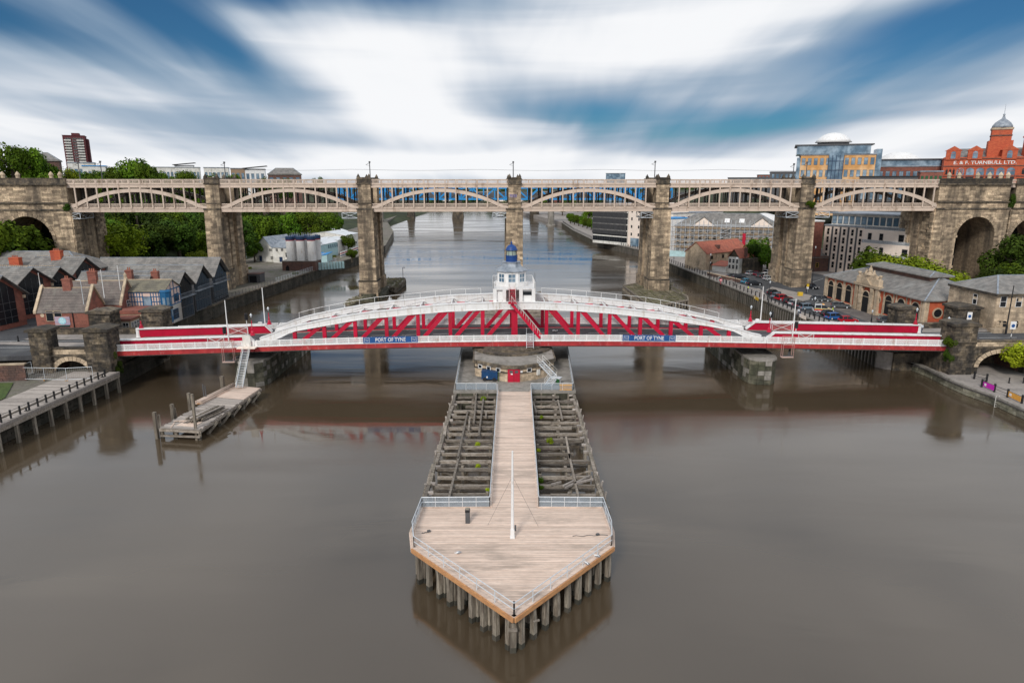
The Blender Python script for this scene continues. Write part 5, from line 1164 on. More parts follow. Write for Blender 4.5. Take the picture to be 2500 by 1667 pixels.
def walls_gable_x(par,x0,x1,y0,y1,ze,zr,mat):
    ym=(y0+y1)/2; return MB().prism([(y0,0),(y1,0),(y1,ze),(ym,zr),(y0,ze)],'x',x0,x1).build('wall',mat,par)
def gable_y(par,x0,x1,y0,y1,ze,zr,mat,ov=.35,th=.14):
    xm=(x0+x1)/2; m=MB(); s=(zr-ze)/(xm-x0); e=ze-ov*s
    for sg,xs in ((1,x0-ov),(-1,x1+ov)):
        m.add([(xs,y0-ov,e),(xm,y0-ov,zr),(xm,y1+ov,zr),(xs,y1+ov,e),(xs,y0-ov,e+th),(xm,y0-ov,zr+th),(xm,y1+ov,zr+th),(xs,y1+ov,e+th)],[(0,3,2,1),(4,5,6,7),(0,1,5,4),(1,2,6,5),(2,3,7,6),(3,0,4,7)])
    return m.build('roof',mat,par)
def walls_gable_y(par,x0,x1,y0,y1,ze,zr,mat):
    xm=(x0+x1)/2; return MB().prism([(x0,0),(x1,0),(x1,ze),(xm,zr),(x0,ze)],'y',y0,y1).build('wall',mat,par)
def hip(par,x0,x1,y0,y1,ze,zr,mat,ov=.5,inset=None,name='roof',ridge=True):
    x0-=ov;x1+=ov;y0-=ov;y1+=ov; ym=(y0+y1)/2; ins_=inset or (y1-y0)/2
    m=MB(); m.add([(x0,y0,ze),(x1,y0,ze),(x1,y1,ze),(x0,y1,ze),(x0+ins_,ym,zr),(x1-ins_,ym,zr)],[(0,1,5,4),(1,2,5),(2,3,4,5),(3,0,4),(3,2,1,0)]); m.box(x0,x1,y0,y1,ze-.25,ze-.003); r=m.build(name,mat,par)
    if ridge:
        h=MB(); A,B=Vector((x0+ins_,ym,zr)),Vector((x1-ins_,ym,zr)); h.beam(A,B,.28,.14)
        for c,q in (((x0,y0),A),((x0,y1),A),((x1,y0),B),((x1,y1),B)): h.beam((*c,ze),q,.28,.14)
        h.build('hip_tile','lead',r)
    return r
def chimney(par,x,y,z0,z1,w=.9,d=.7,pots=2,mat='brick'):
    c=MB().cb(x,y,z0,w,d,z1-z0); c.cb(x,y,z1-.3,w+.2,d+.2,.15); o=c.build('chimney',mat,par)
    for i in range(pots): MB().lathe(x+(i-(pots-1)/2)*.38,y,[(.14,z1),(.11,z1+.45),(.14,z1+.5)],8).build('chimney_pot','terra',o)
def place(pl,pr,z):
    a,b=atz(*pl,z),atz(*pr,z); return a,math.atan2(b.y-a.y,b.x-a.x),(b-a).length
# --- left bank ------------------------------------------------------
# brick pub with mural
a,r,w=place((93,808),(219,806),6.05); F_=Fr(a.x,a.y,6.05,r); b=thing('brick_pub','red brick building with brown tiled roof, round blue mural and stepped gables at left','building',a,r)
ze=F_.px(150,762,0)[1]; zr=F_.px(150,704,3.2)[1]
walls_gable_x(b,0,w,0,6.4,ze,zr,'brick'); gable_x(b,.2,w-.2,0,6.4,ze,zr,'slate_b',.15)
for x in (0,w-.05):
    m=MB(); m.prism([(-.25,ze-.2),(3.2,zr+.35),(6.65,ze-.2),(6.65,ze+.25),(3.2,zr+.8),(-.25,ze+.25)],'x',x-.2,x+.3); m.build('gable_coping','stone_pale',b)
walls_gable_x(b,1.5,w+3.2,6.45,12.8,ze+.3,zr+.4,'brick'); gable_x(b,1.7,w+3.0,6.45,12.8,ze+.3,zr+.4,'slate_b',.15)
m=MB(); m.prism([(6.2,ze),(9.6,zr+.75),(13,ze),(13,ze+.5),(9.6,zr+1.3),(6.2,ze+.5)],'x',w+3.0,w+3.5); m.build('gable_coping','stone_pale',b); MB().lathe(w+3.2,9.6,[(.25,zr+.9),(.3,zr+1.6),(.1,zr+2.1)],8).build('finial','stone_pale',b)
for px_ in (122,142): x=F_.px(px_,770,0)[0]; win(b,x,0,1.9,1.25,1.9,'f','p','stone_pale')
win(b,w,3.2,2.0,1.6,1.6,'r','g','white'); win(b,w+3.2,9.6,2.3,1.6,1.8,'r','g','white')
x0,z1=F_.px(133,773,0); x1,z0=F_.px(173,793,0); s_=MB().box(x0,x1,-.12,-.02,z0-6.05+6.05-F_.o[2] if False else z0,z1).build('mural_board',mk('mural_wood',(.50,.33,.33),.8,.35,3.,(.3,.3,6),(.36,.33,.48),.4),b)
cxm=(x0+x1)/2; czm=(z0+z1)/2; rm_=(z1-z0)*.43; MB().prism([(cxm+rm_*math.cos(2*PI*i/28),czm+rm_*math.sin(2*PI*i/28)) for i in range(28)],'y',-.15,-.12).build('mural_disc',mk('pale_blue',(.33,.60,.68),.7,.2,4.),s_)
MB().prism([(cxm+rm_*.72*math.cos(2*PI*i/28),czm+rm_*.72*math.sin(2*PI*i/28)) for i in range(28)],'y',-.165,-.15).build('mural_disc',mk('pale_blue_light',(.48,.72,.78),.7,.3,6.),s_)
MB().box(x0-1.2,x1-.2,-.1,0,.75,1.15).build('fascia_sign',mk('dark_teal',(.01,.05,.05),.6),b); MB().cyl((F_.px(181,790)[0],-.12,0),(F_.px(181,790)[0],-.12,ze),.08,None,6).build('drainpipe','black',b)
MB().prism([(F_.px(104,772)[0]+.35*math.cos(2*PI*i/16),3.0+.35*math.sin(2*PI*i/16)) for i in range(16)],'y',-.06,-.01).build('roundel','stone_pale',b)
xc=F_.px(170,730,3.2)[0]; chimney(b,xc,3.2,zr-.6,zr+1.9,1.5,.9,2,'brick'); chimney(b,xc+1.5,9.6,zr-.3,zr+2.5,1.6,.9,3,'brick'); chimney(b,w+1.5,15,zr-2,zr+2.0,1.3,.9,2,'brick')
MB().box(2,w+5,12.9,20,0,ze).build('wall','brick',b); gable_x(b,2,w+5,12.9,20,ze,zr+.4,'slate',.1)
# bay fronts of the pub towards the river
bm=MB(); bm.box(w+3.2,w+7.4,.5,4.0,-2.5,1.6); bm.box(w+.2,w+3.2,.5,6,-2.5,1.8); bm.box(w+3.2,w+8.2,4.5,9.5,-2.5,2.2); bm.build('bay','stone_pale',b); bp_=MB(); bp_.box(w+3.0,w+7.6,.3,4.2,1.6,2.0); bp_.box(w+3.2,w+8.4,4.3,9.7,2.2,2.9); bp_.build('bay_parapet','brick',b)
for i in range(3): win(b,w+3.9+i*1.3,.5,-.8,1.0,2.0,'f','g','white')
for i in range(3): win(b,w+7.4,1.1+i*1.15,-.8,.8,2.0,'r','g','white')
for i in range(3): win(b,w+8.2,5.3+i*1.6,-.6,1.2,2.3,'r','g','white')
for i,(px0,py0,px1,py1,l) in enumerate(((213.8,795,181,684,'tall grey lamp column standing in front of the brick pub'),(99,703,92,669,'short white flagpole on the left gable of the brick pub'),(255,727,245,661,'white flagpole on the front gable of the brick pub'),(294,708,285,651,'white flagpole on the rear gable of the brick pub'))):
    if i==0: p=atz(px0,py0+8,6.1); h=aty(px1,py1,p.y).z-p.z
    else: p=aty(px0,py0,a.y+(3 if i<3 else 9)); h=aty(px1,py1,p.y).z-p.z
    t=thing('lamp_column' if i==0 else 'flagpole',l,'lamp post' if i==0 else 'flagpole',p); MB().cyl((0,0,0),(0,0,h),.09 if i==0 else .07,.05,8).build('pole','galv' if i==0 else 'white',t); 
    if i==0: MB().beam((0,0,h),(-.9,0,h+.05),.1,.1).build('lamp_arm','galv',t); MB().cyl((0,0,0),(0,0,1.3),.14,None,8).build('base','galv',t)
    else: MB().lathe(0,0,[(.02,h),(.1,h+.08),(.02,h+.2)],8).build('finial','white',t)
# half timbered house
a,r,w=place((304,797),(410,796),4.6); F_=Fr(a.x,a.y,4.6,r); b=thing('half_timbered_house','house with blue timber framing on white render and a blue corner bay','building',a,r)
ze=F_.px(350,711,0)[1]; zm=F_.px(350,751,0)[1]; zr=F_.px(350,684,3.6)[1]
MB().box(0,w,.3,7.2,0,zm).build('ground_floor','offwhite',b); walls_gable_x(b,0,w,0,7.2,ze,zr,'pinkw'); gable_x(b,0,w,0,7.2,ze,zr,'slate_m',.3)
MB().box(-.05,w+.1,-.1,.0,zm-.35,zm+.1).build('bressummer','blue_t',b); MB().box(-.05,w+.1,-.12,.0,ze-.35,ze).build('wall_plate','blue_t',b)
for i in range(17):
    x=w*i/16; 
    if 8.3<i<10.8: continue
    MB().box(x-.06,x+.06,-.09,.0,zm+.1,ze-.35).build('timber_stud','blue_t',b)
for z in (zm+(ze-zm)*.36,zm+(ze-zm)*.66): MB().box(0,w*.53,-.08,.0,z-.07,z+.07).build('timber_rail','blue_t',b); MB().box(w*.68,w,-.08,.0,z-.07,z+.07).build('timber_rail','blue_t',b)
win(b,w*.605,0,zm+.1,1.6,2.1,'f','p','blue_t','glass_b')
for k in range(6): MB().box(w,w+.09,k*1.44-.08,k*1.44+.08,zm,ze+(1.5 if 1<k<4 else 0)).build('timber_stud','blue_t',b)
for z in (zm,zm+(ze-zm)*.5,ze-.1): MB().box(w,w+.08,0,7.2,z-.1,z+.1).build('timber_rail','blue_t',b)
MB().lathe(w+.1,.3,[(.9,.6),(1.05,1.2),(1.05,ze-.2),(1.2,ze-.1),(.9,ze+.2)],8,rot=PI/8).build('corner_bay','blue_t',b)
for z in (2.0,zm+.6):
    for k in (-1,0,1): an_=-PI/4+k*PI/4; m=MB(); m.cb(w+.1+.98*math.cos(an_),.3+.98*math.sin(an_),z,.06,.5,1.5,an_); m.build('pane','glass_b',b)
MB().lathe(w+.1,.3,[(.2,.2),(.9,.6),(.95,.75)],8).build('bay_base','white',b); win(b,w,4.2,.8,2.4,2.0,'r','w','blue_t'); win(b,w,5.2,zm+.5,2.2,1.5,'r','c','blue_t'); MB().box(w-.05,w+.06,1.8,2.6,.0,zm-.3).build('wall_panel','brick',b)
chimney(b,w*.45,7.4,ze,zr+1.4,1.4,.9,2,'brick')
bb=MB(); [bb.cyl((w*.5+i*.22,-.8,zm-.3),(w*.5+i*.22,-.8,zm+.7),.02,None,4) for i in range(15)]; bb.box(w*.5,w*.72,-.85,0,zm-.42,zm-.3); bb.build('balcony','blue_t',b)
# slate gabled dark glass wings
def wing(apex,zr,ze,wd,length,label,rot=0,wallm='steel_d',zb=GZ,roofm='slate',Yc=None):
    p=aty(apex[0],apex[1],Yc); t=thing('gabled_wing',label,'building',(p.x,Yc-wd/2,zb),rot); zr=p.z-zb-.1; ze=ze-zb
    walls_gable_x(t,-length,0,0,wd,ze,zr-.1,wallm); gable_x(t,-length,.5,0,wd,ze,zr-.1,roofm,.35)
    n=6
    for i in range(n):
        y0=.25+(wd-.5)*i/n; y1=.25+(wd-.5)*(i+1)/n-.1; ymid=(y0+y1)/2
        for z0,z1 in ((.3,2.6),(2.75,4.9),(5.05,99)):
            top=lambda y:(ze+(zr-ze)*(1-abs(y-wd/2)/(wd/2)))-.35
            if z1<90: MB().box(.02,.06,y0,y1,z0,z1).build('glass_panel','glass',t)
            else: MB().add([(.02,y0,z0),(.02,y1,z0),(.02,y1,top(y1)),(.02,y0,top(y0)),(.06,y0,z0),(.06,y1,z0),(.06,y1,top(y1)),(.06,y0,top(y0))],[(0,1,2,3),(7,6,5,4),(0,4,5,1),(1,5,6,2),(2,6,7,3),(3,7,4,0)]).build('glass_panel','glass',t)
    MB().box(.06,.9,.1,wd-.1,4.9,5.0).build('balcony_floor','lead',t); bl=MB(); [bl.cyl((.85,.1+(wd-.2)*i/24,5),(.85,.1+(wd-.2)*i/24,6),.018,None,4) for i in range(25)]; bl.cyl((.85,.1,6),(.85,wd-.1,6),.03,None,4); bl.build('balcony_rail','lead',t)
    return t
wing((531,628),0,10.4,9.,30,'furthest of three dark glazed wings with slate gables on the left quay',0,Yc=174.5); wing((488,646),0,10.4,8.6,19,'middle one of three dark glazed wings with slate gables on the left quay',0,Yc=162.5); wing((442,662),0,10.6,8.6,22,'nearest of three dark glazed wings with slate gables, beside the blue timbered house',0,Yc=150.5)
for Y0,Y1 in ((154.9,158.1),(166.9,169.9)): m=thing('link_block','grey clad link block between two dark glazed gabled wings'+(', nearer one' if Y0<160 else ', further one'),'building',(-79,Y0,GZ)); MB().box(-8,0,.02,Y1-Y0-.02,0,7.4).build('wall','lead',m); MB().box(-8,0.2,-.0,Y1-Y0,7.4,7.55).build('roof','slate',m); win(m,0,(Y1-Y0)/2,1,1.6,4.5,'r','t','steel_d')
# brick and dark glass block with steep gables
def bwing(apex,Yc,wd,length,zb,ze,label):
    p=aty(apex[0],apex[1],Yc); t=thing('brick_gabled_wing',label,'building',(p.x-1.5,Yc-wd/2,zb),R(-8)); zr=p.z-zb-.1
    walls_gable_x(t,-length,0,0,wd,ze,zr-.1,'brick'); gable_x(t,-length,.6,0,wd,ze,zr-.1,'slate',.5)
    y0,y1=wd*.2,wd*.8; MB().prism([(y0,1.0),(y1,1.0),(y1,ze+(zr-ze)*.25),(wd/2,zr-.9),(y0,ze+(zr-ze)*.25)],'x',.02,.08).build('glass_wall','glass',t)
    fm=MB(); [fm.box(.08,.12,y0,y1,z-.04,z+.04) for z in (2.2,3.6,5.0)]; [fm.box(.08,.12,wd*q-.04,wd*q+.04,1,zr-2.2) for q in (.35,.5,.65)]; fm.build('mullion','steel_d',t)
    for x in (-2.2,-5.2,-8.2,-11.2):
        if -x<length: MB().box(x-.9,x+.9,-.06,-.01,1.2,ze-.8).build('glass_panel','glass',t)
    MB().box(.0,.35,-.3,.15,ze-1.1,ze-.5).build('kneeler','stone_pale',t); MB().box(.0,.35,wd-.15,wd+.3,ze-1.1,ze-.5).build('kneeler','stone_pale',t)
    mt=MB(); [mt.box(-length+i*.5,-length+i*.5+.2,wd/2-.08,wd/2+.08,zr+.05,zr+.28) for i in range(int(length*2))]; mt.build('ridge_crest','stone_pale',t,kind='stuff')
    return t
bwing((79,652),138,10,22,6.0,7.0,'steep gabled brick and dark glass wing left of the pub roof'); bwing((5,672),126,9.5,18,6.0,6.5,'large brick and dark glass gabled wing cut by the left frame edge')
bwing((146,651),150,9,16,6.0,5.5,'brick gabled wing with tall black window behind the pub chimney'); bwing((209,627),163,8.5,12,6.0,6.5,'brick gabled wing with black window furthest back beside the big stone pier')
p=aty(203,613,170); t=thing('slate_roofed_block','long brick block with slate roof and two chimneys behind the gabled wings','building',(p.x-42,163,6)); MB().box(0,46,0,14,0,6.5).build('wall','brick',t); hip(t,0,46,0,14,6.5,p.z-6,'slate',.4,8)
for px_,py_ in ((33,629),(134,612)): c_=aty(px_,py_,163); chimney(t,c_.x-(p.x-42),0.5,5,c_.z-6,2.4,1.3,4,'brick_o')
# white riverside works
pl=atz(690,661,GZ); pr_=atz(776,659,GZ)
sl_=thing('silo_plinth','long red brown brick base carrying the white silos','plinth',(pl.x,pl.y,GZ)); wpl=pr_.x-pl.x; MB().box(0,wpl,0,7.5,0,3.2).build('wall','brick_d',sl_); MB().box(-.1,wpl+.1,-.1,7.6,3.2,3.4).build('coping','concrete',sl_); MB().prism([(1.2,0),(2.4,0),(2.4,1.2),(1.8,2.),(1.2,1.2)],'y',-.05,.05).build('doorway','void',sl_)
names=['front left','front middle','front right','rear left','rear middle','rear right']
for i,px_ in enumerate((711.5,736.5,763,724,750,776)):
    back=i>2; yy=pl.y+(1.8 if not back else 5.4); p=aty(px_,640,yy); rs=1.42
    zt=aty(px_,577 if not back else 574,yy).z; s=thing('silo','tall white concrete silo with blue, red and white bands, '+names[i]+' of six','silo',(p.x,yy,GZ+3.4),0,'white silos on the brick base'); H=zt-GZ-3.4
    MB().lathe(0,0,[(rs,0),(rs,H*.78)],20).build('shaft','white',s,smooth=False); MB().lathe(0,0,[(rs+.02,H*.78),(rs+.02,H*.82)],20).build('white_band','white',s); MB().lathe(0,0,[(rs+.03,H*.82),(rs+.03,H*.855)],20).build('red_band','red2',s); MB().lathe(0,0,[(rs+.06,H*.855),(rs+.06,H*.98),(rs-.1,H*1.0),(.3,H*1.03)],20).build('blue_cap','navy',s)
    if i==0: pass
    rr=MB(); [rr.cyl((rs*.9*math.cos(q*PI/5),rs*.9*math.sin(q*PI/5),H),(rs*.9*math.cos(q*PI/5),rs*.9*math.sin(q*PI/5),H+.9),.03,None,4) for q in range(10)]; rr.build('top_rail','galv',s)
def shed(pl,pr,z,dep,ze_px,zr_px,mat,roofm,label,wins=(),gabx=True,name='works_building'):
    a,r,w=place(pl,pr,z); F_=Fr(a.x,a.y,z,r); b=thing(name,label,'building',a,r); ze=F_.px((pl[0]+pr[0])/2,ze_px,0)[1]; zr=F_.px((pl[0]+pr[0])/2,zr_px,dep/2)[1]
    if gabx: walls_gable_x(b,0,w,0,dep,ze,zr,mat); gable_x(b,0,w,0,dep,ze,zr,roofm,.2)
    else: zr=F_.px((pl[0]+pr[0])/2,zr_px,0)[1]; walls_gable_y(b,0,w,0,dep,ze,zr,mat); gable_y(b,0,w,0,dep,ze,zr,roofm,.2)
    for (px0,px1,py0,py1,st,fm_,pn_) in wins:
        x0,z1=F_.px(px0,py0,0); x1,z0=F_.px(px1,py1,0); win(b,(x0+x1)/2,0,z0,x1-x0,z1-z0,'f',st,fm_,pn_)
    return b,F_,w,ze,zr
shed((627,638),(668,640),GZ,14,607,579,'offwhite','lead','white rendered works building with gable, left of the silos',((633,641,624,638,'p','offwhite','navy'),(657,665,607,613,'w','offwhite','glass'),(661,668,626,633,'w','offwhite','glass')),False)
shed((668,641),(703,643),GZ,12,605,584,'offwhite','lead','white rendered works building with pale slate roof next to the silos',((673,679,607,613,'c','offwhite','glass'),(686,692,607,613,'c','offwhite','glass'),(682,691,627,640,'p','offwhite','navy'),(697,704,617,628,'c','offwhite','glass')))
M['skyblue']=mk('sky_blue_render',(.42,.60,.62),.7,.1,1.,dirt=(.3,.4,.4),dirt_s=.5,dirt_f=.2)
M['whiteroof']=mk('white_sheet_roof',(.76,.78,.80),.6,.08,1.,(1,1,1),None,.3,dirt=(.42,.43,.44),dirt_s=.4,dirt_f=.35)
shed((783,633),(826,622),GZ,12,594,576,'skyblue','whiteroof','pale blue works building with white roof right of the silos',[(801+i*5,804+i*5,599-i,606-i,'s','skyblue','navy') for i in range(5)])
shed((776,633),(788,631),GZ,14,592,574,'offwhite','whiteroof','narrow white works building directly behind the right silo')
shed((799,641),(812,634),GZ,5,618,613,'skyblue','blue_b','small pale blue lean-to with a blue roof beside the silos')
shed((826,620),(850,612),GZ,12,583,572,'offwhite','whiteroof','white works building with red and blue stair beside the water')
shed((846,611),(876,604),GZ,20,572,556,'offwhite','whiteroof','white works building with broad striped roof left of the second pier',[(856+i*6,859+i*6,590,594,'s','offwhite','navy') for i in range(3)])
shed((795,590),(850,585),GZ,16,566,556,'offwhite','whiteroof','long white roofed works shed furthest back in the white works')
p=atz(776,659,GZ); fz=thing('white_fence','pale blue board fence at the river edge right of the silos','fence',(p.x+.3,p.y,GZ)); [MB().box(i*.9,i*.9+.85,i*.55,i*.55+.1,0,2.6).build('board','skyblue',fz) for i in range(9)]
st_=[atz(833,628,GZ),atz(874,613,GZ)]; w_=thing('striped_wall','low wall with red, white and navy stripes along the water','wall',st_[0],math.atan2(st_[1].y-st_[0].y,st_[1].x-st_[0].x)); Ls=(st_[1]-st_[0]).length
for k,m_ in enumerate(('offwhite','navy','white','red2','white')): MB().box(0,Ls,0,.3,k*.42,k*.42+.42).build('stripe',m_,w_)
a_=atz(607,690,GZ); sh=thing('dark_shed','dark flat roofed shed beside the left pier standing on land','shed',(a_.x,a_.y,GZ)); w_=(atz(636,690,GZ)-a_).x; MB().box(0,w_,0,4,0,2.6).build('wall','steel_d',sh); MB().box(-.2,w_+.2,-.2,4.2,2.6,2.75).build('roof','brick_d',sh); MB().box(.4,w_*.7,-.03,.0,.1,2.1).build('opening','void',sh)
# left quay railings
def qrail(pts,label,name='quay_railing',sp=1.7,h=1.15,mat='black',z=GZ,off=.4,side=1,w=.07,rails=(.55,1.05)):
    ox,oy=pts[0]; t=thing(name,label,'railing',(ox,oy,z+.1)); rl=MB(); P=[]
    for (a,b),(c,d) in zip(pts[:-1],pts[1:]):
        p,q=Vector((a-ox,b-oy,0)),Vector((c-ox,d-oy,0)); n=max(1,round((q-p).length/sp)); dd=(q-p).normalized(); nx=Vector((-dd.y,dd.x,0))*off*side; p+=nx; q+=nx
        for i in range(n): v=p+(q-p)*i/n; MB().box(v.x-w,v.x+w,v.y-w,v.y+w,0,h).build('post',mat,t)
        for z_ in rails: rl.cyl(p+Vector((0,0,z_)),q+Vector((0,0,z_)),.03,None,4)
    rl.build('rail',mat,t); return t
qrail(LQ[5:10],'dark railing along the stone quay edge in front of the dark glazed wings','quay_railing',1.9,1.1,'steel_d',w=.04,rails=(.2,.6,1.05))
qrail(LQ[9:12],'rusty railing along the empty yard beside the white works','quay_railing',1.9,1.5,'galv',w=.03,rails=(.3,.7,1.1,1.4))
qrail(RQ[5:8],'black posts and rails along the promenade edge near the bridge','quay_railing',2.35,1.25,'black',side=-1,w=.11); qrail(RQ[7:12],'black posts and rails along the promenade edge behind the high bridge','quay_railing',2.6,1.25,'black',side=-1,w=.11)
qrail(RQ[12:15],'distant posts and rails along the far promenade','quay_railing',4,1.25,'black',side=-1,w=.11)
# ================================================================== RIGHT BANK BUILDINGS
ZR=GZ-.05
# fish market hall
a=Vector((83.4,177.,ZR)); c_=Vector((86.7,139.,ZR)); r=math.atan2(c_.y-a.y,c_.x-a.x); LM_=(c_-a).length; F_=Fr(a.x,a.y,ZR,r); WM=17
b=thing('market_hall','long orange brick and stone market hall with arched openings and a raised slate roof','building',a,r)
ze=6.2; MB().box(0,LM_,0,WM,0,ze).build('wall','brick_o',b)
def rowpx(px_): return F_.px(px_,720,0)[0]
for px_ in (2027,2048.5,2071,2171.8,2203.4,2240):
    x=rowpx(px_); awin(b,x,0,.9,2.5,4.3,'f','stone_pale','void'); MB().box(x-1.9,x-1.55,-.16,-.01,0,ze-.3).build('pilaster','stone_pale',b); MB().box(x+1.55,x+1.9,-.16,-.01,0,ze-.3).build('pilaster','stone_pale',b)
for px_ in (2093,2145.6):
    x=rowpx(px_)
    for r0,r1,m_,y0,y1 in ((.78,1.1,'stone_pale',-.14,-.02),(0,.78,'glass',-.07,-.01)):
        P=[(x+r1*math.cos(2*PI*i/20),3.7+r1*math.sin(2*PI*i/20)) for i in range(20)]; MB().prism(P,'y',y0 if m_=='stone_pale' else -.16,y1).build('roundel',m_,b)
xd=rowpx(2119.5); awin(b,xd,-.5,.0,2.6,5.0,'f','stone_pale','void'); MB().box(xd-4.6,xd-3.6,-.7,0,0,ze).build('pier','stone_pale',b); MB().box(xd+3.6,xd+4.6,-.7,0,0,ze).build('pier','stone_pale',b); 
for s_ in (-1,1):
    for k in range(12): MB().box(xd+s_*2.2-.55-.1*(k%2),xd+s_*2.2+.55+.1*(k%2),-.75,0,k*.5+.03,k*.5+.47).build('rusticated_block','stone_pale',b)
MB().box(xd-5,xd+5,-.9,.4,ze-.1,ze+.5).build('cornice','stone_pale',b); MB().box(xd-4.4,xd+4.4,-.6,.4,ze+.5,ze+2.0).build('attic','stone_pale',b); MB().prism([(xd-1.8,ze+.5),(xd+1.8,ze+.5),(xd,ze+1.9)],'y',-1.0,-.6).build('pediment','stone_pale',b); MB().box(xd-3,xd+3,-.5,.3,ze+2.0,ze+2.7).build('attic_step','stone_pale',b)
# carved group over the door
m=MB(); random.seed(3)
m.lathe(xd,-.1,[(1.0,ze+2.7),(.8,ze+3.1),(.45,ze+3.4),(.5,ze+3.9),(.36,ze+4.3),(.16,ze+4.45),(.22,ze+4.65),(.14,ze+4.9)],9)
for s_ in (-1,1): m.lathe(xd+s_*1.5,-.1,[(.5,ze+2.7),(.42,ze+3.1),(.3,ze+3.4),(.16,ze+3.6),(.18,ze+3.8),(.05,ze+3.95)],8); m.cyl((xd+s_*.6,-.1,ze+3.6),(xd+s_*1.3,-.2,ze+3.2),.16,.1,6); m.cyl((xd+s_*1.7,-.1,ze+2.9),(xd+s_*2.9,-.1,ze+2.8),.25,.08,6)
m.cyl((xd+.3,-.1,ze+4.0),(xd+.5,-.2,ze+5.2),.05,None,5); m.build('statue_group','stone_pale',b)
for s_ in (-1,1): MB().lathe(xd+s_*4.1,-.1,[(.3,ze+2.0),(.15,ze+2.3),(.4,ze+2.7),(.45,ze+2.95),(.1,ze+3.1)],8).build('urn','stone_pale',b)
MB().box(-.2,LM_+.2,-.3,0,ze-.3,ze+.02).build('eaves_cornice','stone_pale',b); MB().box(LM_,LM_+.3,-.2,WM,ze-.3,ze).build('eaves_cornice','stone_pale',b); MB().box(-.05,LM_+.1,-.14,-.01,0,.6).build('plinth','stone_pale',b)
for x in (0,LM_): MB().box(x-.5,x+.3 if x else x+.5,-.2,.1,0,ze-.3).build('quoin','stone_pale',b)
hip(b,0,LM_,0,WM,ze,ze+3.6,'slate',.6,8.5); 
mo=MB(); mo.box(8.2,LM_-7.8,6.3,WM-6.3,ze+2.6,ze+3.9); mo.build('roof_monitor','brick_d',b); hip(b,8.2,LM_-7.8,6.3,WM-6.3,ze+3.9,ze+4.7,'slate',.7,2.5)
# end face of the market
for y,kind in ((3.0,'o'),(9.5,'a'),(15,'o')):
    if kind=='a': awin(b,LM_,y,.4,3.9,3.9,'r','stone_pale','void')
    else:
        for r1,m_,x1 in ((1.15,'stone_pale',.16),(.85,'glass',.2)): MB().prism([(y+r1*math.cos(2*PI*i/20),3.4+r1*math.sin(2*PI*i/20)) for i in range(20)],'x',LM_+.01,LM_+x1).build('roundel',m_,b)
for y in (.5,5.6,6.6,12.5,16.5): MB().box(LM_,LM_+.18,y-.4,y+.4,0,ze-.3).build('pilaster','stone_pale',b)
# stone hall at far right
a=atz(2422,805,6.3); e=atz(2361,790,6.3); fz_=Fr(a.x,a.y,6.3,R(3)); b=thing('stone_hall','two storey sandstone house with slate hipped roof at the far right beyond the road','building',(a.x,a.y,6.3),R(3))
ze=fz_.px(2440,717,0)[1]; W1=19; D1=13; MB().box(0,W1,0,D1,-3,ze).build('wall','stone_pale',b); courses(b,'stone_pale',0,W1,0,0,ze-.4,.55,1.4,single=True,depth=.05)
jm=MB(); courses(b,'stone_pale',0,D1,0,0,ze-.4,.55,1.4,single=False,mb=jm,axis='y',sign=-1,depth=.05); jm.build('ashlar','stone_pale',b,kind='stuff')
MB().box(-.5,W1,-.5,D1,ze-.45,ze).build('cornice','stone_dark',b); MB().box(-.12,W1,-.12,0,ze*.46,ze*.46+.3).build('string_course','stone_pale',b); hip(b,-.2,W1,-.2,D1,ze,ze+2.6,'slate',.2,5)
for px_,py_,k in ((2449,737,'w'),(2487,737,'w'),(2437,798,'a'),(2449,798,'a'),(2478,798,'a')):
    x,z=fz_.px(px_,py_,0)
    if k=='w': win(b,x,0,z-.9,1.1,1.9,'f','s','white','glass')
    else: awin(b,x,0,z-1.2,1.0,2.4,'f','stone_pale','glass')
win(b,0,5.5,ze-2.9,1.0,1.9,'l','s','white','glass')
MB().box(-1.2,W1,-1.9,-.3,-.35,.45).build('forecourt_wall','stone_pale',b)
t=thing('tall_lamp_column','tall slanting black lamp column in front of the sandstone house','lamp post',atz(2455,815,6.2)); p_=atz(2455,815,6.2); q_=aty(2482,690,p_.y); MB().cyl((0,0,0),(0,0,9),.13,.08,8).build('pole','black',t); MB().cyl((0,0,0),(0,0,1.6),.19,None,8).build('base','black',t)
def roundsign(p,label,h,w=1.0,hh=1.4,rz=0,post=True,col='signblue'):
    t=thing('road_sign',label,'road sign',p,rz); 
    MB().box(-w/2,w/2,-.04,.0,h,h+hh).build('sign_plate','white',t); MB().prism([(w*.32*math.cos(2*PI*i/18),h+hh*.45+w*.32*math.sin(2*PI*i/18)) for i in range(18)],'y',-.06,-.04).build('disc',col,t)
    MB().prism([(w*.2*math.cos(2*PI*i/14),h+hh*.45+w*.2*math.sin(2*PI*i/14)) for i in range(14)],'y',-.07,-.06).build('disc','signblue',t)
    if post:
        MB().cyl((0,.05,0),(0,.05,h+.4),.06,None,8).build('post','steel_d',t); MB().cyl((0,.05,h*.35),(0,.05,h*.6),.07,None,8).build('white_band','white',t)
    return t
roundsign(atz(2467,832,6.2),'white sign with round blue disc on a striped post beside the road at far right',2.1)
sp=SO.w(SO.px(2364,777,13.5)[0],13.25,8.0); roundsign(sp,'white sign with round blue disc fixed on the dark stone tower',0,.95,1.45,SO.r,False)
for px_,py_,lab,ht in ((2314,786,'black lantern lamp between the two right bridge towers',2.6),):
    pass
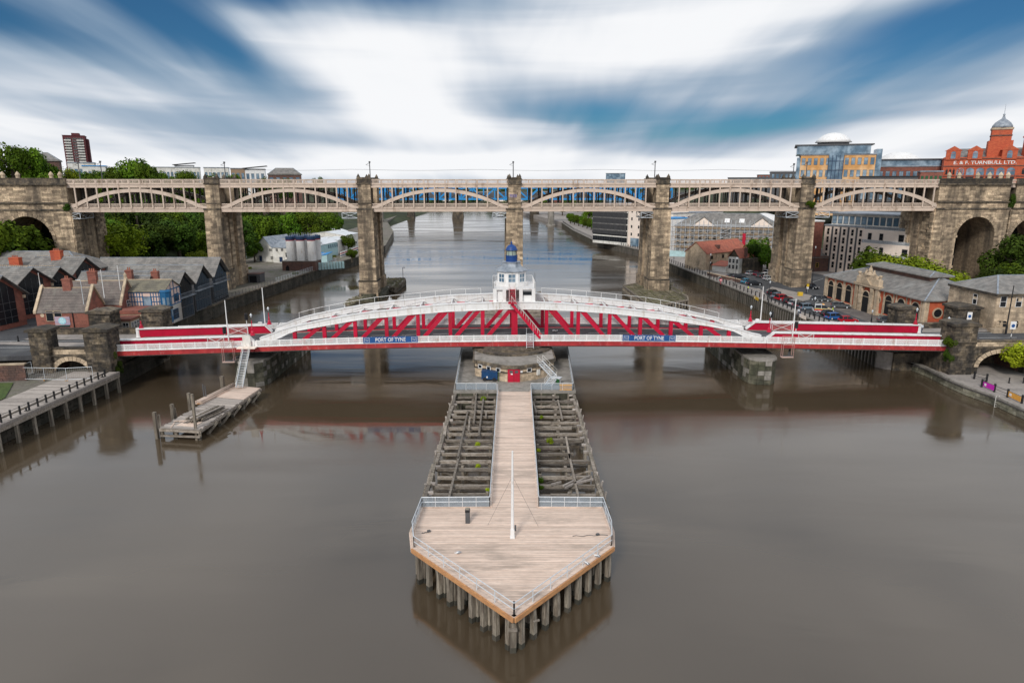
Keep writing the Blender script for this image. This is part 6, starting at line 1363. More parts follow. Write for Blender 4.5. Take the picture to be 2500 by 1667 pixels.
# promenade lamp columns
def lampcol(p,h,label,lant=True):
    t=thing('street_lamp',label,'lamp post',p); MB().lathe(0,0,[(.16,0),(.16,.9),(.08,1.0),(.055,h-.5)],8).build('post','black',t); MB().lathe(0,0,[(.06,h-.5),(.22,h-.1),(.24,h-.02),(.1,h+.15),(.03,h+.3)],6).build('lantern','galv',t)
for px_,py_,pt,l in ((1678,650,626,'black promenade lamp column furthest away behind the right-centre pier'),(1732,678,640,'black promenade lamp column second along from the far end'),(1794,698,630,'black promenade lamp column beside the parked black car'),(1876,740,688,'black promenade lamp column at the head of the row of parked cars'),(1986,771,728,'black promenade lamp column beside the yellow and red emergency car'),(1731,684,621,'black promenade lamp column near the picnic benches'),(2127,786,768,'short black lamp post in front of the market hall door'),(1982,695,603,'black lamp column with white sign beside the right-hand pier standing on land')):
    p=atz(px_,py_,ZR); lampcol(p,max(2.5,aty(px_,pt,p.y).z-ZR),l)
for px_,py_,pt,l in ((606,617,601,''),):
    pass
for i,(px_,py_,pt) in enumerate(((602,632,582),(610,630,595))): p=atz(px_,py_,GZ); t=thing('street_lamp','grey street lamp at the wooded road left of the white works'+(', taller one' if i==0 else ', shorter one'),'lamp post',p); h=aty(px_,pt,p.y).z-GZ; MB().cyl((0,0,0),(0,0,h),.09,.06,6).build('post','galv',t); MB().beam((0,0,h),(-1.2,0,h+.1),.25,.12).build('lantern','galv',t)
# red based lamp standards and white masts of the bridge
def std(px_,py_,pt,t_,l,lant=True):
    s,_=SO.px(px_,py_,t_); z=zc(s)+2.37; h=SO.px(px_,pt,t_)[1]-z; T=thing('bridge_lamp_standard',l,'lamp post',SO.w(s,t_,z),SO.r,'red based lamp standards on the low bridge')
    MB().lathe(0,0,[(.42,0),(.42,.12),(.30,.22),(.26,.55),(.14,.75),(.12,1.1),(.15,1.2),(.08,1.35),(.06,h*.72)],10).build('base','red',T); MB().cyl((0,0,h*.72),(0,0,h-.45),.05,None,6).build('post','steel_d',T)
    if lant: MB().lathe(0,0,[(.06,h-.5),(.2,h-.12),(.22,h-.05),(.1,h+.08),(.03,h+.22)],6).build('lantern','galv',T)
std(658,797,752,TF,'red lamp standard with grey lantern on the far girder left of the arch'); std(617,819,768,TN,'red lamp standard on the near girder beside the white gate at left'); std(280,832,800,TN,'red lamp standard at the left tip of the near girder',False); std(346,807,779,TF,'red lamp standard at the left tip of the far girder',False)
std(1831,789,748,TF,'red lamp standard with grey lantern on the far girder right of the arch'); std(1877,812,764,TN,'red lamp standard on the near girder beside the white gate at right'); std(2234,795,754,TF,'red lamp standard at the right tip of the far girder'); std(2311,818,776,TN,'red lamp standard at the right tip of the near girder beside the green bush')
def wmast(px_,py_,pt,t_,l):
    s,_=SO.px(px_,py_,t_); z=zc(s)+.8; h=SO.px(px_,pt,t_)[1]-z; T=thing('white_signal_mast',l,'mast',SO.w(s,t_,z),SO.r,'white masts by the bridge gates'); MB().cyl((0,0,0),(0,0,h),.12,.07,8).build('pole','white',T); MB().cyl((0,0,0),(0,0,.5),.2,None,8).build('base','white',T)
wmast(558,828,733,TN-.6,'white mast at the near left gate of the bridge'); wmast(648,800,702,TR-.6,'white mast at the far left gate of the bridge'); wmast(1935,818,730,TN-.6,'white mast at the near right gate of the bridge'); wmast(1856,790,699,TR-.6,'white mast at the far right gate of the bridge')
def signal(px_,py_,pt,t_,l,rz):
    s,_=SO.px(px_,py_,t_); z=zc(s)+.8; h=SO.px(px_,pt,t_)[1]-z; T=thing('traffic_signal',l,'traffic light',SO.w(s,t_,z),SO.r+rz); MB().cyl((0,0,0),(0,0,h),.06,None,8).build('pole','white',T); MB().cb(0,0,h-1.1,.5,.35,1.15).build('signal_head','black',T)
    for k in range(3): MB().cyl((0,-.18,h-.25-.32*k),(0,-.32,h-.25-.32*k),.12,None,8).build('hood','black',T)
signal(604,808,766,TF-1.3,'black traffic signal head beside the far left gate',.8); signal(550,828,799,TN+1.0,'black traffic signal head beside the near left mast',.9); signal(1881,806,761,TF-1.3,'black traffic signal head beside the far right gate',-.8); signal(1942,818,786,TN+1.0,'black traffic signal head beside the near right mast',-.9)
def gate(p0,p1,t_,l,h=1.2,dz=.8):
    s0,s1=SO.px(p0,815,t_)[0],SO.px(p1,815,t_)[0]; w=s1-s0; T=thing('folding_gate',l,'gate',SO.w(s0,t_,zc((s0+s1)/2)+dz),SO.r,'white lattice road gates of the swing bridge'); f=MB()
    for a,b in (((0,0,0),(w,0,0)),((0,0,h),(w,0,h)),((0,0,0),(0,0,h)),((w,0,0),(w,0,h)),((0,0,0),(w,0,h)),((0,0,h),(w,0,0))): f.beam(a,b,.07,.09,up=(0,1,0))
    f.build('frame','white',T); g=MB(); n=int(w/.16); [g.cyl((w*i/n,0.02,0),(w*i/n,.02,h),.018,None,4) for i in range(1,n)]; g.build('bar','pinkw',T,kind='stuff')
gate(559,606,TF-.6,'white lattice gate folded against the far girder at left',1.3); gate(1884,1931,TF-.6,'white lattice gate folded against the far girder at right',1.3); gate(505,545,TN-.45,'white lattice gate folded against the near girder at left',1.5); gate(1950,1987,TN-.45,'white lattice gate folded against the near girder at right',1.5)
for s_,px_,l in ((0,635,'left'),(1,1848.5,'right')):
    s,_=SO.px(px_,790,TR-.5); T=thing('marker_cabinet','small red cabinet with white top by the far '+l+' railing','cabinet',SO.w(s,TR-.5,zc(s)+.9),SO.r); MB().lathe(0,0,[(.38,0),(.38,1.25)],10).build('body','red',T); MB().lathe(0,0,[(.45,1.25),(.42,1.5),(.25,1.62)],10).build('cap','white',T)
# orange timbers at the chord feet
# --- scaffolded building and neighbours
def facade_building(pl,pr,z,dep,pytop,label,wall,roof,rows,cols,wz=(1.1,1.5),name='building_block',frm='white',pane='glass',rooftype='flat',zr=3,side=None,st='s',z0=1.2,cat='building'):
    a,r,w=place(pl,pr,z); F_=Fr(a.x,a.y,z,r); b=thing(name,label,cat,a,r); H=F_.px((pl[0]+pr[0])/2,pytop,0)[1]
    MB().box(0,w,0,dep,0,H).build('wall',wall,b)
    for i in range(rows):
        for j in range(cols): win(b,w*(j+.5)/cols,0,z0+(H-z0-.3)*i/rows+.3,wz[0],wz[1],'f',st,frm,pane)
    if side:
        n=side[1]
        for i in range(rows):
            for j in range(n): win(b,0 if side[0]=='l' else w,dep*(j+.5)/n,z0+(H-z0-.3)*i/rows+.3,wz[0],wz[1],side[0],st,frm,pane)
    if rooftype=='flat': MB().box(-.2,w+.2,-.2,dep+.2,H,H+.45).build('parapet',roof,b); 
    elif rooftype=='hip': hip(b,0,w,0,dep,H,H+zr,roof)
    elif rooftype=='gable': MB().prism([(0,H),(dep,H),(dep/2,H+zr)],'x',.05,w-.05).build('gable_wall',wall,b); gable_x(b,0,w,0,dep,H,H+zr,roof)
    return b,w,H,F_
b,w,H,F_=facade_building((1645,623),(1898,632),ZR,16,553,'long stone building wrapped in silver scaffolding with slate roof and white gables','stone_pale','slate',4,14,(1.3,1.6),'scaffolded_building',frm='offwhite',pane='void',rooftype='hip',zr=5)
for x in (w*.28,w*.83): 
    MB().prism([(x-4.5,H),(x+4.5,H),(x,H+3.4)],'y',-.3,6).build('gable_dormer','creamw',b); MB().prism([(x-4.9,H-.1),(x,H+3.6),(x+4.9,H-.1),(x+4.9,H+.2),(x,H+3.95),(x-4.9,H+.2)],'y',-.4,6.2).build('gable_roof','slate',b)
for x in (w*.5,w*.64): MB().prism([(1.4,H+1),(4,H+3),(4,H+1.2)],'x',x-1,x+1).build('skylight','white',b)
sc=thing('scaffolding','silver tube scaffolding with board lifts in front of the long stone building','scaffolding',(F_.o[0],F_.o[1],ZR),F_.r); random.seed(11)
nS=24
for i in range(nS+1):
    x=-1+(w+2)*i/nS
    for y in (-1.0,-2.4): MB().cyl((x,y,0),(x,y,H+2.0+random.uniform(0,.8)),.07,None,4).build('standard','galv',sc)
for k in range(1,7):
    z=k*(H/6.2)
    MB().box(-1.5,w+1.5,-2.5,-1.0,z-.06,z+.03).build('board_lift','greywood' if k%2 else 'tan',sc)
    lg=MB(); [lg.cyl((-1.3,y,z+dz),(w+1.3,y,z+dz),.055,None,4) for y in (-1.0,-2.45) for dz in (.5,1.0)]; lg.build('ledger','galv',sc)
bz=MB()
for i in range(0,nS-1,3):
    x0=-1+(w+2)*i/nS; x1=-1+(w+2)*(i+2)/nS
    for k in range(5): bz.cyl((x0,-2.45,k*(H/6.2)),(x1,-2.45,(k+1)*(H/6.2)),.05,None,4)
bz.build('brace','galv',sc,kind='stuff')
for x in (w*.5,): 
    tz=MB(); [tz.box(x-2+.0,x+2,-3.4,-2.6,k*2-.05,k*2+.05) for k in range(1,7)]; [tz.beam((x-2,-3,k*2),(x+2,-3,k*2+2),.6,.12) for k in range(0,6)]; [tz.cyl((x+s,-3.2,0),(x+s,-3.2,13),.07,None,4) for s in (-2,2)]; tz.build('stair_tower','galv',sc)
MB().box(w*.66,w*.69,-3.0,-2.6,1,H*.8).build('debris_chute','red',sc); MB().box(-3,w*.2,-5,-4.9,0,2.4).build('hoarding','skyblue',sc); MB().box(w*.2,w*.5,-5,-4.9,0,2.2).build('hoarding','brick_d',sc)
facade_building((1640,600),(1760,590),ZR,25,520,'pale office block with red bands behind the scaffolding','offwhite','lead',5,8,(2.4,1.2),frm='red2',pane='glass')
d_=thing('white_tent_roof','white swept tent roof behind the scaffolded building','roof',(atz(1770,560,ZR).x,380,ZR)); hT=aty(1770,520,380).z-ZR; MB().lathe(0,0,[(14,hT-4.5),(11,hT-3.4),(6,hT-1.2),(2,hT-.2),(.1,hT)],20).build('canopy','white',d_); MB().lathe(0,0,[(12,0),(12,hT-4.6)],12).build('drum','offwhite',d_)
# red tiled old house and white pub wing
b,w,H,F_=facade_building((1722,660),(1776,653),ZR,9,616,'old stone building with long clay tiled roof beside the promenade','stone_pale','pantile',2,2,(1.1,1.1),'tiled_stone_house',frm='stone_dark',pane='void')
for o in list(kids(b)):
    if o.name.startswith('parapet'): bpy.data.objects.remove(o)
MB().prism([(0,H),(9,H),(4.5,H+3.6)],'x',.05,w+11).build('gable_wall','stone_pale',b); MB().box(w,w+11,1,9,0,H).build('wall','stone_pale',b); gable_x(b,0,w+11.5,0,9,H,H+3.6,'pantile'); MB().box(w*.6,w*.6+1.1,.8,2.4,H+1.2,H+2.4).build('dormer','brick_d',b)
b,w,H,F_=facade_building((1776,665),(1802,668),ZR,11,627,'white gabled pub wing with clay tiled roof','offwhite','pantile',2,3,(.8,1.2),'white_pub_wing',frm='white',pane='glass')
for o in list(kids(b)):
    if o.name.startswith('parapet'): bpy.data.objects.remove(o)
MB().prism([(0,H),(w,H),(w/2,H+2.6)],'y',.05,10.9).build('gable_wall','stone_dark',b); gable_y(b,0,w,0,11,H,H+2.6,'pantile',.3); MB().box(w,w+2.5,2,11,0,H-.5).build('side_wall','stone_dark',b); chimney(b,w+.5,3,H,H+3,.8,.8,1,'brick_d')
MB().box(-5.5,0,-1,4,0,2.2).build('lean_to','offwhite',b); MB().prism([(-1.4,2.2),(4.2,3.4),(4.2,3.3),(-1.4,2.05)],'x',-5.8,0).build('lean_to_roof','pantile',b)
pb_=thing('parasol','pink garden parasol in front of the white pub wing','parasol',atz(1750,656,ZR)); MB().cyl((0,0,0),(0,0,2.3),.04,None,6).build('pole','greywood',pb_); MB().lathe(0,0,[(1.6,2.1),(1.6,2.16),(.05,2.75)],8).build('canopy',mk('pink_canvas',(.75,.25,.25),.8),pb_)
T=wall(atz(1726,672,ZR).xy,atz(1806,690,ZR).xy,ZR,ZR+1.0,.3,'brick_d','low brown garden wall round the pub yard','stone_pale','garden_wall',False)
# pale apartment block
b,w,H,F_=facade_building((2003,660),(2100,672),ZR,18,553,'cream apartment block with dark window strips and glazed penthouse','creamw','lead',5,5,(.9,2.0),'apartment_block',frm='creamw',pane='glass',side=None)
for j in range(1,5): MB().box(w*j/5-.32,w*j/5+.32,-.05,.0,0,H-.2).build('recess_strip','steel_d',b)
MB().box(1,w+14,2,17,H+.4,H+4.2).build('penthouse','offwhite',b); MB().box(.2,w+15,1,18,H+4.2,H+4.6).build('penthouse_roof','lead',b)
for j in range(12): win(b,2.0+j*(w+11)/12,2,H+.9,1.5,2.5,'f','s','steel_d','glass_b')
for k,(x1,zt_,y0) in enumerate(((w+15.5,H-.3,-1.0),(w+18,H-4.6,-1.8),(w+18,H-8.8,-2.6),(w+12,H-13,-3.4))):
    z0_=max(0,zt_-4.3) if k<3 else 0
    MB().box(w,x1,y0,18,z0_,zt_).build('terrace_block','creamw',b); MB().box(w+.2,x1-.1,y0+.05,y0+.1,zt_,zt_+1.0).build('glass_balustrade','clear',b)
    for q in (.15,.4,.82): 
        if z0_>0 or k<3: win(b,w+(x1-w)*q,y0,z0_+1.1,1.6 if q>.8 else 1.1,2.0,'f','s','steel_d','glass')
MB().box(w-1,w+9,-3.6,0,0,3.4).build('ground_floor','offwhite',b)
facade_building((1900,640),(1925,645),6,12,540,'red brick block with white balconies behind the pier on the right quay','brick','white',6,2,(1.6,1.2),frm='white')
# brown quayside pub
b,w,H,F_=facade_building((1975,663),(2083,661),ZR,10,628,'long low brown brick pub with faded white lettering on the wall','brick_d','brick_d',1,3,(.9,1.4),'brown_pub',frm='yellow',pane='void')
gable_x(b,0,w,0,10,H,H+2.2,'slate'); MB().box(-6,1.5,2,11,0,H+1).build('wall','brick_d',b); gable_x(b,-7,3,1,12,H+1,H+4.6,'pantile'); chimney(b,w*.72,5,H,H+4,1.2,.9,2)
tq=text_mesh('The Quayside',1.5,.03,'offwhite',.95); ob('wall_lettering',tq,b,(w*.73,-.06,H-1.1))
# timber framed white gable near the abutment
p=atz(2190,640,6); t=thing('timber_framed_gable','small white gabled house with black timber framing beside the big stone abutment','building',(p.x,p.y,6)); walls_gable_y(t,0,8,0,12,6,10.5,'offwhite'); gable_y(t,0,8,0,12,6,10.5,'slate_b',.5)
for x in (1,2.6,4,5.4,7): MB().box(x-.09,x+.09,-.06,0,2,6+min(x,8-x)*1.0).build('timber_stud','black',t)
for z in (3,5.8): MB().box(0,8,-.07,0,z-.1,z+.1).build('timber_rail','black',t)
win(t,4,0,3.6,1.4,1.6,'f','s','black')
# hotel with dark striped facade
b,w,H,F_=facade_building((1447,592),(1530,600),ZR,30,500,'large hotel block with dark vertical bars far along the right bank','offwhite','lead',6,14,(1.6,2.2),'hotel_block',frm='steel_d',pane='glass'); 
for j in range(28): MB().box(w*j/28-.14,w*j/28+.14,-.5,-.1,5,H).build('fin','steel_d',b)
b,w,H,F_=facade_building((1532,600),(1566,604),ZR,30,500,'cream stair tower beside the dark barred hotel','creamw','creamw',5,2,(.8,1.2),'cream_tower',frm='steel_d',pane='glass'); MB().box(w*.2,w*.8,-.1,0,0,4).build('shopfront','glass_b',b)
facade_building((1568,610),(1600,614),ZR,20,535,'white block with blue trim beside the right-centre pier','white','blue_b',5,2,(1.8,1.4),frm='blue_b')
# ================================================================== SKYLINE
def far(px0,px1,pt,pb,Yd,dep,label,wall,roof,rows,cols,**k):
    p0,p1=aty(px0,pb,Yd),aty(px1,pb,Yd); zt=aty((px0+px1)/2,pt,Yd).z; zb=k.pop('zb',p0.z-16); az_=math.atan2((p0.x+p1.x)/2,Yd); rz=-az_*k.pop('turn',.85); u1=(px1-1250)/FPX; c0=(HC-p0.z)*ST; w=(u1*(Yd*CT+c0)-p0.x)/(math.cos(rz)-u1*math.sin(rz)*CT); b=thing(k.pop('name','far_building'),label,'building',(p0.x,Yd,zb),rz); H=zt-zb
    MB().box(0,w,0,dep,0,H).build('wall',wall,b); z0=k.pop('z0',6); wz=k.pop('wz',None) or (w/max(1,cols)*.55,(H-z0)/max(1,rows)*.55); st=k.pop('st','s'); frm=k.pop('frm','steel_d'); pane=k.pop('pane','glass_b')
    for i in range(rows):
        for j in range(cols): win(b,w*(j+.5)/cols,0,z0+(H-z0)*(i+.2)/rows,wz[0],wz[1],'f',st,frm,pane)
    MB().box(-.3,w+.3,-.3,dep+.3,H,H+.5).build('parapet',roof,b); return b,w,H,p0
b,w,H,p0=far(1950,2132,380,442,330,30,'ochre stone office block with glass bays and a white dome','ochre','lead',4,12)
MB().box(-2,w*.92,-.6,26,H+.5,H+4.4).build('glass_storey','glass_b',b); MB().box(-3,w*.96,-1.2,27,H+4.4,H+4.9).build('roof_slab','steel_d',b); MB().box(w*.38,w*.58,-.8,0,2,H+.5).build('glass_bay','glass_b',b)
bm_=MB(); [bm_.box(w*.38+(w*.2)*i/4-.12,w*.38+(w*.2)*i/4+.12,-.95,-.8,2,H) for i in range(5)]; [bm_.box(w*.38,w*.58,-.92,-.8,z-.12,z+.12) for z in (H*.45,H*.6,H*.75,H*.9)]; bm_.build('mullion','navy',b)
MB().box(w,w+2.4,.5,12,0,H+2.5).build('stair_glass','glass_b',b); MB().box(-1.6,0,.5,12,2,H-1).build('stair_glass','glass_b',b)
MB().lathe(w*.44,12,[(7.0,H+4.9),(7.0,H+6.2)],24).build('dome_drum','steel_d',b); MB().lathe(w*.44,12,[(8.2,H+6.2),(7.0,H+7.8),(4.9,H+9.6),(2.6,H+10.5),(.1,H+10.8)],24).build('dome','white',b,smooth=True)
b,w,H,p0=far(2140,2292,408,442,330,24,'long red brick block with glazed top storey and white tent dome','brick','lead',2,9,st='c'); MB().box(1,w,.5,22,H+.5,H+3.2).build('glass_storey','glass_b',b); MB().box(0,w+1,-.3,23,H+3.2,H+3.6).build('roof_slab','steel_d',b); MB().lathe(w*.36,12,[(9.5,H+3.6),(7,H+5.4),(4,H+6.8),(2,H+7.0),(.1,H+7.4)],20).build('tent_dome','white',b)
far(2100,2240,433,442,300,10,'low dark flat roofed canopy behind the right end of the iron parapet','steel_d','black',1,6)
b,w,H,p0=far(2245,2300,420,442,300,16,'small brick block with green panels beside the big orange brick building','brick','lead',2,5,pane='green')
# big orange warehouse
b,w,H,p0=far(2298,2560,388,445,300,34,'ornate orange red brick warehouse with gables, dome and white wall lettering','brick_o','brick_o',0,1,name='ornate_warehouse')
zr_=H+4.6; hip(b,0,w,3,30,H+.5,zr_,'slate',0,6)
for q,hh in ((.06,0),(.29,1),(.61,1),(.9,1)):
    x=w*q if q>.1 else w*.08; m=MB(); m.box(x-2.6,x+2.6,-.5,3,H-.5,H+3.2); m.prism([(x-3.2,H+3.2),(x+3.2,H+3.2),(x,H+5.2)],'y',-.6,3); m.build('gable','brick_o',b); awin(b,x,-.6,H,1.8,3.0,'f','brick_o','glass_b')
for i in range(6): awin(b,w*.17+i*w*.095,-.02,H-6.9,2.9,3.1,'f','brick_o','glass_b')
for i in range(6): win(b,w*.17+i*w*.095,0,H-9.8,2.8,2.0,'f','c','steel_d','glass')
for i in range(5): awin(b,w*.01+i*1.3+1.0,-.02,H-6.6,.8,2.4,'f','brick_o','glass')
for i in range(5): awin(b,w*.76+i*2.4,-.02,H-6.6,1.1,2.4,'f','brick_o','glass')
for z in (H-3.3,H-.3,H-7.5): MB().box(-.1,w,-.25,0,z,z+.35).build('string_course','brick_d',b)
for i in range(9): MB().box(w*.125+i*w*.095-.3,w*.125+i*w*.095+.3,-.18,0,H-12,H-4).build('pilaster','brick_o',b)
tw=text_mesh('E. & F. TURNBULL LTD.',1.9,.05,'white',1.15); ob('wall_lettering',tw,b,(w*.39,-.12,H-1.8))
tx=w*.52; MB().box(tx-4.3,tx+4.3,3,11,H,H+7.2).build('tower_base','brick_o',b); MB().box(tx-3.5,tx+3.5,3.8,10.2,H+7.2,H+12.2).build('tower','brick_o',b); MB().box(tx-3.8,tx+3.8,3.5,10.5,H+11.6,H+12.4).build('tower_cornice','stone_pale',b); MB().box(tx-3.7,tx+3.7,3.6,10.4,H+9.0,H+9.5).build('tower_cornice','brick_d',b)
MB().lathe(tx,7,[(3.8,H+12.4),(3.6,H+13.4),(2.8,H+14.6),(1.5,H+15.6),(.7,H+16.2),(.3,H+17.4),(.5,H+17.8),(.1,H+18.3),(.05,H+22)],12).build('ribbed_dome','lead',b,smooth=True)
MB().lathe(w-6,5,[(4,H),(4,H+8),(4.4,H+8.1),(4.4,H+8.6),(2,H+11),(.1,H+13)],8).build('corner_turret','brick_o',b)
for px0,px1,pt,Yd,l,m_,c in ((1881,1946,421,420,'dark glass office block left of the ochre office block','steel_d',6),(1778,1882,435,520,'low dark building just above the parapet at right of centre','steel_d',6),(1850,1885,428,560,'small brick and white blocks on the right skyline','brick',4),(1479,1526,424,900,'grey green glass tower top rising alone above the parapet','glass_b',5)):
    far(px0,px1,pt,442,Yd,20,l,m_,'steel_d',2,c,z0=14,zb=(5 if Yd==900 else 17))
# left skyline
b,w,H,p0=far(161,215,331,396,700,22,'maroon residential tower block with white balcony bands on the left skyline','maroon','maroon',0,1,name='tower_block',zb=20)
nf=15
for i in range(nf):
    z=H*.30+(H*.66)*i/nf
    for x0,x1 in ((w*.05,w*.36),(w*.62,w*.93)): MB().box(x0,x1,-.6,0,z,z+H*.018).build('balcony','offwhite',b)
    for x0 in (.1,.22,.66,.78,.42,.52): win(b,w*x0+1.4,0,z+H*.022,2.2,1.4,'f','s','offwhite','glass')
MB().box(w*.4,w*.75,3,16,H,H+2.8).build('plant_room','maroon',b); MB().box(w,w+2.2,6,22,0,H-2.5).build('stair_wing','maroon',b)
for px0,px1,pt,Yd,l,m_,rm,c in ((85,150,392,330,'long grey slate roofed shed on the left skyline','brick_d','slate',3),(170,235,398,420,'white swept roof hall below the maroon tower block','offwhite','lead',5),(205,262,406,400,'low block with a blue band below the maroon tower block','offwhite','blue_b',5),(380,490,409,520,'long white housing terrace above the trees at left','offwhite','lead',12),(430,475,405,540,'taller white house with flat dark roof in the terrace','white','steel_d',4),(500,560,410,500,'pale green housing row above the trees','offwhite','lead',6),(565,600,412,480,'brown roofed house end on the left skyline','tan','lead',3),(600,648,414,470,'white house with projecting dark roof on the left skyline','white','steel_d',4),(655,735,426,430,'long slate roof with two roof vents on the left skyline','brick_d','slate',5)):
    b,w,H,p0=far(px0,px1,pt,440,Yd,14,l,m_,rm,1,c,z0=12)
    if rm=='slate': hip(b,0,w,0,14,H,H+4,'slate',.5,5); 
    elif rm=='steel_d': MB().prism([(-1.5,H+.6),(w+1.5,H+2.2),(w+1.5,H+2.6),(-1.5,H+1.0)],'y',-1.5,14).build('mono_roof','steel_d',b)
# ================================================================== FAR BRIDGES
YB=530; FBf=Fr(0,YB,0,R(1)); t=thing('blue_truss_bridge','bright blue steel truss bridge seen through the iron spans behind','bridge',FBf.o,FBf.r)
x0=FBf.px(826,487)[0]; x1=FBf.px(1640,487)[0]; zb_=FBf.px(1000,488)[1]; zt=FBf.px(1000,458)[1]; n=30; p=(x1-x0)/n
for y in (0,9):
    MB().box(x0,x1,y-.5,y+.5,zb_-.2,zb_+1.1).build('lower_chord','blue_b',t); MB().box(x0,x1,y-.5,y+.5,zt-1,zt+.1).build('upper_chord','blue_b',t)
    for i in range(n+1): MB().box(x0+i*p-.4,x0+i*p+.4,y-.4,y+.4,zb_+1,zt-1).build('vertical','blue_b',t)
    for i in range(n): 
        a,b_=((x0+i*p,zb_+.8),(x0+(i+1)*p,zt-.8)) if i%2 else ((x0+i*p,zt-.8),(x0+(i+1)*p,zb_+.8))
        MB().beam((a[0],y,a[1]),(b_[0],y,b_[1]),1.0,.8,up=(0,1,0)).build('diagonal','blue_b',t)
MB().box(x0,x1,.5,8.5,zb_-.1,zb_+.4).build('deck','steel_d',t)
for px_,pyb in ((1345,552),(930,555),(1545,552)):
    x=FBf.px(px_,pyb,4)[0]; MB().lathe(x,4.5,[(4,-.5),(4,1.0),(2.6,1.4),(2.3,zb_-.2)],16).build('column','concrete',t)
KB=Fr(0,650,0,R(2)); t=thing('dark_steel_bridge','dark steel girder bridge on stone piers furthest upstream','bridge',KB.o,KB.r)
zd=KB.px(1100,470)[1]; MB().box(-260,330,0,10,zd-7,zd).build('deck_girder','steel_d',t)
for k in range(-16,22): MB().beam((k*15,-.3,zd-6.5),(k*15+7.5,-.3,zd-.5),.8,.5,up=(0,1,0)).build('lattice_brace','steel_d',t); MB().beam((k*15+7.5,-.3,zd-.5),(k*15+15,-.3,zd-6.5),.8,.5,up=(0,1,0)).build('lattice_brace','steel_d',t)
for px_ in (1003,1118,1305):
    x=KB.px(px_,530,3)[0]; m=MB(); w={1003:2.6,1118:4.6,1305:3.8}[px_]; m.add([(x-w-1,0,-1),(x+w+1,0,-1),(x+w+1,12,-1),(x-w-1,12,-1),(x-w+.8,1,zd-7),(x+w-.8,1,zd-7),(x+w-.8,11,zd-7),(x-w+.8,11,zd-7)],[(0,3,2,1),(4,5,6,7),(0,1,5,4),(1,2,6,5),(2,3,7,6),(3,0,4,7)]); m.build('stone_pier','stone_dark',t)
# ================================================================== TERRAIN AND TREES
def hillmesh(name,xs_,ys_,hf,mat):
    m=MB(); nx,ny=len(xs_),len(ys_); V=[(x,y,hf(x,y)) for y in ys_ for x in xs_]; m.add(V,[(j*nx+i,j*nx+i+1,(j+1)*nx+i+1,(j+1)*nx+i) for j in range(ny-1) for i in range(nx-1)]); return m.build(name,mat,kind='structure',smooth=True)
def ss(t): t=max(0,min(1,t)); return t*t*(3-2*t)
def hL(x,y):
    foot=-100-max(0,(230-y))*.25 - (0 if y<260 else 0)
    return -2+max(0,1)*0+ (5.2+27*ss((foot-x)/115)+9*ss((-230-x)/300))*ss((foot+6-x)/8) if x<foot+6 else -2
def hR(x,y): return (2.0+22*ss((x-125)/70)*ss((y-225)/50)+8*ss((x-300)/300)*ss((y-200)/60)) if x>118 else -2
hillmesh('left_hillside',[-90-i*9 for i in range(12)]+[-200-i*50 for i in range(28)],[186+i*12 for i in range(16)]+[380+i*40 for i in range(14)],hL,'earth')
hillmesh('right_hillside',[118+i*8 for i in range(16)]+[250+i*50 for i in range(28)],[205+i*12 for i in range(14)]+[380+i*40 for i in range(14)],hR,'earth')
def hF(x,y): return 5+ (20+4*math.sin(x*.004)+3*math.sin(x*.013+1))*ss((y-900)/900)+ (22*ss((-x-500)/900)+14*ss((x-600)/900))
hillmesh('far_hills',[-3000+i*120 for i in range(51)],[880+i*110 for i in range(16)],hF,'earth')
def crown(n,seed,lobes,flat=1.,sz=(.035,.07)):
    rnd=random.Random(seed); m=MB(); L_=[]
    for i in range(lobes):
        a=rnd.uniform(0,2*PI); e=rnd.uniform(-.75,1); r=rnd.uniform(.35,.72); rr=rnd.uniform(.24,.40); L_.append((r*math.cos(a)*math.sqrt(1-min(.95,e*e)*.6),r*math.sin(a)*math.sqrt(1-min(.95,e*e)*.6),e*.58*flat,rr,rnd.random()))
    for i in range(n):
        cx,cy,cz,rr,tn=rnd.choice(L_); u=rnd.uniform(-1,1); a=rnd.uniform(0,2*PI); q=math.sqrt(1-u*u); rad=rr*(rnd.uniform(.55,1.0)**.5)*(1+.22*math.sin(3*a+cx*9)+.1*rnd.random())
        nrm=Vector((q*math.cos(a),q*math.sin(a),u)); c=Vector((cx,cy,cz))+nrm*rad; c.z*=.95
        d=(nrm+Vector((rnd.gauss(0,.5),rnd.gauss(0,.5),rnd.gauss(.3,.5)))).normalized(); t1=d.orthogonal().normalized(); t1.rotate(Matrix.Rotation(rnd.uniform(0,6.28),3,d)); t2=d.cross(t1); s1=rnd.uniform(*sz); s2=s1*rnd.uniform(.5,.9)
        m.add([c-t1*s1,c-t2*s2,c+t1*s1,c+t2*s2],[(0,1,2,3)],min(1,max(0,.25+tn*.5+rnd.uniform(-.25,.25))))
    return m
CR={}
for key,mat,sd,n,lb in (('a','leaf',1,5200,16),('b','leaf',2,5200,20),('c','leaf_d',3,5200,17),('d','leaf_d',4,4800,13),('e','leaf_y',5,5200,18),('f','leaf_v',6,5200,20),('h','leaf',7,4200,11)): CR[key]=crown(n,sd,lb).mesh('crown',mat)
tk=MB(); tk.lathe(0,0,[(.06,-.05),(.045,.15),(.035,.6),(.02,1.0)],8)
for i in range(7): a=i*2.4; tk.cyl((0,0,.35+.07*i),(.26*math.cos(a),.26*math.sin(a),.62+.06*i),.016,.006,5)
TRUNK=tk.mesh('trunk','bark')
def tree(x,y,z,h,r,key,label,group=None,name='tree',crz=None):
    t=thing(name,label,'tree' if name!='shrub' else 'shrub',(x,y,z),random.uniform(0,6.28),group); o=ob('trunk',TRUNK,t); o.scale=(h,h,h*.8); hz=crz or (h*.42); c=ob('crown',CR[key],t,(0,0,h-hz*1.0)); c.scale=(r,r*random.uniform(.85,1.1),hz*1.0/.95); return t
random.seed(21)
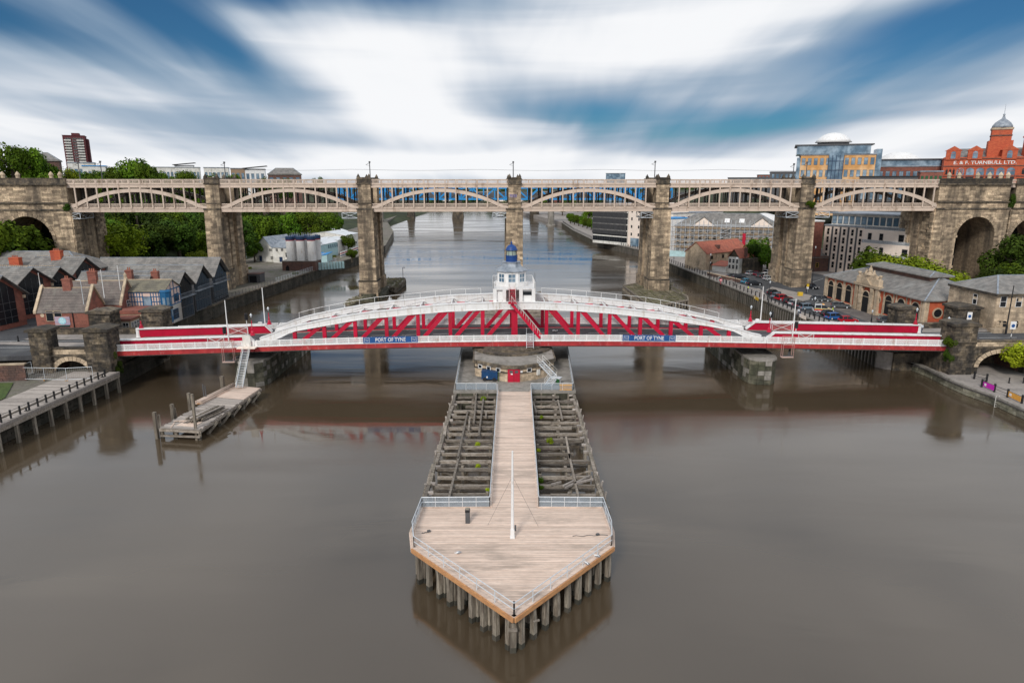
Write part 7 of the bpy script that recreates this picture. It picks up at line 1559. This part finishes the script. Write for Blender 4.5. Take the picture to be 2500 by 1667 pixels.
GL='leafy trees covering the slope behind the left bank'; GLB='green broadleaf tree in the dense wood on the slope behind the left bank'
cnt=0
cand=[]
for iy in range(46):
    for ix in range(26):
        y=205+iy*7.5+random.uniform(-3,3); x=-104-ix*8.5+random.uniform(-3.4,3.4)
        if x>-112-max(0,262-y)*.35 and y<262: continue
        px_=1250+x*FPX/(y*CT+HC*ST)
        if px_<215 or px_>880 or hL(x,y)<3.4: continue
        cand.append((y+abs(x+104)*.9,x,y,px_))
cand.sort()
for _,x,y,px_ in cand[:180]:
    z=hL(x,y)-.5; h=random.uniform(10,15); ztop=HC+(445-(432 if px_>600 else (425 if px_>380 else 418)))/FPX*y
    h=min(h,ztop-z)
    if h<5: continue
    ky=random.choice('abccdhba'); tree(x,y,z,h,h*random.uniform(.42,.55),ky,('dark' if ky in 'cd' else 'bright')+' green tree '+('low' if y<300 else 'high')+' on the wooded slope '+('behind the slate roofs' if px_<400 else 'just left of the leftmost full pier' if px_<500 else 'just right of the leftmost full pier' if px_<620 else 'behind the white silos' if px_<760 else 'behind the broad white roofs'),GL,crz=h*.5); cnt+=1
# front row of the wood, the edge one sees below the iron deck
for px_,py_,Yd,h,r,k,l in ((290,648,212,17,9.5,'e','broad yellow green tree in front of the dark wood, right of the big left abutment'),(250,610,225,15,7,'a','tall green tree tucked against the big left abutment'),(395,640,235,15,7,'c','dark green tree behind the long slate roofs'),(440,640,240,16,7.5,'c','dark green tree left of the leftmost full pier, behind the slate roofs'),(485,628,222,9,4.5,'e','small yellow green tree directly left of the leftmost full pier'),(345,625,240,17,7.5,'d','dark tree behind the yellow green one'),
    (500,610,262,17,8,'c','dark tree showing between the legs of the leftmost full pier'),(620,612,262,8,4,'a','low bright bush beside the grey street lamps'),(588,640,255,17,7,'c','dark tree right of the leftmost full pier'),(650,600,290,17,8,'b','green tree behind the white gabled works building'),(700,590,305,18,8.5,'a','green tree behind the white silos'),(755,585,315,18,8.5,'b','green tree rising behind the silos to the iron deck'),(800,580,330,16,8,'a','green tree behind the broad white works roof'),(848,565,300,8,4.2,'a','bright round tree just left of the second pier'),(560,600,285,18,8,'d','dark tall tree between pier and street lamps'),(857,597,262,5.5,2.6,'a','small dark green tree against the white works wall')):
    p=aty(px_,py_,Yd); tree(p.x,Yd,max(3,hL(p.x,Yd)) if p.x<-101 else GZ,h,r,k,l)
for px_,pt,Yd,r,k,l in ((20,342,250,9,'a','tall tree on the left skyline at the frame edge'),(62,352,255,9,'b','tall tree on the left skyline next to the frame edge'),(100,380,262,7,'a','tree sloping down the left skyline'),(280,398,300,7,'a','left half of the round tree clump above the first iron span'),(318,380,305,12,'b','big round tree above the first iron span'),(352,396,300,8,'a','right side of the round tree clump above the first iron span'),(160,404,270,7,'e','yellow green tree below the maroon tower block'),(400,414,330,7,'a','tree on the skyline above the pink iron parapet, left'),(455,412,335,8,'b','tree on the skyline left of the leftmost full pier'),(520,420,335,7,'a','tree on the skyline above the leftmost full pier'),(565,421,335,7,'b','tree on the skyline right of the leftmost full pier'),(640,428,340,6,'a','low tree on the skyline over the second iron span'),(690,433,340,6,'c','low bush on the skyline below the slate roof'),(775,430,420,5,'d','small dark treetop on the skyline near the second pier'),(230,412,280,7,'a','tree on the skyline between tower block and round clump'),(120,415,240,7,'b','tree above the left stone parapet')):
    p=aty(px_,pt,Yd); g=hL(p.x,Yd)-1 if p.x<-101 else 3; h=p.z-g; tree(p.x,Yd,g,h,r*.8,k,l,crz=min(h*.45,r))
p=aty(60,590,188); tree(p.x,182,3,21,10,'a','broad bright green tree in front of the left abutment arch'); p=aty(5,590,175); tree(p.x,172,3,22,9,'b','green tree at the left frame edge in front of the abutment'); p=aty(110,640,180); tree(p.x,180,3,12,6,'c','dark tree at the foot of the left abutment')
# right bank trees
random.seed(5)
N=16
for i in range(N):
    f=i/(N-1); px_=1372+ (1512-1372)*f; py_=548+(596-548)*f; p=atz(px_+8,py_-2,ZR); tree(p.x+4+2*f,p.y+2,ZR,8.0,4.0,'a' if i%3 else 'b','round green promenade avenue tree, '+('furthest of the row','second furthest of the row','third furthest of the row','fourth furthest of the row','fifth furthest of the row','sixth furthest of the row','seventh furthest of the row','eighth furthest of the row','eighth from the hotel end','seventh from the hotel end','sixth from the hotel end','fifth from the hotel end','fourth from the hotel end','third from the hotel end','second from the hotel end','nearest the cream stair tower')[i],'avenue trees along the far promenade',crz=3.6)
for i in range(26):
    y=random.uniform(470,800); x=random.uniform(60,170)-(y-470)*.12; tree(x,y,ZR,random.uniform(9,13),6.5,random.choice('cab'),'dark green tree in the wood beyond the far promenade','wood beyond the far promenade')
for px_,py_,h,r,k,l in ((1850,655,11.5,5.6,'a','dense green tree left of the pier standing on the right quay'),(1828,662,10,4.6,'c','dark green tree beside the red tiled pub'),(1872,664,8,4.2,'a','lower green tree in front of the pier on the right quay')):
    p=atz(px_,py_,ZR); tree(p.x,p.y,ZR,h,r,k,l,crz=h*.45)
for px_,pt,Yd,r,k,l in ((2232,617,178,8,'e','wide yellow green tree behind the market hall roof, right part'),(2180,612,180,7,'e','wide yellow green tree behind the market hall roof, middle part'),(2290,640,172,7,'e','yellow green tree in front of the right abutment, right end of the clump'),(2140,600,190,7,'a','greener tree at the left end of the clump behind the market hall'),(2210,560,235,9,'a','green tree between the apartments and the big abutment'),(2160,520,300,9,'b','green tree above the apartment block under the iron span'),(2478,565,190,9,'c','dark conical tree in front of the rightmost arch'),(2500,640,178,8,'a','green tree at the right frame edge'),(2440,650,176,5,'d','dark tree at the foot of the right abutment'),(1790,520,420,9,'c','green tree behind the white tent roof')):
    p=aty(px_,pt,Yd); h=p.z-3; tree(p.x,Yd,3,h,r,k,l,crz=min(h*.48,r*.9))
for i in range(34):
    x=random.uniform(128,300); y=random.uniform(250,420); tree(x,y,hR(x,y)-.5,random.uniform(7,11),5.5,random.choice('abc'),'green tree on the slope behind the right bank','trees on the slope behind the right bank')
lc=crown(170,31,9,sz=(.10,.19)); dw=MB()
for i in range(230):
    x=random.uniform(-460,460); y=random.uniform(870,1500); z=hF(x,y)+4; r=random.uniform(8,13); dw.add([(x+a*r,y+b*r,z+c*r*.8) for a,b,c in lc.v],lc.f,random.random())
dw.build('distant_wood','leaf_d',None,label='dark distant wood seen through the iron spans beyond the river bend',cat='wood',kind='stuff')
random.seed(9)
for i in range(26):
    x=random.uniform(-330,360); y=random.uniform(880,1200); w=random.uniform(14,34); h=random.uniform(6,12); z=hF(x,y)-1; t=thing('distant_house','small distant pale housing block glimpsed through the iron spans','building',(x,y,z),random.uniform(-.3,.3),'distant houses beyond the river bend'); MB().box(0,w,0,10,0,h).build('wall',random.choice(('offwhite','brick','creamw','tan')),t); gable_x(t,0,w,0,10,h,h+3,'slate')
# near yellow tree and bushes on the towers
p=atz(2510,925,ZQ); tree(p.x+.2,p.y,ZQ,6.6,3.9,'f','vivid yellow green tree in front of the wide road arch at right',crz=2.9)
def bush(p,r,k,l,h=None): 
    t=thing('shrub',l,'shrub',p,random.uniform(0,6)); o=ob('foliage',CR[k],t,(0,0,0)); o.scale=(r,r,h or r)
bush(SO.w(74.6,-.8,6.9),1.35,'a','green bush growing at the right end of the near railing'); bush(SO.w(74.9,-1.0,4.6),1.2,'c','lower green bush hanging beside the right bridge tower',1.5)
bush(SO.w(-66.0,-.8,5.6),1.0,'a','green ivy clump at the left end of the near railing',1.8); bush(SO.w(-65.2,-.6,3.6),.9,'c','darker ivy clump lower on the left tower',1.4)
bush(HO.w(hs(1975,505),-.9,27.3),1.5,'a','green bush growing out of the top of the pier on the right quay',1.4); bush(HO.w(LAB[1]+.5,-.8,26.6),1.2,'c','dark bush growing on the left abutment corner',1.3); bush(HO.w(RAB[1]+.8,-.8,28),1.1,'c','ivy on the corner between right abutment and next span',2.6)
for px_,py_,r,k in ((1180,974,.5,'e'),(1165,1085,.4,'f'),(1343,1076,.5,'e'),(1313,1100,.35,'f'),(1166,1138,.35,'f'),(1320,1172,.4,'a'),(1320,1190,.35,'a'),(1190,1196,.3,'f'),(1322,1018,.3,'e')): bush(atz(px_,py_,2.7),r,k,'green weed tuft on the '+('left' if px_<1250 else 'right')+' rotten frame, '+{974:'nearest the island fence',1085:'on a middle beam',1076:'largest and mid frame',1100:'against the walkway kerb',1138:'on a lower beam',1172:'upper one by the glass rail',1190:'lower one by the glass rail',1196:'by the lower glass rail',1018:'on an upper beam'}[py_])
for px_,py_,l in ((806,630,'green weeds at the corner of the pale blue lean-to'),(815,626,'green weeds right of the pale blue board fence'),(748,655,'green weeds at the foot of the silo base'),(610,655,'green weeds on the gravel yard near the left pier'),(845,622,'green weeds below the striped river wall'),(720,668,'green weeds on the yard in front of the silo base')): bush(atz(px_,py_,GZ+.2),1.3 if px_!=610 else 1.0,'e',l,.7)
# ================================================================== CARS
def car_proto(kind,body,name,label):
    m_=M[body]; t=thing(name,label,'car'); L_,W_={'hatch':(3.9,1.72),'estate':(4.5,1.8),'suv':(4.6,1.9)}[kind]; H_={'hatch':1.45,'estate':1.5,'suv':1.85}[kind]; l=L_/2; bz=.28; sh=.86 if kind!='suv' else 1.05
    def section(pts,w0,w1,taper=.0):
        m=MB(); n=len(pts); P=[]
        for sgn in (-1,1):
            for (x,z) in pts: P.append((x,sgn*(w0 if z<=sh+.01 else w1),z))
        m.add(P,[tuple(range(n-1,-1,-1)),tuple(range(n,2*n))]+[(i,(i+1)%n,n+(i+1)%n,n+i) for i in range(n)]); return m
    bodyp=[(-l,bz+.1),(-l+.15,bz),(l-.15,bz),(l,bz+.12),(l-.02,.62),(l-.25,.76),(l*.42,sh),(-l+.2,sh),(-l,.7)]
    section(bodyp,W_/2,W_/2).build('body',body,t)
    if kind=='hatch': cab=[(l*.46,sh-.02),(l*.08,H_-.05),(-l*.3,H_),(-l*.72,H_-.1),(-l+.12,sh)]
    else: cab=[(l*.46,sh-.02),(l*.12,H_-.05),(-l*.3,H_),(-l*.84,H_-.06),(-l+.08,sh)]
    section(cab,W_/2-.06,W_/2-.2).build('cabin_glass','glass',t)
    x0,x1=(l*.06,-l*.7) if kind=='hatch' else (l*.1,-l*.82); r=MB(); r.add([(x0,-W_/2+.2,H_-.03),(x0,W_/2-.2,H_-.03),(x1,W_/2-.2,H_-.06),(x1,-W_/2+.2,H_-.06),(x0,-W_/2+.22,H_+.03),(x0,W_/2-.22,H_+.03),(x1,W_/2-.22,H_),(x1,-W_/2+.22,H_)],[(0,3,2,1),(4,5,6,7),(0,1,5,4),(1,2,6,5),(2,3,7,6),(3,0,4,7)]); r.build('roof',body,t)
    pl_=MB(); 
    for s in (-1,1): pl_.beam((-l*.22,s*(W_/2-.09),sh),(-l*.22,s*(W_/2-.19),H_-.04),.08,.06); pl_.beam((x1,s*(W_/2-.1),sh),(x1,s*(W_/2-.2),H_-.07),.14,.07)
    pl_.build('pillar',body,t)
    for x in (l*.62,-l*.62):
        for s in (-1,1):
            y=s*(W_/2-.08); w=MB().cyl((x,y-.1,.31),(x,y+.1,.31),.31,None,14).build('wheel','black',t); MB().cyl((x,y+s*.09,.31),(x,y+s*.115,.31),.19,None,10).build('rim','galv',w)
    for s in (-1,1): MB().cb(l-.1,s*(W_/2-.3),.55,.18,.36,.14).build('headlight','white',t); MB().cb(-l+.05,s*(W_/2-.2),.62,.12,.25,.18).build('tail_light','red',t)
    return t
for nm,c in (('car_silver',(.42,.44,.46)),('car_black',(.015,.016,.02)),('car_red',(.42,.008,.02)),('car_blue',(.03,.12,.34)),('car_white',(.7,.7,.7)),('car_cyan',(.06,.28,.42)),('car_maroon',(.14,.015,.03)),('car_sblue',(.16,.22,.28)),('car_grey',(.08,.085,.09))): M[nm]=mk(nm+'_paint',c,.22,.03,1.,spec=.6)
protos={}
def car(px_,py_,kind,body,rz,label,z=ZR):
    k=(kind,body); p=atz(px_,py_+3,z)
    if k not in protos: t=car_proto(kind,body,'parked_car',label); protos[k]=t; t.location=p; t.rotation_euler=(0,0,rz); t['group']='cars parked on the right quay'
    else: dup(protos[k],p,rz,label,group='cars parked on the right quay')
for a_ in ((1833,668,'hatch','car_silver',.5,'silver car beside the maroon one under the tree'),(1846,669,'hatch','car_maroon',1.1,'maroon car parked under the tree'),(1858,674,'hatch','car_grey',.7,'dark grey car next to the maroon car'),(1871,673,'estate','car_white',.5,'white car beside the left leg of the pier, middle of three pale cars'),(1878,681,'hatch','car_silver',.2,'pale silver car nearest the pier leg'),(1880,666,'estate','car_white',.4,'white car furthest back beside the pier leg'),
    (1788,675,'hatch','car_grey',.1,'dark grey car at the left end of the promenade parking'),(1805,678,'estate','car_black',.0,'black estate car left of the blue car'),(1824,688,'hatch','car_cyan',.3,'bright blue car between two black cars'),(1841,693,'estate','car_black',.1,'black car right of the bright blue car'),
    (1889,716,'hatch','car_black',.5,'black car first in the angled row by the promenade'),(1899,724,'hatch','car_sblue',.5,'grey blue car beside the bright red one'),(1912,729,'estate','car_red',.25,'bright red car in the angled row'),(1928,737,'hatch','car_black',.4,'black car right of the bright red car'),(1942,742,'hatch','car_silver',.4,'silver car in the middle of the angled row'),(1957,747,'estate','car_grey',.35,'dark car behind the pale green grey car'),(1973,752,'estate','car_sblue',.1,'blue grey car with person standing beside it'),
    (2024,768,'hatch','car_black',.2,'black car between the emergency car and the royal blue car'),(2039,776,'estate','car_blue',.15,'royal blue car just above the lattice railing'),(2070,784,'hatch','car_red',-.1,'red car partly hidden by the lattice railing'),(2010,732,'hatch','car_grey',-.6,'dark car at the left corner of the market hall'),(2052,748,'estate','car_grey',-.4,'dark green black car in front of the market arches'),(2169,785,'estate','car_grey',-.2,'grey car behind the squat tower'),(1983,702,'hatch','car_black',-1.2,'black car beside the right pier foot'),(1998,731,'hatch','car_grey',-.8,'dark car between the pier and the market hall')): car(*a_)
t=car_proto('suv','car_white','emergency_car','white emergency car with red and yellow panels parked on the quay'); t.location=atz(2008,762,ZR); t.rotation_euler=(0,0,-.25)
for s in (-1,1): MB().cb(-.2,s*.955,.5,3.6,.02,.28).build('red_stripe','red',t); MB().cb(-.2,s*.955,.8,3.6,.02,.2).build('yellow_stripe','yellow',t)
MB().cb(0,0,1.88,.4,1.2,.12).build('light_bar','orange',t)
# asphalt of the car park, kerb lines
def pxp(*pts,z=ZR): return [tuple(atz(x,y,z).xy) for x,y in pts]
sheet('car_park',pxp((1770,672),(1800,664),(1990,668),(2400,740),(2300,860),(2130,812),(2060,790),(1985,770),(1960,762),(1880,730),(1860,708),(1800,692)),ZR+.004,'asphalt')
sheet('setts',pxp((2000,740),(2130,790),(2260,800),(2260,780),(2160,760),(2020,728)),ZR+.008,'setts')
sheet('pier_plot',pxp((1885,700),(1985,722),(1992,728),(1960,735),(1870,708)),ZR+.008,'paving')
for a_ in (((1980,690),(2010,680)),((1990,740),(2005,732)),((1893,690),(1880,684)),((1862,702),(1852,699))): 
    p,q=atz(*a_[0],ZR),atz(*a_[1],ZR); MB().beam((p.x,p.y,ZR+.014),(q.x,q.y,ZR+.014),.14,.006).build('parking_line','paint',kind='structure')
# promenade furniture
for i,(px_,py_) in enumerate(((1703,658),(1721,667),(1759,680),(1784,690),(1850,712))):
    t=thing('picnic_bench','small pale picnic bench on the promenade, '+['furthest along','second from the far end','middle one','beside the black lamp column','nearest the bridge'][i],'bench',atz(px_,py_,ZR),.8); MB().cb(0,0,.68,1.8,.8,.06).build('table_top','greywood',t); MB().cb(0,-.75,.4,1.8,.3,.05).build('seat','greywood',t); MB().cb(0,.75,.4,1.8,.3,.05).build('seat','greywood',t); m=MB(); [m.beam((x,-.75*s,0),(x,.2*s,.7),.08,.08) for x in (-.6,.6) for s in (-1,1)]; m.build('leg','galv',t)
q_=thing('life_buoy_stand','red life buoy board on the promenade railing','life buoy',atz(1757.6,694,ZR)+Vector((.2,0,0))); MB().cb(0,0,0,.08,.08,1.0).build('post','red',q_); MB().prism([(.42*math.cos(2*PI*i/16),1.3+.42*math.sin(2*PI*i/16)) for i in range(16)],'y',-.06,.04).build('buoy','red',q_)
MB().prism([(.2*math.cos(2*PI*i/16),1.3+.2*math.sin(2*PI*i/16)) for i in range(16)],'y',-.08,-.06).build('centre','white',q_)
for px_,py_,l in ((1741+0,0,''),): pass
for (p0,p1,m_,l) in (((1739,729),(1762,736),'creamw',''),): pass
def banner(p0,p1,m_,l,z=ZR):
    a,b=atz(*p0,z),atz(*p1,z); L_=(b-a).length; t=thing('railing_banner',l,'banner',a,math.atan2(b.y-a.y,b.x-a.x)); MB().box(0,L_,-.02,.02,.25,1.05).build('cloth',m_,t); MB().box(L_*.12,L_*.3,-.035,-.02,.45,.85).build('printed_mark','white',t); return t
banner((1840,731),(1851,737),'yellow','small yellow banner on the promenade railing'); banner((1951,776),(1967,784),'creamw','cream banner on the promenade railing beside the person'); banner((2399,946),(2425,957),'magenta','bright magenta banner on the black railing at lower right',ZQ); banner((2459,970),(2490,985),'orange','orange and cream banner on the black railing at lower right',ZQ)
t=thing('grit_bin','small yellow grit bin beside the foot of the right pier','grit bin',atz(1953,722,ZR)); MB().cb(0,0,0,1.2,.8,.8).build('bin','yellow',t); MB().prism([(-.45,.8),(.45,.8),(.3,1.0),(-.4,.95)],'x',-.65,.65).build('lid','yellow',t)
t=thing('yellow_sign','yellow and white sign board beside the right pier foot','road sign',atz(1971,712,ZR)); MB().cyl((0,0,0),(0,0,1.4),.05,None,6).build('post','galv',t); MB().cb(0,0,1.4,.7,.06,.8).build('yellow_panel','yellow',t); MB().cb(0,0,.8,.6,.06,.5).build('white_panel','white',t)
# lower right railings
lr=[atz(x,y,ZQ) for x,y in ((2378,925),(2408,932),(2396,945),(2427,957),(2459,970),(2494,985),(2560,1012))]
t=thing('quayside_barrier','black posts and rails along the quay edge at lower right','railing',lr[0]); rl=MB()
for i,p in enumerate(lr):
    v=p-lr[0]; MB().box(v.x-.11,v.x+.11,v.y-.11,v.y+.11,0,1.35).build('post','black',t)
    if i: u=lr[i-1]-lr[0]; [rl.cyl(u+Vector((0,0,z)),v+Vector((0,0,z)),.035,None,5) for z in (.55,1.05)]
rl.build('rail','black',t)
for px_,py_,l in ((2463,935,'short black bollard on the paving under the yellow green tree, left one'),(2498,935,'short black bollard at the right frame edge on the paving'),(2300+5,0,'')):
    if py_: t=thing('bollard',l,'bollard',atz(px_,py_,ZQ)); MB().lathe(0,0,[(.1,0),(.1,.75),(.13,.8),(.12,.9),(.04,.95)],10).build('post','black',t); MB().lathe(0,0,[(.16,0),(.16,.08)],10).build('base','black',t)
p=atz(209/4.7,0+843,6.1) if False else atz(45,833,6.1); t=thing('bollard','short black bollard on the pavement island at the far left of the road','bollard',p); MB().lathe(0,0,[(.12,0),(.12,.8),(.14,.85),(.13,.98),(.03,1.02)],10).build('post','black',t); MB().lathe(0,0,[(.18,0),(.18,.08)],10).build('base','black',t)
ldr=thing('quay_ladder','white steel ladder fixed to the river wall at lower right','ladder',atz(2436,969,ZQ)); m=MB(); 
for s in (-.25,.25): m.cyl((s-.25,-.3,-3.2),(s-.25,-.3,.3),.035,None,5)
m.build('stile','offwhite',ldr)
for k in range(9): MB().cyl((-.5,-.3,-3.0+k*.38),(0,-.3,-3.0+k*.38),.025,None,5).build('rung','offwhite',ldr)
# people
def person(p,rz,label,top,leg,h=1.75):
    t=thing('person',label,'person',p,rz); s=h/1.75
    J_=[(0,0,.95),(0,.0,1.15),(0,.02,1.38),(0,.02,1.50),(0,-.0,1.62),(0,.0,1.72),(-.10,0,.90),(-.12,-.05,.50),(-.12,.02,.08),(-.12,-.14,.04),(.10,0,.90),(.12,.05,.50),(.13,.10,.08),(.13,-.05,.04),(-.19,.01,1.42),(-.25,.03,1.14),(-.24,-.12,.92),(-.24,-.18,.86),(.19,.01,1.42),(.26,.0,1.14),(.22,-.14,.96),(.21,-.2,.90)]
    E_=[(0,1),(1,2),(2,3),(3,4),(4,5),(0,6),(6,7),(7,8),(8,9),(0,10),(10,11),(11,12),(12,13),(2,14),(14,15),(15,16),(16,17),(2,18),(18,19),(19,20),(20,21)]
    rad=[.15,.14,.15,.06,.095,.07,.10,.07,.05,.04,.10,.07,.05,.04,.07,.05,.04,.03,.07,.05,.04,.03]
    me=bpy.data.meshes.new('body'); me.from_pydata([tuple(c*s for c in v) for v in J_],E_,[]); o=ob('body',me,t); md=o.modifiers.new('skin','SKIN'); 
    for i,v in enumerate(me.skin_vertices[0].data): v.radius=(rad[i]*s,rad[i]*s*.9)
    me.skin_vertices[0].data[0].use_root=True; o.modifiers.new('sub','SUBSURF').levels=1
    dg=bpy.context.evaluated_depsgraph_get(); m2=bpy.data.meshes.new_from_object(o.evaluated_get(dg)); o.modifiers.clear(); o.data=m2; m2.materials.clear()
    for q in (top,leg,'skin','hair'): m2.materials.append(M[q])
    for f in m2.polygons:
        z=f.center.z/s; f.material_index=1 if z<.97 and abs(f.center.x)<.2*s else (3 if z>1.66 or (z>1.58 and f.center.y>.03) else (2 if z>1.47 or z<.98 else 0)); f.use_smooth=True
    return t
M['skin']=mk('skin',(.42,.26,.19),.6,.05); M['hair']=mk('hair',(.04,.025,.015),.7,.1); M['shirt_w']=mk('white_shirt',(.6,.65,.7),.8,.05); M['shirt_d']=mk('dark_jacket',(.03,.035,.05),.8,.1); M['jeans']=mk('jeans',(.04,.06,.11),.85,.1); M['shirt_y']=mk('hi_vis',(.6,.75,.02),.7,.05)
person(atz(1949,770,ZR),2.2,'person in a pale top standing by the promenade railing','shirt_w','jeans'); person(atz(1954,768,ZR),.6,'person in a dark jacket standing beside the one in a pale top','shirt_d','jeans'); person(atz(2032,766,ZR),1.2,'person in a bright yellow jacket beside the emergency car','shirt_y','jeans')
person(atz(1968,718,ZR),.2,'person in dark clothes at the foot of the right pier','shirt_d','shirt_d'); person(atz(1700,655,ZR),.4,'person in a white top walking on the promenade past the benches','shirt_w','shirt_d'); person(atz(1772,694,ZR),2.,'person in jeans near the red life buoy','shirt_d','jeans'); person(atz(1826,712,ZR),1.,'person in a yellow jacket walking along the promenade','shirt_y','shirt_d'); person(atz(2250,812,6.1),.5,'person in a pale top on the pavement at the right end of the bridge','shirt_w','jeans')
person(atz(1645,637,ZR),1.,'person in dark clothes on the promenade near the scaffolding','shirt_d','jeans')
sp=SO.w(30,6.2,0)
# striped road marks under the trusses and small gulls resting on them
for k in range(4):
    s,_=SO.px(1350+k*3.4,810,7.6); gull(SO.w(s,7.4+.3*(k%2),zc(s)+.76),k,['white gull on the roadway nearest the red staircase','white gull on the roadway, second from the red staircase','white gull on the roadway, third from the red staircase','white gull on the roadway furthest from the red staircase'][k])
